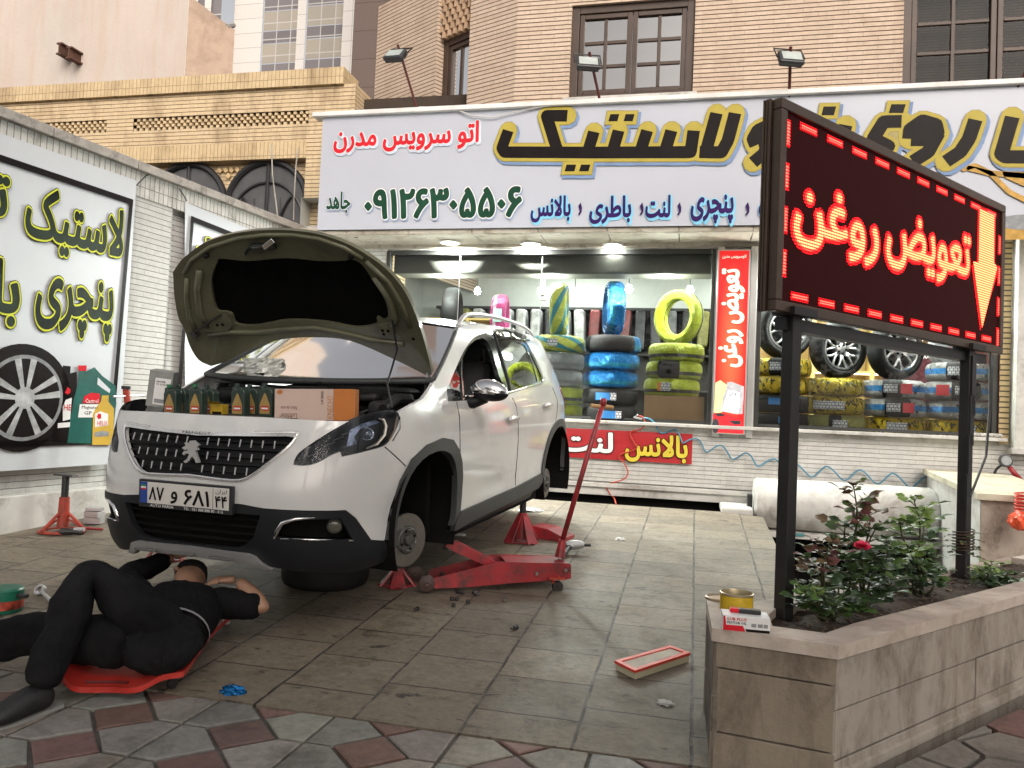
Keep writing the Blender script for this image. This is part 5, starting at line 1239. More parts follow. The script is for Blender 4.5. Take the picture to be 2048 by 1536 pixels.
M_ledoff = ledmat('led_screen', (.9, .05, .05), .016, base=(.020, .002, .003)); M_ledon = ledmat('led_lit', (1, .10, .038), 8.5); M_ledmid = ledmat('led_red', (1, .035, .02), 5.0); M_leddash = ledmat('led_dash', (1, .045, .03), 7); M_ledhalo = ledmat('led_painted_glow', (1, .008, .012), 2.2)  # the halo material is a painted glow, wider than the lit diodes
b = MB(); pts = [(uL+fr_, zB+fr_), (uR-fr_, zB+fr_), (uR-fr_, zT-fr_), (uL+fr_, zT-fr_)]
b.add([LO+LD*p[0]+LN*(fo-.012)+Vector((0, 0, p[1])) for p in pts], [(0, 1, 2, 3)], 0, pts); b.build('screen', M_ledoff, t, fixn=False)
LO_ = -.012+fo
def lbox(x0, yb_, x1, yt, xb_=None, xt=None):
    return (lp(x0, (yb_+yt)/2)[0], lp(xb_ or x0, yb_)[1], lp(x1, (yb_+yt)/2)[0], lp(xt or x1, yt)[1])
def lc(x, y): return lp(1300+x/2.648, 120+y/2.648)
def ledword(s, c0, c1, zlo, zhi):
    write('lit_lettering', s, (c0, zlo, c1, zhi), LF, [(.016, M_ledon, LO_+.0045, 0, 0), (.044, M_ledmid, LO_+.003, 0, 0), (.085, M_ledhalo, LO_+.0015, 0, 0)], t, uvm=True)  # widest layer is red glow painted round the letters
ledword('روغن', lc(770, 950)[0], lc(1220, 1000)[0], lc(1160, 1090)[1], lc(985, 695)[1])
ledword('تعویض', lc(1260, 1050)[0], lc(1705, 1050)[0], lc(1535, 1175)[1], lc(1410, 820)[1])
def ledpoly(polys, mt, d, nm): v, f = union2d(polys); lay(nm, (v, f), LF, mt, LO_+d, t, True)
ar = [lc(1757, 725), lc(1835, 745), lc(1830, 1070), lc(1848, 1098), lc(1768, 1418), lc(1722, 1068), lc(1750, 1070)]
ar = [(p[0], min(p[1], zT-fr_-.035)) for p in ar]; uc = (ar[0][0]+ar[1][0])/2
ledpoly([ar], M_ledon, .004, 'lit_arrow'); ledpoly([grow(ar, .018)], M_ledhalo, .002, 'lit_arrow')  # the grown arrow behind is painted glow
dash = []
iu0, iu1, iz0, iz1 = uL+fr_+.02, uR-fr_-.03, zB+fr_+.03, zT-fr_-.03
nd = 10
for k in range(nd):
    u = iu0+.02+(iu1-iu0-.04)*(k+.35)/nd; L = (iu1-iu0)/nd*.52
    dash += [[(u, iz1-.008), (u+L, iz1-.008), (u+L, iz1+.005), (u, iz1+.005)], [(u-.03, iz0-.008), (u+L-.03, iz0-.008), (u+L-.03, iz0+.005), (u-.03, iz0+.005)]]
for k in range(4):
    z = iz1-(iz1-iz0)*(k+.05)/4; L = (iz1-iz0)/4*.52
    dash += [[(iu0-.008, z-L), (iu0+.006, z-L), (iu0+.006, z), (iu0-.008, z)], [(iu1+.01, z-L-.1), (iu1+.028, z-L-.1), (iu1+.028, z-.1), (iu1+.01, z-.1)]]
for d_ in dash: ledpoly([d_], M_leddash, .004, 'lit_dash'); ledpoly([grow(d_, .010)], M_ledhalo, .002, 'dash_painted_glow')  # grown copy behind each dash is painted glow
for k, (pb, px_) in enumerate(((PB0, 1585), (PB1, 1935))):
    b = MB(); u = (pb-LO).dot(LD); zt_ = zB+.03
    lb(b, u, (.30+zt_)/2, 0, .062, zt_-.30, .05, .004)
    lb(b, u, zt_-.02, .01, .16, .03, .10)
    b.build('post', mat('post_black_%d' % k, (.016, .015, .015), .5, var=.4, scale=3), t)
    if k == 1:
        b = MB()
        for kk in range(4): lb(b, u-.03+.012*kk, .9+kk*.18, .028, .045, .16+.05*kk, .012)
        b.build('tape_wrap', M_black, t)
b = MB(); lb(b, (uL+uR)/2, zB-.035, fo-.06, uR-uL-.25, .05, .05); b.build('crossbar', M_black, t)
b = MB(); pt = [LO+LD*(uR-.12)+LN*.02+Vector((0, 0, zB)), LO+LD*(uR-.16)+LN*.04+Vector((0, 0, zB-.3)), LO+LD*(uR-.22)+LN*.05+Vector((0, 0, zB-.55)), PB1+Vector((.02, -.03, .4))]; b.tube(pt, .007, 5); b.build('power_cable', M_black, t)
# ================================================================== car: the shell is one wrapped surface S(s, z); s runs from the nose round the left flank to the tail
CO = np.array([-2.338, 3.37, .206]); CTH, CPI = .105, .050
CB = np.array([math.sin(CTH), math.cos(CTH)*math.cos(CPI), math.sin(CPI)]); CB = CB/np.linalg.norm(CB)
CL = np.array([math.cos(CTH), -math.sin(CTH), 0]); CU = np.cross(CL, CB)
def cw(x, y, z): return Vector(CO+CB*x+CL*y+CU*z)
PLAN = [(0, 0), (.004, .2), (.022, .38), (.06, .52), (.13, .64), (.24, .735), (.40, .80), (.62, .843), (.85, .862), (1.2, .868), (2.2, .870), (3.2, .866), (3.6, .848), (3.9, .79), (4.07, .68), (4.14, .5), (4.16, .25), (4.16, 0)]
def _cr(P, n=14):
    out = []
    Q = [(P[0][0]+(P[0][0]-P[1][0]), -P[1][1])]+P+[(P[-1][0], -P[-2][1])]
    for i in range(1, len(Q)-2):
        p0, p1, p2, p3 = [np.array(Q[i+k-1], float) for k in range(4)]
        d01 = max(np.linalg.norm(p1-p0), 1e-6)**.5; d12 = max(np.linalg.norm(p2-p1), 1e-6)**.5; d23 = max(np.linalg.norm(p3-p2), 1e-6)**.5
        m1 = (p2-p1+d12*((p1-p0)/d01-(p2-p0)/(d01+d12))); m2 = (p2-p1+d12*((p3-p2)/d23-(p3-p1)/(d12+d23)))
        for t in np.arange(n)/n:
            a = 2*p1-2*p2+m1+m2; b_ = -3*p1+3*p2-2*m1-m2
            out.append(a*t**3+b_*t**2+m1*t+p1)
    out.append(np.array(P[-1], float)); return np.array(out)
PC = _cr(PLAN); PS = np.concatenate([[0], np.cumsum(np.linalg.norm(np.diff(PC, axis=0), axis=1))])
PT = np.gradient(PC, PS, axis=0); PT /= np.linalg.norm(PT, axis=1)[:, None]
SMAX = PS[-1]
FRONT = ([.10, .17, .24, .34, .46, .56, .64, .72, .80, .87, .92, .96, 1.0, 1.1], [.16, .10, .05, .015, .0, .0, .012, .03, .055, .085, .12, .17, .26, .5])
SIDE = ([.10, .17, .22, .30, .42, .55, .68, .80, .90, .97, 1.02, 1.08, 1.2, 1.35, 1.45, 1.52, 1.56], [.10, .06, .025, .012, .014, .006, .0, .004, .012, .026, .045, .062, .115, .185, .24, .30, .40])
def sstep(a, b, x): t = min(1, max(0, (x-a)/(b-a))); return t*t*(3-2*t)
def S(s, z, off=0.0):
    x = np.interp(s, PS, PC[:, 0]); y = np.interp(s, PS, PC[:, 1]); tx = np.interp(s, PS, PT[:, 0]); ty = np.interp(s, PS, PT[:, 1])
    n = math.hypot(tx, ty); nx, ny = -ty/n, tx/n          # outward normal in plan
    w = sstep(.45, 1.05, s)*(1-.35*sstep(SMAX-1.0, SMAX-.4, s))
    d = (1-w)*np.interp(z, *FRONT)+w*np.interp(z, *SIDE)-off
    return (x-nx*d, y-ny*d, z)
def px2sz(px, py, s0, s1):
    """nearest crossing of the pixel's ray with S for s in [s0, s1]"""
    d = ray(px, py); best = None
    # solve by Newton from a coarse grid in image space
    g = _grid()
    m = (g[0] >= s0) & (g[0] <= s1)
    e = (g[2]-px)**2+(g[3]-py)**2; e = np.where(m, e, 1e12); i = int(np.argmin(e)); s, z = g[0][i], g[1][i]
    for _ in range(14):
        f0 = np.array(_pj(s, z))-(px, py); h = 1e-4
        J = np.array([(np.array(_pj(s+h, z))-(px, py)-f0)/h, (np.array(_pj(s, z+h))-(px, py)-f0)/h]).T
        try: st = np.linalg.solve(J, f0)
        except Exception: break
        k = np.max(np.abs(st)); st = st*min(1, .04/max(k, 1e-9)); s -= st[0]; z -= st[1]; s = min(max(s, s0), s1); z = min(max(z, .05), 1.6)
    return float(s), float(z)
def _pj(s, z):
    p = S(s, z); w_ = CO+CB*p[0]+CL*p[1]+CU*p[2]-CAM; dd = w_ @ FWD
    return 1024+F_PX*(w_ @ RGT)/dd, 768-F_PX*(w_ @ UPV)/dd
_G = []
def _grid():
    if not _G:
        a = [(s, z, *_pj(s, z)) for s in np.arange(0, SMAX-.9, .03) for z in np.arange(.12, 1.54, .03)]
        _G.append(np.array(a).T)
    return _G[0]
# ------------------------------------------------------------------ patches cut from the shell
def inpoly(p, poly):
    c = False; n = len(poly)
    for i in range(n):
        a, b_ = poly[i], poly[(i+1) % n]
        if (a[1] > p[1]) != (b_[1] > p[1]) and p[0] < (b_[0]-a[0])*(p[1]-a[1])/(b_[1]-a[1])+a[0]: c = not c
    return c
def dense(poly, step=.03, closed=True):
    out = []; n = len(poly)
    for i in range(n if closed else n-1):
        a, b_ = poly[i], poly[(i+1) % n]; k = max(1, int(math.hypot(b_[0]-a[0], b_[1]-a[1])/step))
        out += [(a[0]+(b_[0]-a[0])*j/k, a[1]+(b_[1]-a[1])*j/k) for j in range(k)]
    if not closed: out.append(poly[-1])
    return out
def smooth_poly(poly, sharp=(), n=5, closed=True):
    """Catmull-Rom through the points; indices in sharp keep their corner"""
    out = []; m = len(poly)
    for i in range(m if closed else m-1):
        p1 = np.array(poly[i]); p2 = np.array(poly[(i+1) % m])
        p0 = np.array(poly[i-1]) if (i not in sharp and (closed or i > 0)) else p1-(p2-p1)
        j = (i+1) % m
        p3 = np.array(poly[(i+2) % m]) if (j not in sharp and (closed or i+2 < m)) else p2+(p2-p1)
        for k in range(n):
            t = k/n; t2, t3 = t*t, t*t*t
            out.append(tuple(.5*((2*p1)+(-p0+p2)*t+(2*p0-5*p1+4*p2-p3)*t2+(-p0+3*p1-3*p2+p3)*t3)))
    if not closed: out.append(tuple(poly[-1]))
    return out
def patch2d(outer, holes=(), step=.04):
    P = dense(outer, step); V = [Vector(p) for p in P]; F = [list(range(len(P)))]; E = []
    hs = []
    for h in holes:
        H = dense(h, step); o_ = len(V); V += [Vector(p) for p in H]; E += [(o_+i, o_+(i+1) % len(H)) for i in range(len(H))]; hs.append(h)
    xs = [p[0] for p in P]; ys = [p[1] for p in P]
    for x in np.arange(min(xs)+step*.5, max(xs), step):
        for y in np.arange(min(ys)+step*.5, max(ys), step):
            if inpoly((x, y), P) and not any(inpoly((x, y), h) for h in hs): V.append(Vector((x, y)))
    r = delaunay_2d_cdt(V, E, F, 1, 1e-6)
    v = [tuple(p) for p in r[0]]; f = []
    for t_ in r[2]:
        c = (sum(v[i][0] for i in t_)/len(t_), sum(v[i][1] for i in t_)/len(t_))
        if any(inpoly(c, h) for h in hs) or not inpoly(c, P): continue
        f.append(tuple(t_))
    return v, f
def shell(mb, outer, holes=(), off=0.0, depth=.012, side=1, step=.04, mi=0, fn=None):
    fn = fn or S
    v, f = patch2d(outer, holes, step)
    cnt = {}
    for t_ in f:
        for i in range(len(t_)):
            a, b_ = t_[i], t_[(i+1) % len(t_)]; k = (min(a, b_), max(a, b_)); cnt[k] = cnt.get(k, 0)+1
    P = [fn(p[0], p[1], off) for p in v]
    o = len(mb.v); mb.v += [tuple(cw(p[0], side*p[1], p[2])) for p in P]
    for t_ in f: mb.f.append([o+i for i in (t_ if side > 0 else t_[::-1])]); mb.m.append(mi)
    if depth:
        rim = {}
        for (a, b_), c in cnt.items():
            if c == 1:
                if v[a][0] < 1e-4 and v[b_][0] < 1e-4: continue
                for i in (a, b_):
                    if i not in rim:
                        p = fn(v[i][0], v[i][1], off-depth); rim[i] = len(mb.v); mb.v.append(tuple(cw(p[0], side*p[1], p[2])))
                mb.f.append([o+a, o+b_, rim[b_], rim[a]]); mb.m.append(mi)
    return mb
def on_shell(pts, off, side=1): return [cw(*(lambda p: (p[0], side*p[1], p[2]))(S(s, z, off))) for s, z in pts]
# ================================================================== the white car
def c2(x, y): return 160+x/2.743, 440+y/2.743
def c3(x, y): return 160+x/2.7676, 780+y/2.7676
def c4(x, y): return 740+x/2.559, 600+y/2.559
def SZ(pts, f, s0, s1): return [px2sz(*f(*p), s0, s1) for p in pts]
def oncar(px, py, k, val):
    ax = (CB, CL, CU)[k]; d = ray(px, py); p0 = CO+ax*val
    return Vector(CAM+d*(np.dot(p0-CAM, ax)/np.dot(d, ax)))
def carc(w): w = np.array(w)-CO; return (float(w @ CB), float(w @ CL), float(w @ CU))
M_paint = mat('white_car_paint', (.57, .575, .575), .28, var=.015, scale=2, coat=1.0, dirt=(.70, .695, .68), dscale=1.6)
M_clad_ = mat('dark_grey_cladding', (.035, .038, .040), .55, var=.15, bmp=.1, bscale=300)
M_bump = mat('black_bumper_plastic', (.013, .014, .017), .45, var=.2, spec=.25, bmp=.08, bscale=300)
M_chrome = mat('chrome', (.72, .72, .73), .08, 1.0, var=.04)
M_satin = mat('satin_silver', (.50, .50, .51), .40, .55, var=.08)
M_lampdark = mat('headlight_dark', (.026, .027, .031), .22, var=.35, scale=9, spec=.4)
M_lampblue = mat('headlight_reflector', (.30, .34, .44), .15, .7, var=.5, scale=25)
M_drl = mat('daylight_tube', (.75, .70, .62), .25, var=.05)
M_carglass = glass('car_side_glass', (.34, .37, .34), .10, .01)
M_wind = glass('windscreen_glass', (.60, .64, .64), .40, .06)
M_piano = mat('gloss_black_trim', (.02, .024, .022), .12, var=.1, coat=1)
M_under = mat('bonnet_underside_shaded', (.14, .138, .085), .38, var=.12, scale=3, dirt=(.09, .088, .06), dscale=4, coat=.3)  # olive tone puts the shade on the white paint into the colour
M_insul = mat('insulation_pad', (.006, .006, .006), .95, spec=.05, var=.3, bmp=.4, bscale=40)
M_engine = mat('engine_black', (.014, .014, .015), .6, var=.5, scale=15)
M_disc = mat('brake_disc_iron', (.19, .178, .162), .42, .75, var=.12, scale=18)
M_hubm = mat('hub_iron', (.10, .098, .095), .5, .7, var=.3, scale=25)
M_seat = mat('seat_fabric', (.035, .035, .038), .9, var=.15)
g0 = cw(.8, 0, 0); CAR = thing('parked_car', 'white hatchback crossover raised on stands without wheels, bonnet open', 'car', (g0.x, g0.y, dz(g0.y)))
# outlines read off the flank and the nose
arch_o = SZ([(75, 1228), (100, 1080), (150, 925), (210, 815), (290, 740), (370, 705), (420, 715), (450, 765), (465, 830), (468, 900), (462, 1000), (455, 1075)], c4, .5, 2.2)
arch_i = [(1.135, .30), (1.155, .44), (1.20, .56), (1.29, .655), (1.42, .705), (1.575, .715), (1.70, .685), (1.775, .62), (1.815, .53), (1.83, .42), (1.82, .33), (1.80, .255)]
rarch_o = [(3.56, .372), (3.585, .48), (3.65, .60), (3.76, .70), (3.92, .765), (4.08, .785), (4.22, .765), (4.35, .70), (4.43, .61), (4.48, .50), (4.50, .40)]
rarch_i = [(3.62, .30), (3.64, .44), (3.69, .55), (3.79, .645), (3.93, .705), (4.07, .722), (4.20, .70), (4.31, .64), (4.38, .55), (4.42, .45), (4.43, .33)]
nose_top = SZ([(1000, 150), (1250, 165), (1400, 172), (1530, 172)], c3, .1, 1.3)
nose_top = [(0, nose_top[0][1]-.002)]+nose_top
fender_top = SZ([(150, 572), (215, 535), (270, 505), (296, 470)], c4, .8, 2.0)
wind_edge = SZ([(330, 415), (375, 330), (415, 240), (450, 150)], c4, 1.2, 2.9)
low_w = [(0, .515), (.30, .513), (.415, .50), (.55, .496), (.80, .486), (.86, .44), (.96, .322), (1.045, .305)]
CAR_DBG = (nose_top, fender_top, wind_edge, arch_o)
hl = smooth_poly(SZ([(1180, 415), (1188, 385), (1215, 345), (1290, 290), (1420, 210), (1540, 150), (1680, 118), (1752, 110), (1770, 150), (1755, 210), (1720, 275), (1680, 310), (1600, 335), (1450, 370), (1440, 342), (1390, 362), (1310, 405), (1240, 420)], c3, 0, 1.8), sharp=(0, 7, 13, 14), n=4)
gr_half = [(0, .635), (.12, .628), (.27, .622), (.34, .645), (.42, .71), (.50, .785), (.545, .842), (.50, .850), (.25, .838), (0, .828)]
gr_half = [(0, .628)]+smooth_poly([(.12, .622), (.27, .620), (.345, .648), (.43, .715), (.515, .79), (.548, .838), (.53, .850), (.30, .842)], sharp=(0, 7), n=4, closed=False)+[(0, .832)]
win_o = smooth_poly(SZ([(400, 520), (393, 455), (430, 370), (480, 262), (530, 195), (580, 172), (640, 162), (780, 200), (835, 275), (890, 395), (882, 425), (720, 478), (560, 508)], c4, 1.0, 3.95), sharp=(0, 1, 10, 11), n=4)
roof_top = [(2.36, 1.452), (2.55, 1.485), (2.9, 1.512), (3.3, 1.520), (3.7, 1.512), (4.1, 1.49), (4.5, 1.45), (SMAX, 1.42)]
body = low_w + arch_o + [(1.93, .322), (2.93, .343), (3.50, .370)] + smooth_poly(rarch_o, n=3, closed=False) + [(4.7, .40), (SMAX, .40), (SMAX, 1.42)] + roof_top[::-1][1:] + wind_edge[::-1] + fender_top[::-1] + nose_top[::-1]
b = MB()
fog_cut = []
for sd_ in (1, -1): shell(b, body, [hl, gr_half, win_o] if True else [], 0, .02, sd_, .045)
o = b.build('body', M_paint, CAR, smooth=True, auto=30)
bdy = o
# door panels sit 3 mm proud with a dark gap round them
fd = SZ([(443, 523), (458, 640), (460, 760), (466, 900), (466, 1075), (742, 952)], c4, 1.5, 3.2)
d1 = [fd[0], (fd[0][0]+.01, .88), fd[2], (fd[3][0], fd[3][1]), (1.925, .345), (2.925, .352), (2.928, .55), (2.925, .84), (2.90, .93), (2.862, .985)]
wb_ = [p for p in win_o]
def seam(pts, name='panel_gap'):
    b = MB()
    for sd_ in (1, -1): b.tube(on_shell(dense(pts, .05, False), -.0005, sd_), .0035, 5)
    return b.build(name, M_dark, CAR)
seam([fd[0], (fd[0][0]+.005, .90), (1.855, .705), (1.885, .5), (1.895, .345)], 'door_gap')
seam([(2.862, .985), (2.905, .93), (2.925, .84), (2.928, .55), (2.925, .35)], 'door_gap')
seam([(3.99, 1.05), (4.03, .95), (3.99, .85), (3.93, .775)], 'door_gap')
seam([(1.03, .775), (1.10, .73), (1.20, .665)], 'bumper_gap')
seam([(1.16, .92), (1.155, .86), (1.09, .80)], 'bumper_gap')
# cladding: arches, sills, lower bumper
for po, pi in ((arch_o, arch_i), (smooth_poly(rarch_o, n=3, closed=False), smooth_poly(rarch_i, n=3, closed=False))):
    for sd_ in (1, -1):
        b = MB(); shell(b, po+smooth_poly(pi, n=2, closed=False)[::-1] if po is arch_o else po+pi[::-1], [], .012, .035, sd_, .035); b.build('wheel_arch_trim', M_clad_, CAR, smooth=True, auto=40)
for sd_ in (1, -1):
    b = MB(); shell(b, [(1.90, .325), (2.93, .343), (3.53, .372), (3.575, .345), (3.56, .30), (3.48, .262), (2.9, .245), (2.1, .232), (1.84, .215), (1.83, .26)], [], .014, .03, sd_, .05); b.build('sill_trim', M_clad_, CAR, smooth=True, auto=40)
    b = MB(); shell(b, [(1.85, .215), (2.1, .228), (2.9, .240), (3.47, .257), (3.40, .20), (2.0, .165), (1.86, .165)], [], -.015, .03, sd_, .06); b.build('lower_sill', M_bump, CAR, smooth=True)
    b = MB(); shell(b, [(4.5, .395), (4.7, .395), (SMAX, .395), (SMAX, .20), (4.6, .22), (4.44, .30)], [], .006, .03, sd_, .06); b.build('rear_bumper', M_bump, CAR, smooth=True)
# lower front bumper in black plastic with mesh intake, fog lamps, silver bar
low_half = [(p[0], p[1]-.004) for p in low_w]+[(1.06, .30), (1.10, .22), (1.12, .185), (.9, .165), (.55, .195), (.42, .215), (.40, .235), (0, .245)]
intake = [(0, .475), (.40, .468), (.36, .36), (.31, .315), (.25, .300), (0, .298)]
fogh = SZ([(1095, 742), (1150, 717), (1440, 708), (1470, 760), (1505, 825), (1120, 818), (1082, 812)], c3, .3, 1.2)
b = MB()
for sd_ in (1, -1): shell(b, low_half, [intake, fogh], .006, .03, sd_, .035)
bump_ = b.build('front_bumper', M_bump, CAR, smooth=True, auto=35)
b = MB()
for sd_ in (1, -1): shell(b, [(0, .50), (.45, .50), (.42, .29), (0, .28)], [], -.05, 0, sd_, .05)
for z in (.33, .365, .40, .435):
    for sd_ in (1, -1): b.tube(on_shell([(s, z) for s in np.linspace(0, .40, 9)], -.03, sd_), .009, 5)
b.build('lower_grille', M_dark, bump_)
for sd_ in (1, -1):
    b = MB(); shell(b, [(p[0]+(.01 if p[0] > .6 else -.01), p[1]) for p in fogh], [], -.06, 0, sd_, .05); b.build('fog_recess', M_dark, bump_)
    fp = SZ([(1420, 762)], c3, .3, 1.2)[0]; q_ = on_shell([fp], -.03, sd_)[0]
    fl = MB(); nrm = (Vector(-CB)*.85+Vector(CL)*sd_*.5).normalized(); m4 = Matrix.Translation(q_) @ nrm.to_track_quat('Z', 'Y').to_matrix().to_4x4()
    fl.lathe([(.0, .006), (.02, .005), (.034, .001), (.038, -.012)], 20, m4); fo_ = fl.build('fog_lamp', mat('fog_glass', (.10, .10, .085), .12, .2, var=.3, scale=60), CAR, smooth='all')
    b = MB(); b.tube(on_shell(SZ([(1300, 706), (1190, 714), (1120, 735), (1092, 780), (1078, 822)], c3, .3, 1.2), .004, sd_), [.004, .009, .012, .013, .008], 6); b.tube(on_shell(SZ([(1110, 822), (1300, 828), (1510, 832)], c3, .3, 1.2), .006, sd_), .005, 6); b.build('fog_bezel', M_chrome, CAR, smooth='all')
b = MB()
zf = lambda s: .232+.03*max(0, (s-.30)/.16)**2*(-1)
for sd_ in (1, -1):
    shell(b, [(0, .288), (.33, .280), (.365, .268), (.40, .228), (.44, .205), (.40, .20), (.36, .222), (.33, .232), (0, .238)], [], .034, .03, sd_, .03)
sk = b.build('skid_bar', M_satin, CAR, smooth=True, auto=40)
b = MB()
for c_ in (-.22, 0, .22):
    for sd_ in (1,): b.box(cw(-.028, c_, .258), (.13, .012, .014), Matrix.Rotation(-CTH, 3, 'Z'), bev=.004)
b.build('skid_pad', mat('grey_pad', (.10, .10, .10), .6), sk)
# headlights
for sd_ in (1, -1):
    b = MB(); shell(b, hl, [], -.018, 0, sd_, .03); h = b.build('headlight', M_lampdark, CAR, smooth='all')
    b = MB(); shell(b, hl, [], -.002, 0, sd_, .03); b.build('lamp_cover', glass('lamp_cover_glass', (.80, .82, .86), .04, .03, .45), h, smooth='all', fixn=False)
    cx = SZ([(1600, 245)], c3, .4, 1.6)[0]; q_ = on_shell([cx], -.014, sd_)[0]
    nrm = (Vector(-CB)*.72+Vector(CL)*sd_*.62+Vector(CU)*.2).normalized(); m4 = Matrix.Translation(q_) @ nrm.to_track_quat('Z', 'Y').to_matrix().to_4x4()
    b = MB(); b.lathe([(.0, .010), (.016, .008), (.026, .002)], 20, m4); b.build('projector_lens', mat('lens_glass', (.14, .17, .22), .05, .2, coat=1, var=.2), h, smooth='all')
    b = MB(); b.lathe([(.026, .0), (.030, .004), (.034, .0), (.040, -.02)], 24, m4); b.build('lens_ring', M_lampblue, h, smooth='all')
    b = MB(); shell(b, SZ([(1500, 225), (1560, 190), (1640, 165), (1668, 180), (1560, 215), (1525, 260), (1540, 300), (1480, 315)], c3, .4, 1.7), [], -.011, 0, sd_, .02); b.build('reflector', M_lampblue, h, smooth='all')
    b = MB(); b.tube(on_shell(SZ([(1590, 325), (1650, 300), (1690, 250), (1698, 200), (1685, 165), (1660, 158)], c3, .4, 1.7), -.008, sd_), [.004, .008, .010, .010, .008, .003], 6); b.build('daylight_tube', M_drl, h, smooth='all')
    b = MB(); b.tube(on_shell(SZ([(1705, 300), (1745, 220), (1760, 150)], c3, .4, 1.8), -.006, sd_), .006, 5); b.build('side_strip', mat('amber_strip', (.30, .20, .13), .2), h)
    b = MB()
    for k in range(5):
        pp = SZ([(1260+k*48, 372-k*30), (1320+k*48, 350-k*30)], c3, .3, 1.4); b.tube(on_shell(pp, -.012, sd_), .004, 5)
    b.build('lamp_rib', mat('rib_grey', (.34, .34, .36), .2, .6), h)
# grille
b = MB()
for sd_ in (1, -1): shell(b, gr_half, [], -.03, 0, sd_, .04)
for z in (.655, .69, .725, .76, .795):
    for sd_ in (1, -1):
        row = [(s, z) for s in np.linspace(0, .54, 28) if inpoly((s, z), gr_half)]
        if len(row) > 2: b.tube(on_shell(row, -.018, sd_), .006, 5)
G = b.build('grille', mat('grille_black', (.008, .008, .009), .4, spec=.2), CAR)
b = MB()
for r_, z in enumerate((.79, .725, .662)):
    for k in range(-9, 10):
        s_ = k*.062+(.015 if r_ % 2 else .0)
        if abs(s_) < .055 or not inpoly((abs(s_)+.012, z-.015), gr_half) or not inpoly((abs(s_)+.012, z+.015), gr_half): continue
        sg = 1 if s_ > 0 else -1
        a_ = on_shell([(abs(s_), z-.017)], -.006, sg)[0]; c_ = on_shell([(abs(s_), z+.017)], -.006, sg)[0]; b.tube([a_, c_], [.003, .0042], 4); b.build('grille_stud', M_satin, G); b = MB()
b = MB()
for sd_ in (1, -1):
    rimp = dense([p for p in gr_half if p[0] > 1e-6], .02, False); b.tube(on_shell([(0, .628)]+rimp[:-1], .003, sd_), .0075, 6)
    top = [(s, .840) for s in np.linspace(0, .50, 14)]; 
for sd_ in (1, -1): shell(b, [(0, .832), (.30, .842), (.53, .851), (.555, .838), (.535, .828), (.50, .832), (.30, .826), (0, .816)], [], .006, .02, sd_, .03)
b.build('grille_frame', mat('bright_trim', (.80, .80, .80), .22, .75, var=.03), G, smooth=True)
PFc = (cw(0, 0, 0), Vector(CL), Vector(CU), Vector(-CB))
lay('badge_lettering', *(lambda v: ((fit(v[0], (-.085, .823, .085, .836)), v[1]),))(glyphs2d('PEUGEOT', .01, False, 1)), (cw(.052, 0, 0), Vector(CL), Vector(CU), Vector(-CB)), M_piano, .0, G)
lion = [(578, 1250), (600, 1238), (592, 1222), (615, 1226), (622, 1212), (645, 1210), (655, 1222), (674, 1234), (660, 1246), (668, 1262), (652, 1266), (660, 1290), (668, 1312), (674, 1332), (655, 1334), (648, 1312), (632, 1298), (618, 1322), (600, 1334), (586, 1326), (606, 1312), (618, 1284), (598, 1280), (592, 1292), (580, 1284), (590, 1268), (608, 1266), (610, 1256), (592, 1262)]
pl = [carc(oncar(*c2(*p), 0, .015)) for p in lion]
cy_ = sum(p[1] for p in pl)/len(pl)
b = MB(); b.prism([(p[1]-cy_, p[2]) for p in pl], cw(.022, 0, 0), CL, CU, -CB, .012); b.build('lion_badge', mat('badge_silver', (.62, .62, .62), .35, .6, var=.05), G)
# number plate
t_ = MB(); zc = .530; pw, ph_ = .272, .066
def pbx(y0, y1, z0, z1, x, th, mt, nm, par_):
    b = MB(); b.box(cw(x, (y0+y1)/2, (z0+z1)/2), (abs(y1-y0), th, z1-z0), Matrix((Vector(CL), Vector(CB), Vector(CU))).transposed(), bev=.002); return b.build(nm, mt, par_)
NP = pbx(-pw, pw, zc-ph_, zc+ph_, -.012, .022, M_black, 'number_plate', CAR)
pz0, pz1 = zc-.046, zc+.056
pbx(-.258, .258, pz0, pz1, -.0245, .004, mat('plate_white', (.62, .61, .58), .35, var=.03), 'plate_face', NP)
pbx(-.258, -.216, pz0, pz1, -.0275, .003, mat('plate_blue', (.02, .06, .28), .35), 'country_band', NP)
for k_, c_ in enumerate(((.02, .22, .06), (.7, .7, .7), (.5, .03, .03))): pbx(-.252, -.222, zc+.042-.008*k_-.008, zc+.042-.008*k_, -.0298, .001, mat('flag_%s' % ('green', 'white', 'red')[k_], c_, .4), 'flag', NP)
pbx(.168, .170, pz0, pz1, -.0270, .001, M_pblack, 'divider', NP)
PFR = (cw(-.0275, 0, 0), Vector(CL), Vector(CU), Vector(-CB))
def ptxt(s, y0, y1, z0, z1, mt=M_pblack, fa=True, off=.02): write('plate_lettering', s, (y0, z0, y1, z1), PFR, [(off, mt, .001, 0, 0)], NP, fa=fa, res=2)
ptxt('۸۷', -.205, -.115, zc-.030, zc+.036); ptxt('و', -.075, -.035, zc-.038, zc+.022); ptxt('۶۸۱', .002, .150, zc-.038, zc+.036); ptxt('۴۴', .182, .250, zc-.036, zc+.018); ptxt('ایران', .185, .248, zc+.026, zc+.050, off=.0)
PFR = (cw(-.0235, 0, 0), Vector(CL), Vector(CU), Vector(-CB))
ptxt('AUTO PARSA', -.20, -.06, zc-.062, zc-.049, M_pwhite, False, .0); ptxt('TEL : 021 888 888 80 - 8 G', .0, .225, zc-.062, zc-.049, M_pwhite, False, .0)
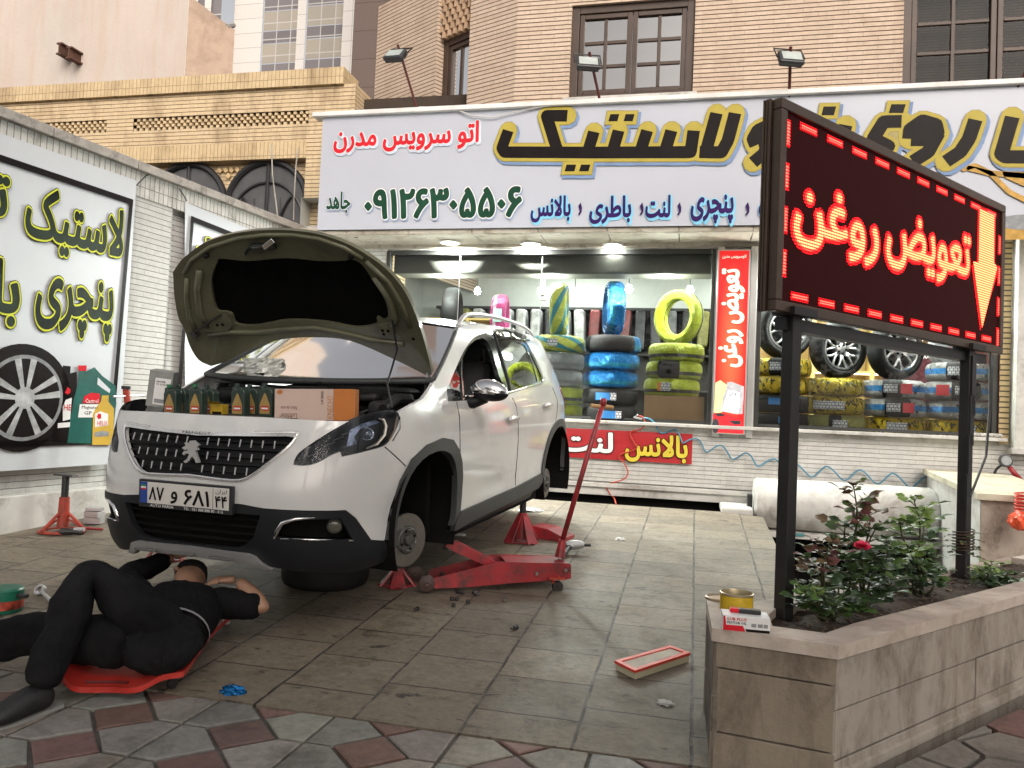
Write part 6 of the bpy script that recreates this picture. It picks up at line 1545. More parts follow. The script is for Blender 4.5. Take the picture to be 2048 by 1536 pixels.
# side glass and pillars
for sd_ in (1, -1):
    fg = smooth_poly(SZ([(487, 498), (478, 400), (477, 300), (520, 225), (585, 196), (628, 260), (662, 380), (690, 447), (600, 480)], c4, 1.2, 3.4), sharp=(0, 1, 2, 7), n=3)
    qg = smooth_poly(SZ([(424, 492), (428, 400), (448, 350), (470, 310), (472, 400), (480, 497)], c4, 1.2, 3.4), sharp=(0, 3, 5), n=3)
    rg = smooth_poly(SZ([(650, 192), (720, 200), (793, 232), (830, 310), (862, 418), (735, 466), (690, 320)], c4, 1.8, 3.9), sharp=(0, 2, 4, 5), n=3)
    rq_ = smooth_poly(SZ([(806, 246), (835, 290), (883, 392), (872, 420), (845, 330)], c4, 1.8, 3.9), sharp=(0, 2, 3), n=3)
    b = MB(); shell(b, win_o, [fg, qg, rg, rq_], -.006, .03, sd_, .04); wf = b.build('window_surround', M_piano, CAR, smooth=True, auto=40)
    for nm, pg, of in (('quarter_glass', qg, -.014), ('rear_door_glass', rg, -.012), ('rear_quarter_glass', rq_, -.012)):
        b = MB(); shell(b, pg, [], of, 0, sd_, .06); b.build(nm, M_carglass, wf, smooth='all', fixn=False)
    b = MB(); b.tube(on_shell(dense(SZ([(485, 492), (600, 488), (720, 470), (800, 447), (880, 422), (888, 396)], c4, 1.2, 3.9), .05, False), .004, sd_), .006, 6); b.build('belt_moulding', M_chrome, wf, smooth='all')
    b = MB(); b.tube(on_shell(dense(SZ([(640, 178), (672, 290), (708, 410), (722, 470)], c4, 1.8, 3.4), .05, False), .002, sd_), .008, 6); b.build('door_frame', M_clad_, wf)
# wind deflector over the doors
for sd_ in (1,):
    b = MB(); shell(b, smooth_poly(SZ([(632, 150), (700, 140), (770, 165), (815, 205), (790, 212), (720, 190), (640, 182)], c4, 1.8, 3.9), sharp=(0, 3), n=3), [], .014, .004, sd_, .04); b.build('rain_deflector', glass('smoked_acrylic', (.40, .40, .40), .14, .03), CAR, smooth='all', fixn=False)
# windscreen, roof, rear
def rgrid(mb, L_, fn, nu, nv, mi=0):
    o = len(mb.v)
    for j in range(nv+1):
        for i in range(nu+1): mb.v.append(tuple(fn(i/nu, j/nv)))
    for j in range(nv):
        for i in range(nu): a = o+j*(nu+1)+i; mb.f.append([a, a+1, a+nu+2, a+nu+1]); mb.m.append(mi)
we = [S(s, z, -.01) for s, z in wind_edge]
def wpt(u, v):     # u across (0 car left .. 1 right), v from base to top
    k = v*(len(we)-1); i = min(int(k), len(we)-2); f = k-i; e = [we[i][q]*(1-f)+we[i+1][q]*f for q in range(3)]
    y = e[1]*(1-2*u); c = 1-(2*u-1)**2
    return cw(e[0]-c*(.26*(1-v)+.12*v), y, e[2]+c*(-.02*(1-v)+.045*v))
b = MB(); rgrid(b, None, wpt, 24, 12); b.build('windscreen', M_wind, CAR, smooth='all', fixn=False)
b = MB()
for sd_ in (0, 1): b.tube([wpt(sd_, v)+Vector(CU)*.004 for v in np.linspace(0, 1, 12)], .014, 6)
b.tube([wpt(u, 0)+Vector(CU)*.0 for u in np.linspace(0, 1, 24)], .02, 6); b.build('windscreen_seal', M_clad_, CAR, smooth='all')
rt = smooth_poly(roof_top, n=4, closed=False)
def rpt(u, v):
    k = v*(len(rt)-1); i = min(int(k), len(rt)-2); f = k-i; s_, z_ = rt[i][0]*(1-f)+rt[i+1][0]*f, rt[i][1]*(1-f)+rt[i+1][1]*f
    p = S(s_, z_, -.002); c = 1-(2*u-1)**2
    return cw(p[0]-c*(.12)*(1-v), p[1]*(1-2*u), p[2]+c*.045)
b = MB(); rgrid(b, None, rpt, 20, 30); b.build('roof', M_paint, CAR, smooth='all')
b = MB(); rgrid(b, None, lambda u, v: rpt(u, v)-Vector(CU)*(.03), 12, 12); b.build('headliner', mat('headliner', (.25, .24, .22), .9), CAR, smooth='all')
for sd_ in (1, -1):
    pts = []; 
    for k_, (s_, h_) in enumerate(((2.40, -.005), (2.46, .02), (2.58, .048), (2.8, .058), (3.2, .058), (3.6, .054), (3.95, .042), (4.15, .012), (4.22, -.01))):
        z_ = np.interp(s_, [p[0] for p in roof_top], [p[1] for p in roof_top]); p = S(s_, z_, -.02); pts.append(cw(p[0], sd_*p[1], p[2]+h_+.012))
    b = MB(); b.tube(smooth3(pts, 4) if 'smooth3' in globals() else pts, .016, 8); b.build('roof_rail', M_satin, CAR, smooth='all')
# door handles and mirrors
for (x, y) in ((725, 607), (905, 537)):
    for sd_ in (1, -1):
        s_, z_ = px2sz(*c4(x, y), 2.0, 4.2)
        b = MB(); b.tube(on_shell([(s_-.11, z_-.004), (s_-.08, z_), (s_, z_+.004), (s_+.07, z_+.002), (s_+.10, z_-.004)], .022, sd_), [.008, .014, .015, .014, .008], 8); hd = b.build('door_handle', M_paint, CAR, smooth='all')
        b = MB(); shell(b, [(s_-.07+.06*math.cos(a), z_-.012+.028*math.sin(a)) for a in np.linspace(0, 6.28, 16, endpoint=False)], [], .002, 0, sd_, .03); b.build('handle_recess_shade', mat('recess_shade', (.40, .40, .40), .3), hd, smooth='all')  # flat grey patch: shade of a recess painted on the door
for sd_ in (1, -1):
    mc = carc(oncar(*c4(610, 468), 1, .965)); mc = Vector((mc[0], sd_*.965, mc[2]))
    m = MB(); bm = bmesh.new(); bmesh.ops.create_uvsphere(bm, u_segments=24, v_segments=14, radius=1)
    for v in bm.verts:
        x, y, z = v.co
        xx = x*.075*(1.0 if x > 0 else 1.0); yy = y*.125; zz = z*(.075 if z > 0 else .060)
        zz += .012*(-y)*1; v.co = Vector((mc.x+xx, mc.y+sd_*yy, mc.z+zz))
    bm.verts.ensure_lookup_table(); vs = [cw(*v.co) for v in bm.verts]; bm.verts.index_update(); fs = [[v.index for v in f.verts] for f in bm.faces]
    up_f = [f for f in fs if sum(bm.verts[i].co.z for i in f)/len(f) > mc.z-.012]; lo_f = [f for f in fs if f not in up_f]; bm.free()
    b = MB(); b.add(vs, up_f); mo = b.build('door_mirror', M_chrome, CAR, smooth='all')
    b = MB(); b.add(vs, lo_f); b.tube([cw(mc.x+.02, sd_*.93, mc.z-.03), cw(mc.x+.0, sd_*.86, mc.z-.075), cw(mc.x-.03, sd_*.80, mc.z-.07)], [.045, .035, .04], 8); b.build('mirror_base', M_bump, mo, smooth='all')
# tail lamps
for sd_ in (1, -1):
    b = MB(); shell(b, [(4.28, 1.05), (4.34, .98), (4.42, .86), (4.62, .84), (4.62, 1.0), (4.40, 1.06)], [], .006, .01, sd_, .05); b.build('tail_lamp', mat('tail_red', (.16, .02, .025), .2, coat=1), CAR, smooth='all')
# wheel houses, floor, cabin
def cyl_arch(cx, cz, r, y0, y1, sd_, a0=-.5, a1=math.pi+.5, n=24):
    b = MB(); o = 0
    for k in range(n+1):
        a = a0+(a1-a0)*k/n
        for y in (y0, y1): b.v.append(tuple(cw(cx+r*math.cos(a), sd_*y, cz+r*math.sin(a))))
    for k in range(n): b.f.append([2*k, 2*k+1, 2*k+3, 2*k+2]); b.m.append(0)
    c0 = len(b.v); b.v.append(tuple(cw(cx, sd_*y1, cz)))
    for k in range(n): b.f.append([2*k+1, 2*k+3, c0]); b.m.append(0)
    return b
for cx in (.885, 3.46):
    for sd_ in (1, -1): cyl_arch(cx, .33, .40, .853, .42, sd_).build('wheel_housing', M_dark, CAR, fixn=False)
b = MB(); rotc = Matrix((Vector(CB), Vector(CL), Vector(CU))).transposed()
def cbox(mb, c, d, bev=0, mi=0): mb.box(cw(*c), d, rotc, mi=mi, bev=bev)
cbox(b, (2.2, 0, .20), (3.6, 1.0, .05)); cbox(b, (2.17, 0, .2), (1.65, 1.62, .06)); cbox(b, (.5, 0, .22), (.5, .9, .05)); b.build('floor_pan', M_dark, CAR)
b = MB(); cbox(b, (1.15, 0, .62), (.05, 1.45, .82)); cbox(b, (.30, 0, .55), (.05, 1.3, .6)); cbox(b, (.76, .63, .79), (.8, .05, .2)); cbox(b, (.76, -.63, .79), (.8, .05, .2)); cbox(b, (.7, 0, .62), (.8, 1.3, .1)); b.build('engine_bay', M_dark, CAR)
b = MB(); cbox(b, (1.25, 0, .93), (.35, 1.45, .12), .05); cbox(b, (1.30, .35, 1.0), (.2, .4, .1), .04); b.build('dashboard', mat('dash', (.03, .03, .032), .7), CAR)
for y in (.36, -.36):
    b = MB(); cbox(b, (2.12, y, .55), (.5, .48, .16), .06); b.box(cw(2.38, y, .92), (.16, .46, .66), rotc @ Matrix.Rotation(R(14), 3, 'Y'), bev=.06); b.box(cw(2.50, y, 1.32), (.10, .26, .2), rotc @ Matrix.Rotation(R(10), 3, 'Y'), bev=.04); b.build('seat', M_seat, CAR, smooth=True)
b = MB(); cbox(b, (3.2, 0, .9), (.2, 1.2, .7), .06); b.build('rear_seat', M_seat, CAR)
b = MB(); b.lathe([(.175, -.012), (.19, 0), (.175, .012), (.165, 0)], 28, Matrix.Translation(cw(1.66, .36, .98)) @ (Vector(CB)*.9+Vector(CU)*.45).to_track_quat('Z', 'Y').to_matrix().to_4x4(), closed=True); b.build('steering_wheel', M_seat, CAR, smooth='all')
# engine bay clutter
random.seed(9)
b = MB()
cbox(b, (.62, -.05, .84), (.42, .50, .10), .03); cbox(b, (.60, .42, .86), (.32, .26, .12), .03); cbox(b, (.58, -.48, .86), (.28, .22, .12), .03); cbox(b, (.26, 0, .885), (.14, .9, .05), .015)
b.build('engine_cover', M_engine, CAR)
b = MB()
for k in range(16):
    y = random.uniform(-.55, .6); x = random.uniform(.35, .95); pts = [cw(x+.08*math.sin(i*1.3+k), y+i*.05, .91+.03*math.cos(i+k)) for i in range(6)]; b.tube(pts, random.choice([.008, .012, .016]), 6)
b.build('hoses', M_engine, CAR, smooth='all')
b = MB(); b.tube([cw(1.02, y, .985+.02*math.cos(y*3)) for y in np.linspace(-.66, .66, 16)], .045, 8); cbox(b, (1.0, .35, 1.0), (.2, .3, .05), .02); b.build('cowl', M_engine, CAR, smooth='all')
for (a_, e_) in (((.98, -.15, 1.04), (.86, -.50, 1.06)), ((.98, .42, 1.04), (.80, -.10, 1.08))):
    b = MB(); b.tube([cw(*a_), cw(*e_)], .007, 5); b.tube([cw(e_[0]+.03, e_[1]-.1, e_[2]), cw(e_[0]-.02, e_[1]+.32, e_[2]+.0)], .006, 5); b.build('wiper', M_black, CAR)
b = MB(); cbox(b, (.82, .62, .94), (.30, .10, .10), .03); b.tube([cw(.62, .70, .95), cw(.8, .68, 1.0), cw(1.0, .66, .99)], .03, 8); b.build('strut_mount', M_engine, CAR, smooth=True)
# ---- the raised bonnet, flat frame of its own: u to the car's left, v from the hinge to the leading edge
HPHI = R(55); HV = -math.cos(HPHI)*CB+math.sin(HPHI)*CU; HN = np.cross(CL, HV)      # HN points down and forward, to the viewer
if HN @ (CAM-CO) < 0: HN = -HN
HP = CO+CB*1.12+CU*1.02
def huv(x, y): 
    d = ray(*c2(x, y)); w = CAM+d*(np.dot(HP-CAM, HN)/np.dot(d, HN))-HP; return (float(w @ CL), float(w @ HV))
def hw(u, v, k=0): 
    bend = .085*(1-(u/.85)**2)-.10*max(0, v-.55)**2*2.2
    return Vector(HP+CL*u+HV*v+HN*(k-bend))
def hpatch(pts, k, depth, mt, nm, holes=(), step=.04, parent=None, sm=True):
    b = MB(); v, f = patch2d(pts, holes, step); o = 0; b.add([hw(p[0], p[1], k) for p in v], f)
    if depth:
        cnt = {}
        for t_ in f:
            for i in range(len(t_)):
                e = (t_[i], t_[(i+1) % len(t_)]); kk = (min(e), max(e)); cnt[kk] = cnt.get(kk, 0)+1
        rim = {}
        for (a, c_), n_ in cnt.items():
            if n_ == 1:
                for i in (a, c_):
                    if i not in rim: rim[i] = len(b.v); b.v.append(tuple(hw(v[i][0], v[i][1], k-depth)))
                b.f.append([a, c_, rim[c_], rim[a]]); b.m.append(0)
    return b.build(nm, mt, parent or HOOD, smooth=sm, auto=40)
outl = smooth_poly([huv(*p) for p in [(505, 290), (530, 250), (570, 205), (680, 130), (830, 86), (1000, 68), (1150, 70), (1300, 90), (1450, 138), (1560, 198), (1680, 285), (1780, 410), (1850, 565), (1900, 730), (1926, 850), (1908, 870), (1868, 855), (1700, 790), (1450, 702), (1250, 686), (1050, 697), (900, 742), (790, 795), (710, 810), (648, 770), (600, 690), (570, 600), (538, 540), (512, 420)]], sharp=(0, 14, 15, 22, 23), n=4)
HOOD = None
HOOD = hpatch(outl, -.028, 0, M_paint, 'bonnet', parent=CAR)
pad = smooth_poly([huv(*p) for p in [(735, 232), (780, 236), (900, 252), (1100, 238), (1280, 252), (1420, 246), (1470, 236), (1530, 262), (1600, 370), (1655, 460), (1672, 545), (1640, 575), (1605, 560), (1600, 600), (1480, 625), (1300, 600), (1100, 590), (940, 612), (830, 600), (800, 545), (770, 530), (722, 515), (698, 420), (698, 330)]], sharp=(0,), n=4)
hpatch(outl, .0, .028, M_under, 'inner_panel', [pad])
hpatch(pad, -.020, 0, M_insul, 'insulation_pad')
def hrib(pts, r, nm='pressed_rib', mt=None, k=.002): b = MB(); b.tube([hw(*huv(*p), k) for p in pts], r, 8); return b.build(nm, mt or M_under, HOOD, smooth='all')
hrib([(690, 640), (800, 640), (940, 650), (1080, 640), (1250, 632), (1420, 660), (1580, 690), (1760, 700)], .016)
hrib([(560, 300), (600, 230), (700, 160), (850, 115), (1000, 98), (1150, 98), (1300, 118), (1440, 165), (1540, 225)], .014)
hrib([(575, 330), (572, 430), (590, 540), (640, 640)], .016); hrib([(1560, 240), (1680, 350), (1760, 480), (1800, 600)], .015)
hrib([(640, 290), (625, 400), (640, 520), (690, 600)], .022); hrib([(1600, 330), (1690, 460), (1720, 560), (1700, 600)], .02)
for (x, y) in ((678, 206), (1475, 212)):
    b = MB(); c_ = hw(*huv(x, y), .0); m4 = Matrix.Translation(c_) @ Vector(HN).to_track_quat('Z', 'Y').to_matrix().to_4x4(); b.lathe([(0, .022), (.014, .02), (.017, 0)], 14, m4); b.build('rubber_stop', M_rubber, HOOD, smooth='all')
b = MB(); c_ = hw(*huv(985, 160), .012); rh = Matrix((Vector(CL), Vector(HV), Vector(HN))).transposed()
b.box(c_, (.16, .035, .03), rh, bev=.006); b.tube([hw(*huv(890, 200), .02), hw(*huv(930, 150), .035), hw(*huv(990, 150), .03)], .01, 6); b.build('bonnet_latch', M_piano, HOOD)
b = MB(); b.box(hw(*huv(1025, 140), .03), (.09, .03, .012), rh @ Matrix.Rotation(R(28), 3, 'Z'), bev=.003); b.build('latch_plate', M_chrome, HOOD)
for pts in ([(770, 535), (815, 600), (790, 630), (640, 620), (735, 560)], [(1600, 600), (1690, 580), (1720, 640), (1640, 660)]):
    hpatch([huv(*p) for p in pts], .014, .012, M_under, 'hinge_plate')
hl_ = MB()
for (x, y) in ((738, 590), (765, 590), (1645, 625), (1678, 625), (1652, 645), (590, 490), (1770, 527), (1820, 665)):
    c_ = hw(*huv(x, y), .0165 if x < 1700 and x > 600 else .002); m4 = Matrix.Translation(c_) @ Vector(HN).to_track_quat('Z', 'Y').to_matrix().to_4x4(); hl_.lathe([(0, .001), (.010, .0008)], 10, m4)
hl_.build('bolt_hole', M_dark, HOOD, fixn=False)
b = MB(); b.tube([hw(*huv(620, 620), .02), hw(*huv(680, 580), .03), hw(*huv(755, 535), .02)], .006, 6); b.tube([hw(*huv(612, 612), .01), hw(*huv(635, 640), .02)], .022, 8); b.build('gas_hinge', M_black, HOOD)
b = MB(); top = hw(*huv(1705, 560), .02); mid = hw(*huv(1735, 720), .03); bot = Vector(cw(.60, .64, .93)); b.tube([top, mid, Vector(oncar(*c2(1685, 900), 0, .68)), Vector(oncar(*c2(1712, 1030), 0, .62))], .0055, 6); b.build('prop_rod', M_black, HOOD)
b = MB(); b.tube([hw(*huv(1898, 850), 0), Vector(oncar(*c2(1892, 940), 1, .70))], .008, 6); b.build('washer_hose', M_satin, HOOD)
# brake discs, hubs
def hub(px, py, y, r, steer, rear=False):
    c_ = oncar(px, py, 1, y); ang = CTH+steer; nrm = Vector((math.cos(ang), -math.sin(ang), 0))
    m4 = Matrix.Translation(c_) @ nrm.to_track_quat('Z', 'Y').to_matrix().to_4x4()
    b = MB(); b.lathe([(.045, -.008), (.045, .0), (r*.62, .0), (r*.985, -.001), (r, -.004), (r, -.02), (r*.6, -.02), (.045, -.008)], 48, m4); d = b.build('brake_disc', M_disc, CAR, smooth=True)
    b = MB(); b.lathe([(0, .026), (.025, .026), (.03, .02), (.032, .004), (.045, .006), (.066, .010), (.072, .006), (.075, .0), (.08, .0)], 32, m4); h = b.build('hub', M_hubm, d, smooth=True)
    b = MB()
    for k in range(4):
        a = 2*math.pi*k/4+.4; b.lathe([(0, .0115), (.0075, .0115), (.0075, .008)], 10, m4 @ Matrix.Translation((.052*math.cos(a), .052*math.sin(a), 0)))
    b.build('bolt_hole', M_dark, h)
    b = MB()
    for k in range(4):
        a = 2*math.pi*k/4-.1; b.tube([m4 @ Vector((.056*math.cos(a+t_), .056*math.sin(a+t_), .012)) for t_ in (-.28, 0, .28)], .005, 5)
    b.build('hub_web', M_disc, h)
    b = MB(); q_ = m4 @ Vector((r*.8*(-1 if not rear else 1), -.0, -.03)); b.box(c_-nrm*.05+Vector((0, -.06 if not rear else .12, .02)), (.06, .13, .11), Matrix.Rotation(-ang, 3, 'Z'), bev=.012); b.tube([c_-nrm*.03, c_-nrm*.28], .035, 8); b.build('caliper', M_hubm, d)
    return c_
hub(814, 1080, .74, .146, R(19)); cR = hub(1092, 966, .74, .125, R(0), True)
for x_, st in ((.88, 19), (3.45, 0)):
    p_ = oncar(814, 1080, 1, .74); z_ = carc(p_)[2]
    c_ = cw(x_, -.74, z_); ang = CTH+R(st); nrm = Vector((-math.cos(ang), math.sin(ang), 0)); m4 = Matrix.Translation(c_) @ nrm.to_track_quat('Z', 'Y').to_matrix().to_4x4()
    b = MB(); b.lathe([(.0, .02), (.04, .02), (.06, .0), (.14, .0), (.141, -.02), (0, -.02)], 32, m4); b.build('brake_disc', M_disc, CAR, smooth=True)
b = MB(); b.tube([cw(.9, .5, .22), cw(.95, 0, .2), cw(.9, -.5, .22)], .03, 8); b.tube([cw(.86, .55, .25), cw(.84, .5, .55)], .04, 10); b.tube([cw(3.45, .6, .24), cw(3.3, .2, .24), cw(3.3, -.2, .24), cw(3.45, -.6, .24)], .045, 8); b.build('suspension', M_hubm, CAR, smooth=True)
# ================================================================== parking ramp, shutter drum, parapet at the right
b = MB()
for i in range(4):
    x0_ = .30+i*.0; 
b.box((.43, 8.27, dz(8.0)+.01), (.30, .56, .075), bev=.02)
tag(b.build('stone_block', M_dirtywhite), 'low pale stone block between the forecourt end and the shutter drum', 'stone block')
t = thing('roller_shutter', 'white cylindrical shutter housing over the dark basement entrance', 'roller shutter', (1.4, 8.25, .1))
zc_ = .405; YD_ = 8.30; rD = .245
b = MB(); m4 = Matrix.Translation((.60, YD_, zc_)) @ Matrix.Rotation(R(90), 4, 'Y')
b.lathe([(0, 0), (rD-.02, 0), (rD, .02), (rD+.004, .6), (rD, 1.60), (rD-.03, 1.66), (0, 1.67)], 40, m4); b.build('drum', M_dirtywhite, t, smooth=True)
b = MB(); b.box((1.4, YD_-.02, .13), (1.75, .46, .05), bev=.006); b.box((1.3, YD_-.235, .125), (.5, .01, .045)); b.build('shutter_rail', M_dirtywhite, t)
b = MB(); b.box((.56, YD_-.05, .42), (.05, .10, .14), bev=.01); b.build('end_bracket', M_black, t)
b = MB(); b.box((1.02, YD_-.262, .15), (.075, .004, .03)); b.build('sticker', mat('teal_sticker', (.08, .25, .28), .4), t)
b = MB(); b.quad((.2, 8.4, -.6), (3.2, 8.4, -.6), (3.2, 8.4, .12), (.2, 8.4, .12)); tag(b.build('entrance_shade', M_dark), 'black sheet standing in for the dark opening of the basement garage below the drum', 'entrance')  # black sheet painted in for the unlit depth of the entrance
b = MB(); b.quad((.66, 3.0, -.25), (2.2, 3.4, -.25), (2.2, 8.4, -.58), (.66, 8.4, -.58)); tag(b.build('basement_ramp', mat('ramp_concrete', (.07, .065, .06), .9, var=.3)), 'dark ramp down to the basement garage', 'ramp', kind='structure')
# sloping parapet on the far side of the ramp
t = thing('stone_parapet', 'low stone parapet with sloping yellowish cap right of the ramp', 'wall', (2.4, 7.2, .1))
z0p, z1p, y0p, y1p, xp0, xp1 = .80, .70, 8.55, 7.05, 2.25, 2.68
b = MB(); b.add([(xp0, y0p, -.6), (xp0, y1p, -.6), (xp0, y1p, z1p-.03), (xp0, y0p, z0p-.03), (xp1, y0p, -.6), (xp1, y1p, -.6), (xp1, y1p, z1p-.03), (xp1, y0p, z0p-.03)], [(0, 1, 2, 3), (4, 7, 6, 5), (0, 4, 5, 1)]); b.build('side_slab', M_dirtywhite, t)
b = MB(); b.add([(xp0+.003, y1p-.012, .0), (xp1, y1p-.012, .0), (xp1, y1p-.012, z1p-.032), (xp0+.003, y1p-.012, z1p-.032), (xp0+.003, y1p, .0), (xp1, y1p, .0), (xp1, y1p, z1p-.032), (xp0+.003, y1p, z1p-.032)], [(0, 1, 2, 3), (0, 3, 7, 4), (1, 5, 6, 2), (3, 2, 6, 7)])
M_brownstone = mat('stained_brown_stone', (.36, .30, .25), .85, var=.22, scale=4, bmp=.2, dirt=(.15, .11, .085), dscale=4)
b.build('end_slab', M_brownstone, t)
b = MB(); b.add([(xp0-.04, y0p, z0p-.03), (xp0-.04, y1p-.05, z1p-.035), (xp1+.25, y1p-.05, z1p-.035), (xp1+.25, y0p, z0p-.03), (xp0-.04, y0p, z0p+.02), (xp0-.04, y1p-.05, z1p+.015), (xp1+.25, y1p-.05, z1p+.015), (xp1+.25, y0p, z0p+.02)], [(0, 1, 2, 3), (4, 7, 6, 5), (0, 4, 5, 1), (1, 5, 6, 2), (2, 6, 7, 3), (3, 7, 4, 0)]); b.build('cap_slab', mat('yellowish_cap', (.56, .52, .40), .8, var=.1, dirt=(.34, .30, .24), dscale=4), t)
b = MB(); b.add([(xp1, y1p+.2, -.5), (xp1+1.6, y1p+.2, -.5), (xp1+1.6, y1p+.2, .60), (xp1, y1p+.2, .60)], [(0, 1, 2, 3)]); b.build('return_wall', M_brownstone, t)
b = MB(); b.add([(xp0+.35, y1p-.8, -.2), (4.5, y1p-.8, -.2), (4.5, y1p+.2, .10), (xp0+.0, y1p+.2, .10), (xp0-.3, y1p-1.6, .0), (4.5, y1p-1.6, 0)], [(3, 2, 5, 4)]); tag(b.build('ramp_side_pavement', M_concrete), 'grey stone pavement beside the parapet', 'pavement', kind='structure')
b = MB(); p = onY(2030, 1130, 6.6); b.tube([p+Vector((-.12, -.05, .0)), p+Vector((.6, .2, .0))], .035, 12); tag(b.build('metal_pipe', M_steel, smooth='all'), 'short shiny metal pipe at the right edge beside the parapet', 'pipe')
b = MB()
p0 = onY(2046, 985, 6.9); N_ = 130; b.tube([p0+Vector((.055*math.cos(i*.55), .055*math.sin(i*.55), -i*.0023)) for i in range(N_)], .007, 5); tag(b.build('coiled_red_hose', mat('red_hose', (.60, .05, .03), .35), smooth='all'), 'red coiled air hose hanging at the right edge', 'hose')
p = onY(2038, 1040, 6.85)
bm = bmesh.new(); bmesh.ops.create_icosphere(bm, subdivisions=3, radius=.07)
for v in bm.verts: v.co = v.co*(1+.35*mnoise.noise(v.co*30))+p
me = bpy.data.meshes.new('orange_cap'); bm.to_mesh(me); bm.free(); me.materials.append(mat('orange_plastic', (.75, .09, .03), .35)); o = bpy.data.objects.new('orange_nozzle', me); COL.objects.link(o); tag(o, 'bright orange red plastic nozzle end at the right edge', 'nozzle')
# pressure gauge with red grip
t = thing('pressure_gauge', 'round tyre pressure gauge with red grip leaning on the shop wall', 'gauge', tuple(onY(2012, 925, 8.4)))
pg = onY(2010, 922, 8.4); m4 = Matrix.Translation(pg) @ Matrix.Rotation(R(80), 4, 'X')
b = MB(); b.lathe([(0, .0), (.05, .0), (.062, .012), (.062, .03), (0, .035)], 24, m4); b.build('dial_case', M_black, t, smooth=True)
b = MB(); b.lathe([(0, .0365), (.045, .036)], 20, m4); b.build('dial_face', M_pgrey, t)
b = MB(); b.tube([onY(2015, 930, 8.4), onY(2040, 960, 8.4)], [.02, .028], 8); b.build('grip', M_red, t, smooth='all')
b = MB(); b.tube([onY(2040, 960, 8.4), onY(2060, 985, 8.4)], .01, 6); b.build('nozzle', M_steel, t)
b = MB(); b.tube(smooth3([onY(2006, 928, 8.4), onY(1992, 940, 8.42), onY(1984, 965, 8.45)], 4), .012, 6); b.build('whip', M_black, t)
# blue hose looping along the wall, red hose down to the forecourt
pts = [(1283, 835), (1300, 838), (1312, 850), (1318, 864), (1330, 866), (1345, 860), (1355, 862), (1362, 878), (1366, 886), (1378, 880), (1392, 877), (1402, 885), (1410, 902), (1418, 903), (1432, 893), (1445, 892), (1455, 905), (1463, 918), (1474, 916), (1490, 906), (1502, 912), (1512, 930), (1520, 932), (1535, 922), (1550, 918), (1562, 930), (1575, 942)]
for k in range(6):
    x0_ = 1585+k*66; y0_ = 926+k*7.0
    pts += [(x0_, y0_), (x0_+16, y0_+8), (x0_+32, y0_+25), (x0_+44, y0_+26)]
pts += [(1985, 955), (2000, 965), (2030, 960), (2060, 962)]
b = MB(); b.tube(smooth3([onY(x, y, YW-.05-.02*math.sin(i)) for i, (x, y) in enumerate(pts)], 3), .0085, 6); tag(b.build('blue_air_hose', mat('blue_hose', (.07, .24, .36), .3, var=.15), smooth='all'), 'long wavy blue air hose sagging along the white brick wall', 'hose')
b = MB(); b.tube(smooth3([onY(x, y, YW-.06) for x, y in ((1276, 832), (1285, 834), (1290, 846), (1282, 858), (1260, 865), (1268, 885), (1274, 895), (1262, 902), (1242, 908), (1238, 916), (1248, 926), (1256, 945), (1248, 958), (1222, 967), (1214, 973), (1218, 985), (1228, 996))]+[drv(1232, 1010)+Vector((0, 0, .01))], 4), .007, 6); tag(b.build('red_air_hose', mat('red_hose_thin', (.55, .07, .04), .35), smooth='all'), 'thin red air hose hanging from the sill over the red banner', 'hose')
b = MB(); b.tube([onY(1276, 830, YW-.06), onY(1268, 834, YW-.08), onY(1284, 838, YW-.08)], .012, 6); tag(b.build('hose_coupling', M_steel), 'steel hose coupling lying on the window sill', 'coupling')

# ================================================================== planter
ZP = .48
PA, PB_, PCx = onZ(1424, 1256, ZP), onZ(1677, 1292, ZP), onZ(2048, 1188, ZP)
pd = (PCx-PB_).normalized(); PC_ = PB_+pd*2.7
PE, PD0, PD1 = onZ(1412, 1195, ZP), onZ(1510, 1203, ZP), onZ(1869, 1141, ZP)
pd2 = (PD1-PD0).normalized(); PD_ = PD0+pd2*2.6
inn = [onZ(1537, 1229, ZP), onZ(1545, 1252, ZP), onZ(1651, 1266, ZP), onZ(1706, 1247, ZP)]
i_far = inn[3]+pd*2.35; i_back = onZ(1556, 1214, ZP); i_bfar = onZ(1905, 1133, ZP)+pd2*.7
OUT = [PA, PB_, PC_, PD_, PD0, PE]; INN = inn+[i_far, i_bfar, i_back]
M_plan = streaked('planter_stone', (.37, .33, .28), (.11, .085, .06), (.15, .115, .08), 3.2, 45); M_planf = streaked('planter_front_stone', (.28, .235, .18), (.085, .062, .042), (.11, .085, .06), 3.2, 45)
M_cap = mat('planter_cap_stone', (.52, .445, .385), .7, var=.12, scale=6, bmp=.12, dirt=(.34, .27, .22), dscale=5)
t = thing('stone_planter', 'angular stone planter bed with pale pinkish rim and stained sides', 'planter', (PA.x+.4, PA.y+.6, 0))
def xy(p): return (p.x, p.y)
v, f = patch2d([xy(p) for p in OUT], [[xy(p) for p in INN]], .25)
b = MB(); th = .045
b.add([(p[0], p[1], ZP) for p in v], f); 
for L_, sg in ((OUT, 1), (INN, -1)):
    n_ = len(L_)
    for i in range(n_): a, c = L_[i], L_[(i+1) % n_]; b.quad((a.x, a.y, ZP), (c.x, c.y, ZP), (c.x, c.y, ZP-th-(.1 if sg < 0 else 0)), (a.x, a.y, ZP-th-(.1 if sg < 0 else 0)))
b.build('rim', M_cap, t, fixn=False)
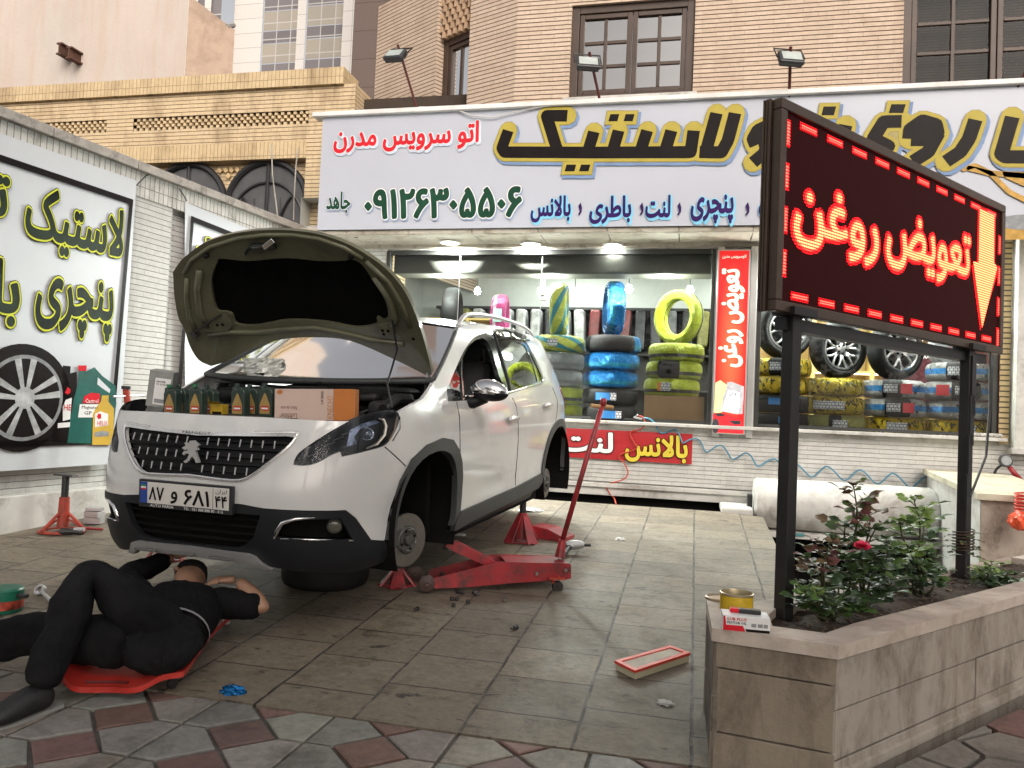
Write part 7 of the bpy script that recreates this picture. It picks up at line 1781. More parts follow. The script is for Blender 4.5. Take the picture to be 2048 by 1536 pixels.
# side slabs, each face set back 12 mm under the rim
cxp = sum(p.x for p in OUT)/6; cyp = sum(p.y for p in OUT)/6
def face(a, c, rows, mt, nm, zlow=-.05, joints=()):
    a, c = Vector((a.x, a.y, 0)), Vector((c.x, c.y, 0)); d = (c-a).normalized(); n_ = Vector((d.y, -d.x, 0)); L = (c-a).length
    b = MB(); zz = [ZP-th]+rows+[zlow]
    cuts = [0]+list(joints)+[L]
    for i in range(len(zz)-1):
        for j in range(len(cuts)-1):
            cx = (cuts[j]+cuts[j+1])/2; w = cuts[j+1]-cuts[j]-.005
            b.box(a+d*cx-n_*(.016+.003*((i+j) % 2))+Vector((0, 0, (zz[i]+zz[i+1])/2)), (w, .02, zz[i]-zz[i+1]-.005), Matrix((d, n_, Vector((0, 0, 1)))).transposed(), bev=.003)
    b.box(a+d*L/2-n_*.045+Vector((0, 0, (ZP-th+zlow)/2)), (L-.05, .03, ZP-th-zlow), Matrix((d, n_, Vector((0, 0, 1)))).transposed())
    return b.build(nm, mt, t)
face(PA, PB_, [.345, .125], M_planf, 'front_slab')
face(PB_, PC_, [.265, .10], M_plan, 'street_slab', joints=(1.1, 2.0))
face(PE, PA, [.25], mat('shaded_planter_side', (.15, .125, .10), .9, var=.3, dirt=(.05, .04, .035), dscale=4), 'forecourt_slab')  # darker copy of the stone, the side's shade put into the colour
face(PD_, PD0, [.2], M_plan, 'back_slab', -.4); face(PD0, PE, [.2], M_plan, 'back_slab', -.1)
b = MB(); b.box(PB_+pd*1.35+Vector((.03, -.03, 0))+Vector((-.05, .05, -.435)), (2.8, .06, .05), Matrix.Rotation(math.atan2(pd.y, pd.x), 3, 'Z'), bev=.01); b.build('base_course', M_plan, t)
# soil surface, lumpy
v, f = patch2d([xy(p) for p in INN], [], .035)
b = MB(); b.add([(p[0], p[1], ZP-.035+.022*mnoise.noise(Vector((p[0]*9, p[1]*9, 0)))+.018*mnoise.noise(Vector((p[0]*31, p[1]*31, 3)))) for p in v], f); tag(b.build('planter_soil', M_soil, None, smooth='all', fixn=False), 'dark brown crumbly soil in the planter', 'soil', kind='structure')
b = MB(); random.seed(21)
for k in range(240):
    q_ = random.random(); w_ = random.random(); p = inn[0]*(1-q_)+i_bfar*q_; p2 = inn[2]*(1-q_)+i_far*q_; p = p*(1-w_)+p2*w_
    s_ = random.uniform(.004, .012); b.box((p.x, p.y, ZP-.03+random.uniform(-.008, .012)), (s_*1.6, s_, s_*.7), Matrix.Rotation(random.random()*6, 3, (random.random()-.5, random.random()-.5, 1)))
tag(b.build('soil_litter', mat('litter', (.13, .095, .065), .9, var=.6, scale=40)), 'dry leaf litter and clods scattered over the planter soil', 'litter', kind='stuff')

# ------------------------------------------------------------------ roses
def leafmat(name, c, c2):
    m, n, l, bb = newmat(name); v = coords(n, l)
    l.new(ramp(n, noise_t(n, l, v, 9, 3), [(.3, c), (.7, c2)], l), bb.inputs['Base Color']); bb.inputs['Roughness'].default_value = .45
    try: bb.inputs['Subsurface Weight'].default_value = .0
    except Exception: pass
    return m
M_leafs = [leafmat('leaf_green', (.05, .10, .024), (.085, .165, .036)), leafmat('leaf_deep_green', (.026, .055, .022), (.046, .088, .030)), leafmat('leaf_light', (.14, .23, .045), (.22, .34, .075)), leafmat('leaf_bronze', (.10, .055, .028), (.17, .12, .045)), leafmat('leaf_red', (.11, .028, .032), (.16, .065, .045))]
M_stem = mat('rose_stem', (.055, .060, .025), .6, var=.3); M_stemr = mat('rose_stem_brown', (.07, .04, .025), .7, var=.3)
def leaf(mb, p, d, up, L, W, mi):
    d = d.normalized(); sd_ = d.cross(up); sd_ = sd_.normalized() if sd_.length > 1e-4 else d.orthogonal().normalized(); nn = sd_.cross(d)
    cs = [(0, 0, 0), (.28, .42, .06), (.62, .44, .07), (1, 0, -.10), (.62, -.44, .07), (.28, -.42, .06), (.33, 0, 0), (.68, 0, -.02)]
    mb.add([p+d*(a*L)+sd_*(w_*W)+nn*(k*L) for a, w_, k in cs], [(0, 1, 6), (1, 2, 7, 6), (2, 3, 7), (0, 6, 5), (6, 7, 4, 5), (7, 3, 4)], mi)
def spray(stems, leaves, p, d, n, size, mats_, rnd):
    """a rose leaf: leaflets in pairs along a stalk and one at the tip"""
    d = d.normalized(); side = d.cross(Vector((0, 0, 1))); side = side.normalized() if side.length > .1 else Vector((1, 0, 0))
    L = size*1.75; pts = [p+d*(L*k/4)+Vector((0, 0, -.22*L*(k/4)**2)) for k in range(5)]
    stems.tube(pts, [.0022, .0020, .0018, .0014, .001], 4, cap=False)
    for k in (1.6, 2.9):
        q_ = pts[int(k)]*(1-(k % 1))+pts[int(k)+1]*(k % 1)
        for s_ in (-1, 1): leaf(leaves, q_, side*s_+d*.5+Vector((0, 0, rnd.uniform(-.3, .15))), Vector((rnd.uniform(-.6, .6), rnd.uniform(-.9, .1), .8)), size*rnd.uniform(.8, 1.1), size*.85, rnd.choice(mats_))
    leaf(leaves, pts[4], d+Vector((0, 0, -.3)), Vector((rnd.uniform(-.4, .4), rnd.uniform(-.4, .2), 1)), size*1.15, size*.9, rnd.choice(mats_))
def rose(name, label, base_px, tips, rnd, dens=1.0, cat='rose bush', depth=0.0, extra=None):
    base = onZ(*base_px, ZP-.03)
    base = base+LN*(-depth)
    t = thing(name, label, cat, tuple(base), 0, 'rose bushes in the planter'); st = MB(); lv = MB()
    for (tx, ty, sz, pal, spread, bare) in tips:
        e = onP(tx, ty, base+LN*rnd.uniform(-.10, .10), LN); m1 = base*.6+e*.4+Vector((rnd.uniform(-.05, .05), rnd.uniform(-.05, .05), 0)); b0 = base+Vector((rnd.uniform(-.03, .03), rnd.uniform(-.03, .03), 0))
        P = smooth3([b0, m1, base*.25+e*.75+Vector((rnd.uniform(-.03, .03), rnd.uniform(-.03, .03), 0)), e], 5); st.tube(P, [.0065-(.0045*k/len(P)) for k in range(len(P))], 5)
        n_ = max(3, int(len(P)*.52*dens)); 
        for k in range(n_):
            u = bare+(1-bare)*(k+.5)/n_; i = min(int(u*(len(P)-1)), len(P)-2); q_ = P[i].lerp(P[i+1], u*(len(P)-1)-i)
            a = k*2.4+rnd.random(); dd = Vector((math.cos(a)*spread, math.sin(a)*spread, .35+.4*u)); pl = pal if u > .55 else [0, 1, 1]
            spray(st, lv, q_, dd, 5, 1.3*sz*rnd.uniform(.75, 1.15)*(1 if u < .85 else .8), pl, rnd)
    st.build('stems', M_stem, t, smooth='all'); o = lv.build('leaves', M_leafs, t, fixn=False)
    return t, base
rr = random.Random(4)
t1, b1 = rose('rose_bush', 'rose bush with bronze young leaves nearest the left sign post', (1655, 1238), [(1618, 1128, .036, [3, 3, 0], 1, .35), (1640, 1100, .036, [3, 4, 0], 1, .4), (1660, 1085, .034, [4, 3, 3], .9, .45), (1618, 1180, .038, [0, 0, 2], 1, .3), (1680, 1160, .04, [1, 0], 1, .2), (1700, 1215, .04, [1, 1], 1, .25), (1640, 1205, .04, [0, 1], 1, .3), (1625, 1215, .034, [1, 0], 1, .4)], rr)
t2, b2 = rose('rose_bush', 'tallest rose bush with a red shoot and one pink flower', (1735, 1222), [(1707, 970, .038, [4, 3, 0], .75, .45), (1735, 1000, .040, [4, 3, 0], 1, .5), (1690, 1045, .042, [0, 3, 2], 1, .35), (1755, 1050, .044, [0, 0, 1], 1, .3), (1675, 1085, .042, [0, 1], 1, .3), (1780, 1100, .042, [0, 1], 1, .25), (1725, 1110, .044, [1, 0], 1, .2), (1765, 1150, .042, [1, 1], 1, .2), (1690, 1150, .042, [1, 0], 1, .2), (1725, 1190, .036, [1], 1, .2)], rr, 1.1, depth=.02)
t3, b3 = rose('rose_bush', 'rose bush with large fresh light green leaves right of the pink flower', (1840, 1188), [(1828, 1000, .044, [2, 2, 2], .9, .5), (1850, 1030, .042, [2, 2, 0], 1, .5), (1800, 1045, .042, [2, 2, 0], 1, .4), (1820, 1090, .042, [0, 2], 1, .3), (1785, 1110, .040, [0, 1], 1, .25), (1850, 1110, .040, [0, 1], 1, .25), (1860, 1140, .036, [1, 0], 1, .25), (1805, 1145, .038, [1, 1], 1, .2), (1835, 1160, .034, [1, 0], 1, .2)], rr, 1.05)
t4, b4 = rose('low_shrub', 'low leafy sprig at the far right end of the planter', (1985, 1175), [(1960, 1140, .03, [2, 0], 1, .2), (1985, 1128, .03, [2, 2], 1, .2), (2015, 1150, .03, [0, 1], 1, .2), (2030, 1165, .03, [0, 1], 1, .2), (1970, 1160, .028, [0, 0], 1, .1)], rr, 1.0, 'shrub')
# pink rose flower
fp = onP(1724, 1096, b2+LN*.10, LN); b = MB()
for ring_, (n_, r_, tilt) in enumerate(((6, .030, .35), (6, .027, .8), (5, .020, 1.2), (4, .012, 1.5))):
    for k in range(n_):
        a = 2*math.pi*k/n_+ring_*.6; d = Vector((math.cos(a)*math.cos(tilt), math.sin(a)*math.cos(tilt)-.45, math.sin(tilt))); leaf(b, fp+d*.003, d, Vector((-math.cos(a), -math.sin(a)-.2, .6)), r_*1.15, r_*1.35, 0)
b.build('flower', mat('pink_petals', (.70, .03, .10), .5, var=.2), t2, fixn=False)
# creeper twisted round the right post
st, lv = MB(), MB(); pc = PB1; t = thing('twining_plant', 'dry twiggy creeper wound round the foot of the right sign post', 'plant', (pc.x, pc.y, ZP))
for q_ in range(3): st.tube([Vector((pc.x+.05*math.cos(a*3+q_), pc.y+.05*math.sin(a*3+q_), ZP+.09+.09*a/6+.02*q_)) for a in np.linspace(0, 6, 30)], .004, 5)
for k in range(16): a = k*1.7; spray(st, lv, Vector((pc.x+.05*math.cos(a), pc.y+.05*math.sin(a), ZP+.08+.008*k)), Vector((math.cos(a)-.4, math.sin(a)-.6, .1)), 5, .02, [0, 1, 3], rr)
st.build('stems', M_stemr, t, smooth='all'); lv.build('leaves', M_leafs, t, fixn=False)

# ------------------------------------------------------------------ things left on the planter rim
p = onZ(1473, 1222, ZP)+Vector((0, .02, 0)); t = thing('open_tin', 'open round yellow tin on the planter rim', 'tin', tuple(p))
m4 = Matrix.Translation(p); b = MB(); b.lathe([(.060, .0), (.062, .004), (.061, .062), (.063, .066), (.059, .068), (.057, .06), (.056, .012), (0, .012)], 36, m4); b.build('tin_body', mat('tin_metal', (.50, .42, .28), .35, .7, var=.2), t, smooth=True)
b = MB(); b.lathe([(.0622, .004), (.0618, .058)], 36, m4); b.build('yellow_label', mat('tin_yellow', (.60, .40, .02), .4, var=.2, scale=20), t, smooth='all')
p = onZ(1441, 1198, ZP); b = MB(); b.lathe([(0, .004), (.05, .004), (.056, .010), (.062, .008), (.062, 0), (0, 0)], 32, Matrix.Translation(p)); tag(b.build('round_tin_cover', mat('lid_metal', (.46, .36, .26), .4, .6), smooth=True), 'round tin lid lying beside the open yellow tin', 'lid')
bl, br = onZ(1446, 1260, ZP), onZ(1540, 1268, ZP); d = (br-bl).normalized(); nb = Vector((-d.y, d.x, 0)); w = (br-bl).length; hh = .052
t = thing('oil_filter_box', 'small white and red carton lettered LUB PLUS MOTOR OIL on the planter rim', 'carton', tuple((bl+br)/2))
b = MB(); b.box((bl+br)/2+nb*.045+Vector((0, 0, hh/2)), (w, .09, hh), Matrix((d, nb, Vector((0, 0, 1)))).transposed(), bev=.0015); b.build('carton', mat('carton_white', (.80, .80, .80), .4, var=.03), t)
XF = (bl-nb*.0008, d, Vector((0, 0, 1)), -nb)
lay('red_print', union2d([[(0.001, .001), (w*.48, .001), (w*.42, .020), (.001, .020)]]), XF, M_pred, .0004, t); lay('red_print', union2d([[(.0, .001), (.012, .001), (.006, .05), (.0, .05)]]), XF, M_pred, .0006, t); lay('black_print', union2d([[(w*.5, .001), (w-.001, .001), (w-.001, .010), (w*.47, .010)]]), XF, M_pblack, .0004, t)
write('lettering', 'LUB PLUS', (.014, .036, w*.5, .046), XF, [(.02, M_pred, .0008, 0, 0)], t, fa=False, res=1); write('lettering', 'MOTOR OIL', (.014, .024, w*.5, .033), XF, [(.015, M_pblack, .0008, 0, 0)], t, fa=False, res=1)
lay('black_print', union2d([[(w*.6, .018), (w*.7, .018), (w*.7, .030), (w*.6, .030)], [(w*.74, .018), (w*.84, .018), (w*.84, .030), (w*.74, .030)], [(w*.86, .018), (w*.95, .018), (w*.95, .03), (w*.86, .03)]]), XF, M_pgrey, .0006, t)
b = MB(); c_ = (bl*.4+br*.6)+nb*.05+Vector((0, 0, hh+.008)); rt_ = Matrix.Rotation(math.atan2(d.y, d.x)-.05, 3, 'Z'); b.box(c_, (.075, .03, .015), rt_, bev=.004); t = thing('lighter', 'dark and red plastic piece lying on the white carton', 'lighter', tuple(c_)); b.build('dark_body', M_black, t)
b = MB(); b.box(c_-d*.052+nb*.004, (.03, .028, .014), rt_, bev=.003); b.build('red_cap', M_pred, t)
# ================================================================== garage tools on the ground
def lift(p, h): return Vector((p.x, p.y, p.z+h))
# ---- red trolley jack
j0, j1 = drv(853, 1187), drv(1116, 1179); jd = j1-j0; jd.z = 0; JL = jd.length; jd.normalize(); jw = Vector((-jd.y, jd.x, 0))
JZ = dz((j0.y+j1.y)/2); JO = Vector((j0.x, j0.y, JZ))
def jp(x, y, w=0):    # pixel -> (u, z) on the plane of the near side plate
    p = onP(x, y, JO+jw*w, jw); return (p-JO).dot(jd), p.z-JZ
def c5(x, y): return 820+x/3.339, 840+y/3.339
t = thing('trolley_jack', 'red trolley jack pushed under the car sill with tall handle and wooden grip', 'jack', tuple((j0+j1)/2))
plate = [jp(*c5(*p)) for p in [(150, 1080), (165, 1055), (350, 1010), (560, 955), (600, 948), (1062, 958), (1076, 968), (1076, 1058), (1040, 1066), (860, 1078), (700, 1088), (400, 1115), (170, 1138), (150, 1110)]]
plate = [(u, max(.018, z)) for u, z in plate]
JW = .26
b = MB(); b.prism(plate, JO, jd, (0, 0, 1), jw, .012); b.build('side_plate', M_red, t)
b = MB(); b.prism(plate, JO+jw*(JW-.012), jd, (0, 0, 1), jw, .012); b.build('side_plate', M_red, t)
JR = Matrix((jd, jw, Vector((0, 0, 1)))).transposed()
um = plate[4][0]; ue = plate[5][0]; zt_ = plate[4][1]
b = MB(); b.box(JO+jd*((um+ue)/2+.02)+jw*JW/2+Vector((0, 0, zt_-.012)), (ue-um-.05, JW-.024, .012), JR, bev=.003); b.build('top_plate', M_red, t)
b = MB(); b.tube([JO+jd*(um-.02)+jw*.01+Vector((0, 0, zt_-.05)), JO+jd*(um-.02)+jw*(JW-.01)+Vector((0, 0, zt_-.05))], .022, 10); b.tube([JO+jd*.12+jw*.02+Vector((0, 0, .05)), JO+jd*.12+jw*(JW-.02)+Vector((0, 0, .05))], .018, 8); b.build('axle', M_hubm, t, smooth='all')
# lifting arm rising to the sill
aT = [jp(*c5(*p), .09) for p in [(232, 838), (290, 800), (330, 822), (575, 945), (590, 975), (540, 985), (300, 880)]]
for w_ in (.07, .17):
    b = MB(); b.prism(aT, JO+jw*w_, jd, (0, 0, 1), jw, .014); b.build('lift_arm', M_red, t)
b = MB(); sx, sz = jp(*c5(265, 830), .12); b.tube([JO+jd*sx+jw*.12+Vector((0, 0, sz-.03)), JO+jd*sx+jw*.12+Vector((0, 0, sz+.03))], .045, 12); b.build('saddle', M_hubm, t, smooth=True)
for (px_, py_), w_, r_, wd in ((c5(110, 1107), -.02, .049, .045), (c5(35, 1075), JW+.0, .049, .045)):
    u_, z_ = jp(px_, py_, max(w_, 0)); c_ = JO+jd*u_+jw*w_+Vector((0, 0, .05)); m4 = Matrix.Translation(c_) @ (-jw).to_track_quat('Z', 'Y').to_matrix().to_4x4()
    b = MB(); b.lathe([(0, .0), (.012, .004), (.018, .0), (.04, .0), (r_, -.006), (r_, -wd), (0, -wd)], 28, m4); b.build('wheel', mat('wheel_rust_black', (.06, .035, .03), .6, var=.4), t, smooth=True)
for w_ in (-.03, JW):
    u_, z_ = jp(*c5(980, 1100)); c_ = JO+jd*u_+jw*w_+Vector((0, 0, .034)); m4 = Matrix.Translation(c_) @ (-jw).to_track_quat('Z', 'Y').to_matrix().to_4x4()
    b = MB(); b.lathe([(0, .015), (.01, .015), (.012, .008), (.032, .008), (.034, 0), (.034, -.02), (0, -.02)], 24, m4); w_o = b.build('caster', mat('caster_black', (.03, .022, .022), .6), t, smooth=True)
    b = MB(); b.box(c_+Vector((0, 0, .050))+jd*-.012, (.10, .06, .008), JR, bev=.002); b.box(c_+Vector((0, 0, .040))-jd*.035, (.012, .05, .03), JR); b.tube([c_+Vector((0, 0, .05)), c_+Vector((0, 0, .062))], .008, 8); b.build('caster_bracket', M_rust, w_o)
for q_ in ((845, 1025), (1037, 1003)):
    u_, z_ = jp(*c5(*q_)); b = MB(); m4 = Matrix.Translation(JO+jd*u_+Vector((0, 0, z_))) @ (-jw).to_track_quat('Z', 'Y').to_matrix().to_4x4(); b.lathe([(0, .012), (.010, .012), (.013, .006), (.013, 0)], 6, m4); b.build('bolt_head', M_steel, t)
# handle
hb_ = [jp(*p, .12) for p in (c5(1000, 900), c5(1020, 800))]
tp = [jp(1122, 1085, .12), jp(1207, 803, .12)]
J3 = lambda uz, w_=.12: JO+jd*uz[0]+jw*w_+Vector((0, 0, uz[1]))
b = MB(); b.tube([J3(jp(*c5(1000, 915), .12)), J3(jp(*c5(1018, 800), .12))], [.034, .022], 10); b.build('handle_socket', M_red, t, smooth=True)
b = MB(); b.tube([J3(jp(*c5(1015, 815), .12)), J3(tp[1])], .0165, 10); b.tube([J3(jp(1205, 812, .12)), J3(jp(1208, 797, .12))], .021, 10); b.build('handle_pole', M_red, t, smooth='all')
g_ = J3(jp(1204, 813, .12)); b = MB(); b.tube([g_-jd*.075-Vector((0, 0, -.004)), g_-jd*.04, g_+jd*.04, g_+jd*.075-Vector((0, 0, .004))], [.012, .0135, .0135, .012], 10); b.build('wooden_grip', mat('pale_wood', (.50, .29, .13), .6, var=.2, scale=20), t, smooth=True)
# ---- axle stands
def stand(px, py, h, wfoot, label, zpost=None, ang=.3, style='tripod'):
    p = drv(px, py); t = thing('axle_stand', label, 'axle stand', tuple(p), 0, 'red axle stands')
    hc = h*.62
    b = MB(); b.tube([lift(p, .02), lift(p, hc)], [.045, .036], 14); b.build('sleeve', M_rust if style == 'tripod' else M_red, t, smooth=True)
    b = MB()
    n_ = 3 if style == 'tripod' else 4
    for k in range(n_):
        a = ang+2*math.pi*k/n_; d = Vector((math.cos(a), math.sin(a), 0)); s_ = Vector((-d.y, d.x, 0))
        if style == 'tripod':
            b.tube([lift(p+d*.03, hc*.55), lift(p+d*wfoot, .012)], .012, 8)
            b.tube([lift(p+d*.03, .10), lift(p+d*wfoot*.95, .02)], .008, 6)
        else:
            q0, q1 = lift(p+d*.03, hc*.95), lift(p+d*wfoot, .0)
            b.add([q0+s_*.022, q0-s_*.022, q1-s_*.05, q1+s_*.05, q0+s_*.022-d*.012, q0-s_*.022-d*.012, q1-s_*.05-d*.012, q1+s_*.05-d*.012], [(0, 1, 2, 3), (4, 7, 6, 5), (0, 3, 7, 4), (1, 5, 6, 2), (0, 4, 5, 1), (3, 2, 6, 7)])
    if style == 'tripod': b.lathe([(wfoot*.7, .0), (wfoot*1.02, .0), (wfoot*.95, .012), (wfoot*.7, .012)], 28, Matrix.Translation(p), closed=True)
    else: b.box(lift(p, .004), (wfoot*1.6, wfoot*1.6, .008), Matrix.Rotation(ang+.78, 3, 'Z'))
    b.build('leg_frame', M_rust if style == 'tripod' else M_red, t, smooth=True)
    b = MB(); b.tube([lift(p, hc-.02), lift(p, h)], .026, 12); b.build('inner_post', M_black, t, smooth=True)
    b = MB(); b.box(lift(p, h+.008), (.17 if style == 'tripod' else .09, .07, .014), bev=.004); b.build('saddle', M_hubm, t)
    return t
stand(125, 1062, .42, .17, 'tall orange red axle stand with steel top by the left wall')
stand(1043, 1083, .36, .14, 'red axle stand with black post under the rear of the sill', style='plate', ang=.9)
stand(795, 1170, .17, .11, 'low red axle stand below the front brake disc', style='plate', ang=.4)
stand(330, 1120, .30, .12, 'red axle stand under the far front of the car, in its shade', style='plate', ang=.4)
# red ribbed wheel chock behind the stand
p = drv(1092, 1076); b = MB(); pr = [(-.14, 0), (.17, 0), (.17, .03), (.02, .085), (-.12, .095), (-.14, .08)]
b.prism(pr, p+Vector((0, -.08, 0)), (.97, -.22, 0), (0, 0, 1), (.22, .97, 0), .22); tag(b.build('wheel_chock', M_red), 'dull red wedge shaped wheel chock behind the axle stand', 'chock')
# removed wheel lying in the shade under the nose
p = drv(650, 1168); t = thing('wheel_lying_flat', 'black tyred wheel lying flat in the shade under the front bumper', 'wheel', tuple(p)); m4 = Matrix.Translation(lift(p, .078))
b = MB(); ring_mesh(b, tyre_profile(.155, .262, .18), 48, m4); b.build('tyre', M_rubber, t, smooth='all')
b = MB(); b.lathe([(0, .03), (.05, .03), (.06, .045), (.14, .05), (.175, .065), (.186, .072), (.19, .066), (.17, .0)], 40, m4); b.build('rim', mat('dull_rim', (.05, .05, .05), .35, .7), t, smooth=True)
# wheel bolts and caps scattered on the slabs
random.seed(2)
for i, (x, y) in enumerate(((904, 1201), (914, 1201), (907, 1214), (936, 1207))):
    p = drv(x, y); b = MB(); b.lathe([(0, .022), (.010, .022), (.012, .018), (.012, 0), (0, 0)], 10, Matrix.Translation(p)); tag(b.build('bolt_cap', M_black, smooth=True), 'small black wheel bolt cap standing on the slabs by the trolley jack', 'bolt cap', 'black bolt caps on the ground')
for i, (x, y) in enumerate(((916, 1187), (924, 1189), (948, 1188), (953, 1192), (1008, 1203), (834, 1221), (1028, 1260), (1034, 1257))):
    p = drv(x, y); a = random.random()*6; d = Vector((math.cos(a), math.sin(a), .15)); t = thing('wheel_bolt', 'dark steel wheel bolt lying on the stained slabs in front of the trolley jack', 'bolt', tuple(p), 0, 'loose wheel bolts on the ground')
    b = MB(); b.tube([lift(p, .009), lift(p, .009)+d*.022], .006, 8); b.build('shank', M_hubm, t)
    b = MB(); b.tube([lift(p, .011)-d*.014, lift(p, .011)], [.010, .012], 6); b.build('bolt_head', M_black, t)
# impact wrench leaning on the slabs behind the jack
p = drv(1140, 1108); t = thing('impact_wrench', 'silver and black air impact wrench lying behind the jack', 'tool', tuple(p)); u_ = Vector((.95, .3, 0))
b = MB(); b.tube([lift(p, .06)-u_*.03, lift(p, .065), lift(p, .07)+u_*.06, lift(p, .07)+u_*.10], [.030, .036, .034, .02], 10); b.build('motor_body', M_satin, t, smooth=True)
b = MB(); b.tube([lift(p, .06), lift(p, .0)+Vector((-.03, -.18, .012))], [.022, .02], 8); b.tube([lift(p, .07)-u_*.09, lift(p, .065)-u_*.02], .014, 8); b.tube([lift(p, .07)+u_*.10, lift(p, .07)+u_*.15], .012, 8); b.build('rubber_handle', M_black, t, smooth=True)
# air filter
o_, r_, q_, s_ = [onP(x, y, (0, YEDGE, .045), DN) for x, y in ((1229, 1321), (1270, 1341), (1381, 1305), (1340, 1290))]
t = thing('air_filter', 'used red framed rectangular air filter lying on the slabs', 'air filter', tuple((o_+q_)/2-Vector((0, 0, .045))))
def ins(k): c_ = (o_+r_+q_+s_)/4; return [p.lerp(c_, k) for p in (o_, r_, q_, s_)]
A0, A1 = [o_, r_, q_, s_], ins(.0)
ex, ey = (r_-o_).normalized(), (q_-r_).normalized()
In = [o_+ex*.022+ey*.022, r_-ex*.022+ey*.022, q_-ex*.022-ey*.022, s_+ex*.022-ey*.022]
b = MB(); dn = Vector((0, 0, -.012))
for i in range(4):
    a, c, e, g = A0[i], A0[(i+1) % 4], In[(i+1) % 4], In[i]; b.quad(a, c, e, g); b.quad(a, c, c+dn, a+dn); b.quad(g, e, e+dn, g+dn); b.quad(a+dn, c+dn, e+dn, g+dn)
b.build('rubber_frame', mat('red_rubber', (.62, .055, .035), .45, var=.08), t, fixn=True)
b = MB(); B0 = ins(.04); h_ = Vector((0, 0, -.042))
for i in range(4): b.quad(B0[i]+dn*.9, B0[(i+1) % 4]+dn*.9, B0[(i+1) % 4]+h_, B0[i]+h_)
b.build('filter_side', mat('filter_cream', (.50, .46, .32), .8, var=.1), t)
b = MB(); n_ = 26
for k in range(n_):
    f0, f1, fm = k/n_, (k+1)/n_, (k+.5)/n_; L0, L1, LM = In[0].lerp(In[3], f0), In[0].lerp(In[3], f1), In[0].lerp(In[3], fm); R0, R1, RM = In[1].lerp(In[2], f0), In[1].lerp(In[2], f1), In[1].lerp(In[2], fm); z_ = Vector((0, 0, -.011)); z2 = Vector((0, 0, -.004))
    b.quad(L0+z_, R0+z_, RM+z2, LM+z2); b.quad(LM+z2, RM+z2, R1+z_, L1+z_)
b.build('pleats', mat('filter_paper', (.72, .69, .60), .9, var=.15, scale=9), t, fixn=False)
# crumpled bits
def crumple(name, label, cat, px, py, r, mt, flatk=.5, seed=0, freq=8):
    p = drv(px, py) if py < 1470 and not (px < 500 and py > 1370) else onZ(px, py, 0)
    bm = bmesh.new(); bmesh.ops.create_icosphere(bm, subdivisions=3, radius=1)
    for v in bm.verts:
        k = 1+.55*mnoise.noise(v.co*2.2+Vector((seed, 0, 0))); v.co = Vector((v.co.x*k*r*1.5, v.co.y*k*r, max(-.3, v.co.z)*k*r*flatk+r*flatk*.3))+p
    me = bpy.data.meshes.new(name); bm.to_mesh(me); bm.free(); me.materials.append(mt); o = bpy.data.objects.new(name, me); COL.objects.link(o); return tag(o, label, cat)
crumple('blue_wrapper', 'crumpled shiny blue wrapper on the edge of the slabs', 'wrapper', 465, 1387, .035, FO['blue'], .7, 3)
crumple('stone_chip', 'small pale stone chip lying before the planter', 'stone', 1331, 1408, .022, M_dirtywhite, .5, 5)
crumple('paper_scrap', 'small white paper scrap near the rear axle stand', 'paper scrap', 1240, 1079, .025, M_white, .5, 7)
crumple('plastic_scrap', 'clear crumpled plastic scrap behind the rear axle stand', 'plastic scrap', 1062, 1022, .07, M_white, .3, 9)
crumple('paper_scrap', 'flat white scrap on the ground below the car sill', 'paper scrap', 915, 1070, .045, M_white, .2, 11)
# tools by the left wall
p = drv(148, 1070); t = thing('air_ratchet', 'dark and silver ratchet tool with red hose by the left axle stand', 'tool', tuple(p))
b = MB(); b.tube([lift(p, .02)+Vector((-.09, -.03, 0)), lift(p, .025), lift(p, .02)+Vector((.06, .02, 0))], [.03, .022, .018], 8); b.build('body', M_black, t, smooth=True)
b = MB(); b.tube([lift(p, .03)+Vector((.0, 0, .01)), lift(p, .035)+Vector((.07, .02, .01))], .016, 8); b.build('head', M_satin, t, smooth=True)
b = MB(); b.tube([lift(p, .02)+Vector((.06, .02, 0)), drv(172, 1062)+Vector((0, 0, .02)), drv(205, 1064)+Vector((0, 0, .02))], .012, 6); b.build('hose', M_red, t, smooth='all')
p = drv(188, 1048); b = MB(); b.box(lift(p, .03), (.13, .09, .05), Matrix.Rotation(.3, 3, 'Z'), bev=.003); b.box(lift(p, .08), (.12, .10, .045), Matrix.Rotation(.1, 3, 'Z'), bev=.003); b.box(lift(p, .12), (.12, .08, .025), Matrix.Rotation(.4, 3, 'Z'), bev=.003); tag(b.build('silver_box', M_satin), 'small stack of silver boxed parts behind the car nose', 'box')
# red T bar standing behind the car nose
p0_ = onP(252, 778, WP+WN*.35, WN); p1_ = onP(262, 860, WP+WN*.38, WN); t = thing('red_t_bar', 'red tube with a thin steel cross bar behind the left car wing', 'tool', (p1_.x, p1_.y, dz(p1_.y)))
b = MB(); b.tube([p0_, p1_, (p1_.x+.05, p1_.y, dz(p1_.y)+.01)], .026, 12); b.build('tube', M_rust, t, smooth=True)
b = MB(); b.tube([p0_+Vector((0, 0, -.002)), p0_+Vector((0, 0, .025))], .036, 12); b.build('collar', M_black, t)
b = MB(); a_ = onP(226, 793, WP+WN*.36, WN); c_ = onP(285, 791, WP+WN*.36, WN); b.tube([a_, c_], .009, 8); b.build('cross_bar', M_steel, t)
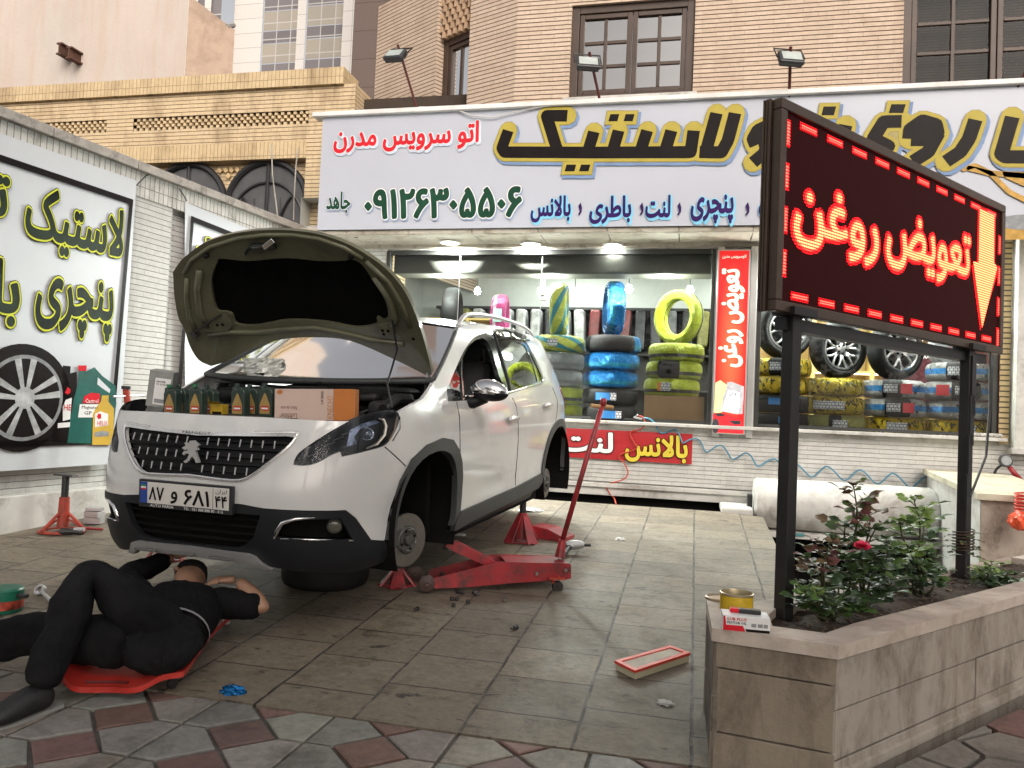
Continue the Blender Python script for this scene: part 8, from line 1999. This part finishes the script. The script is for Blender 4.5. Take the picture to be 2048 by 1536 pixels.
# green tin and ring spanner at the left edge
p = drv(8, 1222); t = thing('green_tin', 'green printed tin at the left edge beside the mechanic', 'tin', tuple(p)); m4 = Matrix.Translation(p)
b = MB(); b.lathe([(0, 0), (.085, 0), (.088, .005), (.088, .115), (.08, .125), (0, .125)], 28, m4); b.build('tin_body', mat('tin_green', (.01, .13, .08), .4, var=.2), t, smooth=True)
b = MB(); b.lathe([(.0885, .02), (.0885, .065)], 28, m4); b.build('red_band', mat('tin_band', (.34, .05, .03), .4, var=.8, scale=18), t, smooth='all')
b = MB(); b.box(p+Vector((.11, -.0, .09)), (.06, .03, .02), bev=.005); b.build('latch', M_black, t)
p = drv(80, 1190); t = thing('ring_spanner', 'steel ring spanner on the ground behind the bent knee', 'spanner', tuple(p)); b = MB(); b.lathe([(.018, -.01), (.03, -.01), (.03, .012), (.018, .012)], 18, Matrix.Translation(lift(p, .028)) @ Matrix.Rotation(R(60), 4, 'X'), closed=True); b.build('ring', M_satin, t, smooth=True)
b = MB(); b.tube([lift(p, .02)+Vector((.02, -.01, 0)), drv(108, 1212)+Vector((0, 0, .012)), drv(130, 1235)+Vector((0, 0, .012))], .010, 8); b.build('shank', M_satin, t, smooth=True)

# ================================================================== things standing on the front of the engine bay
def eb(x, y, X=.27): return oncar(x, y, 0, X)
ER = Matrix((Vector(CL), Vector(CB), Vector(CU))).transposed()
def front(cx, cy, X): p = carc(eb(*c2(cx, cy), X)); return p
# leaning grey box with white label
a_, c_ = front(345, 1015, .27), front(440, 1035, .27); tp_ = front(365, 818, .27); w_ = c_[1]-a_[1]; h_ = tp_[2]-a_[2]
t = thing('grey_parts_box', 'grey and white parts box leaning at the left of the engine bay', 'box', tuple(cw(.30, (a_[1]+c_[1])/2, a_[2])))
rl = ER @ Matrix.Rotation(R(8), 3, 'Y') @ Matrix.Rotation(R(28), 3, 'Z'); cc = cw(.33, (a_[1]+c_[1])/2+.015, a_[2]+h_/2-.005)
b = MB(); b.box(cc, (w_+.005, .11, h_), rl, bev=.002); b.build('carton', mat('carton_grey', (.27, .28, .27), .5, var=.2, scale=14), t)
b = MB(); b.box(cc+rl @ Vector((.012, -.0555, -.012)), (w_*.68, .002, h_*.74), rl); b.build('white_label', M_pwhite, t)
LBX = (cc+rl @ Vector((.012-w_*.34, -.0568, -.012-h_*.37)), rl @ Vector((1, 0, 0)), rl @ Vector((0, 0, 1)), rl @ Vector((0, -1, 0)))
write('lettering', 'GENUINE', (w_*.05, h_*.62, w_*.45, h_*.67), LBX, [(.01, M_pblack, .0004, 0, 0)], t, fa=False, res=1); write('lettering', 'OIL QUALITY', (w_*.05, h_*.54, w_*.60, h_*.59), LBX, [(.01, M_pblack, .0004, 0, 0)], t, fa=False, res=1)
lay('black_print', union2d([[(w_*.06, h_*.05), (w_*.6, h_*.05), (w_*.6, h_*.16), (w_*.06, h_*.16)]]), LBX, M_pgrey, .0004, t)
M_botg = mat('oil_bottle_green', (.030, .050, .040), .30, var=.15); M_gold = mat('label_gold', (.38, .25, .08), .4, var=.2); M_labr = mat('label_red2', (.50, .05, .03), .4); M_capg = mat('cap_green', (.02, .16, .07), .4)
def bottle(cx, X, label, capc, sc=1.0, grp='dark green oil bottles on the engine bay'):
    bs = front(cx, 1050, X); base = Vector((X, bs[1], bs[2]-.03))
    t = thing('oil_bottle', label, 'bottle', tuple(cw(*base)), 0, grp)
    W, D, H = .082*sc, .05*sc, .155*sc
    prof = [(-W/2, 0), (W/2, 0), (W/2, H*.80), (W*.42, H*.90), (W*.18, H*.97), (-W*.05, H*.92), (-W*.16, H*.90), (-W*.18, H*1.0), (-W*.42, H*1.0), (-W*.44, H*.88), (-W/2, H*.78)]
    b = MB(); b.prism(prof, cw(base.x-D/2, base.y, base.z), CL, CU, CB, D); o = b.build('bottle_body', M_botg, t)
    bv = o.modifiers.new('b', 'BEVEL'); bv.width = .010; bv.segments = 3; bv.limit_method = 'ANGLE'; bv.angle_limit = R(40)
    b = MB(); b.tube([cw(base.x, base.y-W*.30, base.z+H*1.0), cw(base.x, base.y-W*.30, base.z+H*1.10)], W*.15, 12); b.build('cap', capc, t, smooth=True)
    BF = (cw(base.x-D/2-.0012, base.y, base.z), Vector(CL), Vector(CU), Vector(-CB))
    lay('gold_label', union2d([[(-W*.36, H*.12), (W*.36, H*.12), (W*.36, H*.42), (W*.05, H*.78), (-W*.05, H*.78), (-W*.36, H*.42)]]), BF, M_gold, 0, t); lay('red_label', union2d([[(-W*.28, H*.22), (W*.30, H*.22), (W*.30, H*.38), (-W*.28, H*.38)]]), BF, M_labr, .0008, t); lay('white_print', union2d([[(-W*.22, H*.27), (W*.24, H*.27), (W*.24, H*.32), (-W*.22, H*.32)]]), BF, M_pwhite, .0014, t)
    return t
bottle(508, .27, 'dark green oil bottle beside the leaning grey box', M_capg)
bottle(560, .36, 'dark green oil bottle behind and right of the first one', M_botg, 1.0)
bottle(648, .27, 'dark green oil bottle with green cap left of the small yellow carton', M_capg)
bottle(712, .36, 'dark green oil bottle behind the small yellow carton', M_botg, 1.0)
bottle(880, .27, 'dark green oil bottle right of the small yellow carton', M_botg)
bottle(950, .36, 'dark green oil bottle set back between two others left of the filter box', M_botg, 1.0)
bottle(1030, .27, 'dark green oil bottle half hidden by the orange filter box', M_botg)
a_ = front(765, 1060, .27); t = thing('yellow_carton', 'small open yellow carton between the oil bottles', 'carton', tuple(cw(.27, a_[1], a_[2])))
b = MB(); b.box(cw(.27, a_[1], a_[2]+.008), (.072, .05, .075), ER, bev=.002); b.quad(cw(.245, a_[1]-.036, a_[2]+.046), cw(.245, a_[1]+.036, a_[2]+.046), cw(.215, a_[1]+.034, a_[2]+.062), cw(.215, a_[1]-.034, a_[2]+.062)); b.build('carton', mat('carton_yellow', (.50, .33, .02), .4, var=.1), t)
b = MB(); b.box(cw(.2435, a_[1]+.005, a_[2]-.005), (.056, .002, .028), ER); b.build('dark_print', M_pblack, t)
# long orange and cream filter carton, print upside down
kn = Vector((.25, -.968, 0)).normalized(); kn_a = np.array(kn); ka = eb(*c2(1066, 1098), .20)
kp = lambda x, y: onP(*c2(x, y), ka, kn_a)
kb, ktop = kp(1508, 1100), kp(1066, 926); ku = (kb-ka); w_ = ku.length; ku.normalize(); kv = -kn.cross(ku) if kn.cross(ku).z < 0 else kn.cross(ku); h_ = (ktop-ka).dot(kv)
KR = Matrix((ku, -kn, kv)).transposed()
t = thing('filter_carton', 'long cream and orange air filter carton standing upside down on the engine bay', 'carton', tuple((ka+kb)/2))
b = MB(); b.box(ka+ku*w_*.365-kn*.055+kv*h_/2, (w_*.73, .11, h_), KR, bev=.0015); b.build('cream_part', mat('carton_cream', (.56, .42, .36), .5, var=.04), t)
b = MB(); b.box(ka+ku*w_*.866-kn*.055+kv*h_/2, (w_*.268, .1105, h_+.0006), KR, bev=.0015); b.build('orange_part', mat('carton_orange', (.50, .16, .025), .5, var=.05), t)
KF = (ka+kn*.001, ku, kv, kn); KI = (ka+ku*w_+kv*h_+kn*.001, -ku, -kv, kn); KV = (ka+kn*.001, kv, -ku, kn)
M_pbrown = mat('print_brown', (.16, .08, .05), .5)
write('lettering', 'Luftfilter', (w_*.72, h_*.78, w_*.93, h_*.94), KI, [(0, M_pbrown, .0006, 0, 0)], t, fa=False, res=2); write('lettering', 'Filtro de aire', (w_*.72, h_*.55, w_*.92, h_*.66), KI, [(0, M_pbrown, .0006, 0, 0)], t, fa=False, res=2)
write('lettering', 'KNECHT', (h_*.06, -w_*.725, h_*.80, -w_*.655), KV, [(.005, mat('print_orange', (.52, .22, .07), .5), .0006, 0, 0)], t, fa=False, res=2); write('lettering', 'LX 2032', (h_*.52, -w_*.605, h_*.93, -w_*.575), KV, [(.005, M_pblack, .0006, 0, 0)], t, fa=False, res=2)
lay('orange_logo', union2d([[(w_*.065+.014*math.cos(a), h_*.90+.011*math.sin(a)) for a in np.linspace(0, 6.28, 14, endpoint=False)]]), KF, mat('print_orange2', (.50, .16, .03), .5), .0006, t)
# plastic-wrapped white pack on the windscreen foot
pk = carc(oncar(*c2(1010, 800), 0, .98)); bm = bmesh.new(); bmesh.ops.create_cube(bm, size=1); bmesh.ops.subdivide_edges(bm, edges=bm.edges[:], cuts=7, use_grid_fill=True)
for v in bm.verts:
    q_ = Vector((v.co.x*.17, v.co.y*.24, v.co.z*.09)); q_ = q_*(1-.10*(abs(v.co.x)*2)**4*(abs(v.co.y)*2)**4); q_ = q_+q_.normalized()*(.012*mnoise.noise(q_*38)+.008*mnoise.noise(q_*90)); q_ = Matrix.Rotation(R(22), 3, 'Z') @ q_; v.co = cw(pk[0]+q_.x, pk[1]+q_.y, pk[2]+q_.z)
me = bpy.data.meshes.new('wrapped_pack'); bm.to_mesh(me); bm.free(); me.materials.append(mat('white_wrap', (.62, .64, .60), .22, var=.1, scale=9, coat=.6)); o = bpy.data.objects.new('wrapped_pack', me); COL.objects.link(o); tag(o, 'white pack in clear crinkled plastic at the foot of the windscreen', 'pack')

# ================================================================== mechanic on a red creeper board
AX = Vector((-.46, .89, 0)).normalized(); SD = Vector((AX.y, -AX.x, 0)); CAX = Vector((-.30, .95, 0)).normalized(); CSD = Vector((CAX.y, -CAX.x, 0))         # along the body towards the head; towards the viewer's right
CRO = Vector((-2.28, 2.93, 0))
t = thing('creeper_board', 'red moulded plastic mechanic creeper under the lying man', 'creeper', (CRO.x, CRO.y, 0))
b = MB(); nu, nv = 24, 30; LW = .27
def crp(u, v, k):
    w_ = LW*(1-.12*math.sin(v*math.pi*1.0)**2); x = (u-.5)*2; z = .055+.050*abs(x)**2.2+.012*math.cos(x*9)*(abs(x) > .5)+(-.012 if v < .06 else 0)*(1-abs(x))
    y0_ = -.17-.05*(1-x*x)+.02*math.cos(x*7)
    return CRO+CSD*(x*w_)+CAX*(y0_+v*1.0)+Vector((0, 0, z-k+dz(max(YEDGE, CRO.y+v*.9))*.8))
o0 = 0
for k in (0, .022):
    for j in range(nv+1):
        for i in range(nu+1): b.v.append(tuple(crp(i/nu, j/nv, k)))
off_ = (nu+1)*(nv+1)
for j in range(nv):
    for i in range(nu): a = j*(nu+1)+i; b.f.append([a, a+1, a+nu+2, a+nu+1]); b.m.append(0); b.f.append([off_+a, off_+a+nu+1, off_+a+nu+2, off_+a+1]); b.m.append(0)
for i in range(nu): b.f += [[i, off_+i, off_+i+1, i+1]]; b.m += [0]
for j in range(nv): a = j*(nu+1); b.f += [[a, a+nu+1, off_+a+nu+1, off_+a]]; c_ = a+nu; b.f += [[c_, off_+c_, off_+c_+nu+1, c_+nu+1]]; b.m += [0, 0]
b.build('board', mat('red_plastic', (.42, .030, .022), .35, var=.12, scale=8, coat=.2), t, smooth=True, auto=60)
b = MB(); pts = [crp(u, .04, -.004) for u in np.linspace(.32, .62, 8)]; b.tube(pts, .007, 6); b.build('hand_slot', mat('slot_shade_red', (.10, .008, .008), .6), t)  # dark red tube paints the shade of a slot on the board
for (u_, v_) in ((.12, .10), (.88, .10), (.12, .9), (.88, .9)):
    p = crp(u_, v_, .02); b = MB(); b.box((p.x, p.y, (p.z+.03)/2+.015), (.02, .03, max(.02, p.z-.04)), bev=.003); c_o = b.build('caster_fork', M_dirtywhite, t)
    b = MB(); b.lathe([(0, .01), (.024, .01), (.026, 0), (.024, -.01), (0, -.01)], 16, Matrix.Translation((p.x, p.y, .027)) @ Matrix.Rotation(R(90), 4, 'Y')); b.build('caster_wheel', M_black, c_o, smooth=True)

def skin(V, E, sub=2):
    """V: name -> (point, radius); E: edges by name; returns an evaluated smooth mesh"""
    me = bpy.data.meshes.new('sk'); names = list(V); me.from_pydata([tuple(V[n_][0]) for n_ in names], [(names.index(a), names.index(c)) for a, c in E], [])
    o = bpy.data.objects.new('sk', me); COL.objects.link(o); m = o.modifiers.new('s', 'SKIN'); m.use_smooth_shade = True; m.branch_smoothing = .6
    for i, n_ in enumerate(names):
        sv = me.skin_vertices[0].data[i]; r = V[n_][1]; sv.radius = r if isinstance(r, tuple) else (r, r); sv.use_root = (i == 0)
    s = o.modifiers.new('u', 'SUBSURF'); s.levels = sub; s.render_levels = sub
    bpy.context.view_layer.update(); out = bpy.data.meshes.new_from_object(o.evaluated_get(bpy.context.evaluated_depsgraph_get())); bpy.data.objects.remove(o); return out
def join(name, meshes, mt, parent, wrinkle=0, seed=0):
    bm = bmesh.new()
    for m in meshes: bm.from_mesh(m)
    if wrinkle:
        bm.normal_update()
        for v in bm.verts: v.co += v.normal*(wrinkle*(mnoise.noise(v.co*9+Vector((seed, 0, 0)))+.7*(1-abs(mnoise.noise(v.co*16+Vector((0, seed, 0)))))*1.2-.6+.35*mnoise.noise(v.co*40)))
    me = bpy.data.meshes.new(name); bm.to_mesh(me); bm.free(); me.materials.append(mt); me.polygons.foreach_set('use_smooth', [True]*len(me.polygons)); o = bpy.data.objects.new(name, me); COL.objects.link(o); par(o, parent); return o
V3 = Vector
hipc = V3((-2.11, 2.91, .185)); chest = hipc+AX*.36+V3((0, 0, .03)); neck = hipc+AX*.55+V3((0, 0, .06)); head = neck+AX*.15+V3((.0, 0, .045))
lsh = hipc+AX*.48+SD*.18+V3((0, 0, .05)); rsh = hipc+AX*.48-SD*.18+V3((0, 0, .05))
lel = V3((-1.955, 3.46, .215)); lwr = V3((-2.135, 3.47, .335)); rel = V3((-2.745, 3.45, .30)); rwr = V3((-2.66, 3.71, .355))
lhip = hipc+SD*.06; rhip = hipc-SD*.11
lkn = V3((-2.435, 2.83, .475)); lan = V3((-2.345, 2.53, .11)); rkn = V3((-2.66, 2.78, .20)); ran = V3((-2.98, 2.50, .10))
man = thing('person', 'man in black clothes lying on his back on a red creeper with one knee raised', 'person', (hipc.x, hipc.y, 0))
M_skin = mat('skin', (.34, .19, .125), .5, var=.12, scale=14); M_cloth = mat('black_cloth', (.010, .010, .011), .9, spec=.1, var=.5, scale=5, bmp=1.0, bscale=17); M_shoe = mat('dark_shoe', (.011, .011, .012), .55, var=.4, scale=20, bmp=.3); M_shirt = mat('black_shirt', (.009, .009, .010), .9, spec=.08, var=.3, scale=7, bmp=.35, bscale=30)
B = {'hip': (hipc, .10), 'ch': (chest, .11), 'nk0': (hipc+AX*.50+V3((0, 0, .05)), .075), 'nk': (neck, .052), 'hd0': (neck+AX*.07+V3((0, 0, .03)), .070), 'hd': (head+V3((0, 0, .01)), .088), 'hd1': (head+AX*.075+V3((0, 0, .015)), .075),
     'lsh': (lsh, .055), 'lel': (lel, .042), 'lfm': (lel.lerp(lwr, .35), .043), 'lwr': (lwr, .028), 'rsh': (rsh, .055), 'rel': (rel, .042), 'rfm': (rel.lerp(rwr, .35), .043), 'rwr': (rwr, .028),
     'lh': (lhip, .085), 'lk': (lkn, .058), 'lc': (lkn.lerp(lan, .3), .055), 'la': (lan, .036), 'rh': (rhip, .085), 'rk': (rkn, .058), 'rc': (rkn.lerp(ran, .3), .055), 'ra': (ran, .036)}
EB = [('hip', 'ch'), ('ch', 'nk0'), ('nk0', 'nk'), ('nk', 'hd0'), ('hd0', 'hd'), ('hd', 'hd1'), ('ch', 'lsh'), ('lsh', 'lel'), ('lel', 'lfm'), ('lfm', 'lwr'), ('ch', 'rsh'), ('rsh', 'rel'), ('rel', 'rfm'), ('rfm', 'rwr'), ('hip', 'lh'), ('lh', 'lk'), ('lk', 'lc'), ('lc', 'la'), ('hip', 'rh'), ('rh', 'rk'), ('rk', 'rc'), ('rc', 'ra')]
parts_ = [skin(B, EB)]
def hand(wr, tip, up, sidev, curl, thumb):
    d = (tip-wr).normalized(); s_ = sidev.normalized(); n_ = up.normalized(); L = .085
    M = [skin({'w': (wr, .024), 'p': (wr+d*.045, (.034, .018)), 'q': (wr+d*L, (.038, .015))}, [('w', 'p'), ('p', 'q')])]
    for k, (o_, l_) in enumerate(((-.030, .066), (-.010, .078), (.011, .074), (.031, .058))):
        a0_ = wr+d*(L-.012)+s_*o_; a1 = a0_+d*(l_*.5)+s_*(o_*.25)+n_*.004; a2 = a1+(d*math.cos(curl)-n_*math.sin(curl))*(l_*.34)+s_*(o_*.15); a3 = a2+(d*math.cos(curl*1.8)-n_*math.sin(curl*1.8))*(l_*.26)
        M.append(skin({'a': (a0_, .0095), 'b': (a1, .0088), 'c': (a2, .008), 'd': (a3, .0062)}, [('a', 'b'), ('b', 'c'), ('c', 'd')], 1))
    a0_ = wr+d*.02+s_*(.022*thumb); a1 = a0_+d*.035+s_*(.030*thumb)-n_*.004; a2 = a1+d*.032+s_*(.010*thumb)-n_*.006
    M.append(skin({'a': (a0_, .012), 'b': (a1, .010), 'c': (a2, .0078)}, [('a', 'b'), ('b', 'c')], 1)); return M
htip = V3((-2.31, 3.44, .315)); parts_ += hand(lwr, htip, V3((0, -.25, 1)), V3((.15, -1, -.15)), .5, -1)
parts_ += hand(rwr, rwr+V3((.08, .10, .06)), V3((-.5, 0, .9)), V3((.7, -.6, 0)), .9, 1)
# the face looks up and away under the bumper
FD = (SD*.55+AX*.55+V3((0, 0, .62))).normalized(); FS = FD.cross(AX).normalized(); FU = FS.cross(FD)
parts_.append(skin({'a': (head+FD*.075+FU*.018, .012), 'b': (head+FD*.090-FU*.008, .012), 'c': (head+FD*.080-FU*.02, .009)}, [('a', 'b'), ('b', 'c')], 1))
for s_ in (-1, 1): parts_.append(skin({'a': (head+FS*s_*.080-FU*.02, .010), 'b': (head+FS*s_*.095, .012), 'c': (head+FS*s_*.090+FU*.025, .009)}, [('a', 'b'), ('b', 'c')], 1))
join('body', parts_, M_skin, man)
for s_ in (-1, 1):
    b = MB(); m4 = Matrix.Translation(head+FS*s_*.032+FU*.014+FD*.074) @ FD.to_track_quat('Z', 'Y').to_matrix().to_4x4(); b.lathe([(0, .010), (.008, .007), (.011, 0)], 12, m4); b.build('eye', mat('eye_white', (.5, .48, .45), .2), man, smooth='all')
b = MB(); b.tube([head+FD*.078-FU*.045+FS*x_ for x_ in (-.022, 0, .022)], [.003, .006, .003], 6); b.build('mouth', mat('lips', (.22, .09, .07), .5), man, smooth='all')
join('hair', [skin({'a': (head+V3((.005, -.015, .030)), .087), 'b': (head+V3((-.005, .012, .042)), .085), 'c': (head+AX*.05+V3((0, .01, .0)), .088)}, [('a', 'b'), ('b', 'c')])], mat('black_hair', (.006, .005, .0045), .7, spec=.2, var=.5, scale=40, bmp=.6, bscale=120), man, .010, 2)
def chain(*pts): 
    names = 'abcdefghij'[:len(pts)]; return skin({n_: p for n_, p in zip(names, pts)}, [(names[i], names[i+1]) for i in range(len(pts)-1)], 3)
Z3 = lambda z: V3((0, 0, z))
def loft(rings, n=28):
    """closed body tube through elliptical rings: (centre, half width, half height)"""
    me = MB(); rows = []
    for c_, w_, h_ in rings:
        rows.append(len(me.v))
        for k in range(n): a = 2*math.pi*k/n; me.v.append(tuple(c_+SD*(w_*math.cos(a))+V3((0, 0, h_*math.sin(a)))))
    for r0_, r1_ in zip(rows[:-1], rows[1:]):
        for k in range(n): me.f.append([r0_+k, r0_+(k+1) % n, r1_+(k+1) % n, r1_+k]); me.m.append(0)
    me.f.append([rows[0]+k for k in range(n)]); me.m.append(0); me.f.append([rows[-1]+k for k in range(n)]); me.m.append(0)
    m_ = bpy.data.meshes.new('lf'); m_.from_pydata(me.v, [], me.f); o = bpy.data.objects.new('lf', m_); COL.objects.link(o); u_ = o.modifiers.new('u', 'SUBSURF'); u_.levels = 3
    bpy.context.view_layer.update(); out = bpy.data.meshes.new_from_object(o.evaluated_get(bpy.context.evaluated_depsgraph_get())); bpy.data.objects.remove(o); return out
torso = loft([(hipc+AX*.06+Z3(-.01), .150, .112), (hipc+AX*.12, .165, .122), (hipc+AX*.25+Z3(.02), .178, .135), (hipc+AX*.38+Z3(.03), .192, .135), (hipc+AX*.47+Z3(.045), .185, .115), (hipc+AX*.53+Z3(.055), .12, .085), (hipc+AX*.56+Z3(.06), .07, .06)])
join('shirt', [torso, chain((hipc+AX*.45+SD*.10+Z3(.045), .085), (lsh, .082), (lsh.lerp(lel, .5), .074), (lsh.lerp(lel, .92), .064)), chain((hipc+AX*.45-SD*.10+Z3(.045), .085), (rsh, .082), (rsh.lerp(rel, .6), .072), (rel, .066), (rel.lerp(rwr, .5), .056), (rel.lerp(rwr, .9), .046))], M_shirt, man, .009, 5)
pelvis = loft([(hipc-AX*.14+Z3(-.03), .02, .015), (hipc-AX*.135+Z3(-.025), .08, .05), (hipc-AX*.09+Z3(-.01), .145, .10), (hipc-AX*.01, .158, .114), (hipc+AX*.07, .152, .112), (hipc+AX*.10, .148, .108)])
join('trousers', [pelvis, chain((lhip-AX*.01, .110), (lhip.lerp(lkn, .35), .112), (lhip.lerp(lkn, .72), .096), (lkn, .074), (lkn.lerp(lan, .25), .084), (lkn.lerp(lan, .6), .082), (lan+V3((0, .01, .035)), .066), (lan+V3((0, -.005, -.02)), .062)), chain((rhip-AX*.01, .104), (rhip.lerp(rkn, .5), .108), (rkn, .092), (rkn.lerp(ran, .5), .085), (ran, .070))], M_cloth, man, .011, 9)
# pale band of underwear at the waist
b = MB(); wc = hipc+AX*.088+V3((0, 0, -.005)); m4 = Matrix((SD*.150, V3((0, 0, 1))*.122, AX, wc)).transposed().to_4x4() if False else None
ring = []
for k in range(33):
    a = 2*math.pi*k/32; ring.append((wc+SD*.170*math.cos(a)+V3((0, 0, .129*math.sin(a)))))
for k in range(32): b.quad(ring[k]-AX*.012, ring[k+1]-AX*.012, ring[k+1]+AX*.014, ring[k]+AX*.014)
b.build('waistband', mat('grey_elastic', (.30, .30, .31), .8, var=.2, scale=30), man, smooth='all', fixn=False)
for an, kn, dv in ((lan, lkn, V3((-.22, -.80, -.06))), (ran, rkn, V3((-.7, -.6, .1)))):
    d = dv.normalized(); hl2 = an+V3((0, .03, -.055)); 
    join('shoe', [skin({'h': (hl2-d*.03, (.052, .055)), 'm': (hl2+d*.06+V3((0, 0, .015)), (.055, .060)), 't': (hl2+d*.16+V3((0, 0, -.008)), (.058, .042)), 'e': (hl2+d*.205+V3((0, 0, -.012)), (.040, .028))}, [('h', 'm'), ('m', 't'), ('t', 'e')])], M_shoe, man)
    b = MB(); c_ = hl2+d*.08; s_ = d.cross(V3((0, 0, 1))).normalized(); n_ = s_.cross(d); sole = [(-.125, -.038), (.06, -.047), (.125, -.038), (.145, 0), (.125, .04), (.06, .05), (-.125, .038), (-.14, 0)]
    b.prism(sole, c_-n_*.052, d, s_, n_, .014); b.build('shoe_sole', mat('grey_sole', (.22, .22, .21), .7), man)

# ================================================================== street trees behind the viewpoint: they shade the pavement and show in the window panes
random.seed(31)
t = thing('street_tree', 'leafy street tree on the far kerb, mirrored in the upper window panes', 'tree', (0, 0, 0), 0, 'street trees facing the shop')
b = MB(); b.tube([(0, 0, -.1), (.03, .02, 1.5), (-.04, .05, 3.2), (.1, -.05, 5.0), (.05, 0, 6.8)], [.19, .15, .13, .08, .03], 10)
lv = MB(); tips = []
for k in range(11):
    a = k*2.4; h0 = 2.6+k*.33; L = random.uniform(1.2, 2.0); e = Vector((math.cos(a)*L, math.sin(a)*L, h0+random.uniform(.5, 1.6)))
    b.tube(smooth3([(0, 0, h0), Vector((math.cos(a)*L*.5, math.sin(a)*L*.5, h0+.35)), e], 3), [.06-.0075*i for i in range(7)], 6); tips.append(e)
trunk = b.build('trunk', mat('bark', (.09, .07, .05), .9, var=.4, scale=6, bmp=.6, bscale=20), t, smooth='all')
for k in range(62):
    c = random.choice(tips)*random.uniform(.55, 1.05)+Vector((random.gauss(0, .55), random.gauss(0, .55), random.gauss(.3, .75))); c.z = max(2.7, c.z)
    for i in range(70):
        p = c+Vector((random.gauss(0, .30), random.gauss(0, .30), random.gauss(0, .24))); d = Vector((random.gauss(0, 1), random.gauss(0, 1), random.gauss(-.3, .6))); leaf(lv, p, d, Vector((random.gauss(0, .5), random.gauss(0, .5), 1)), .17, .15, random.choice([0, 0, 1]))
lv.build('crown', M_leafs, t, fixn=False)
t.matrix_basis = Matrix.Translation((.6, -3.4, 0))
dup(t, Matrix.Translation((4.3, -3.0, 0)) @ Matrix.Rotation(1.7, 4, 'Z')); dup(t, Matrix.Translation((-3.4, -3.6, 0)) @ Matrix.Rotation(3.9, 4, 'Z') @ Matrix.Scale(1.05, 4)); dup(t, Matrix.Translation((7.8, -3.3, 0)) @ Matrix.Rotation(5.1, 4, 'Z'))
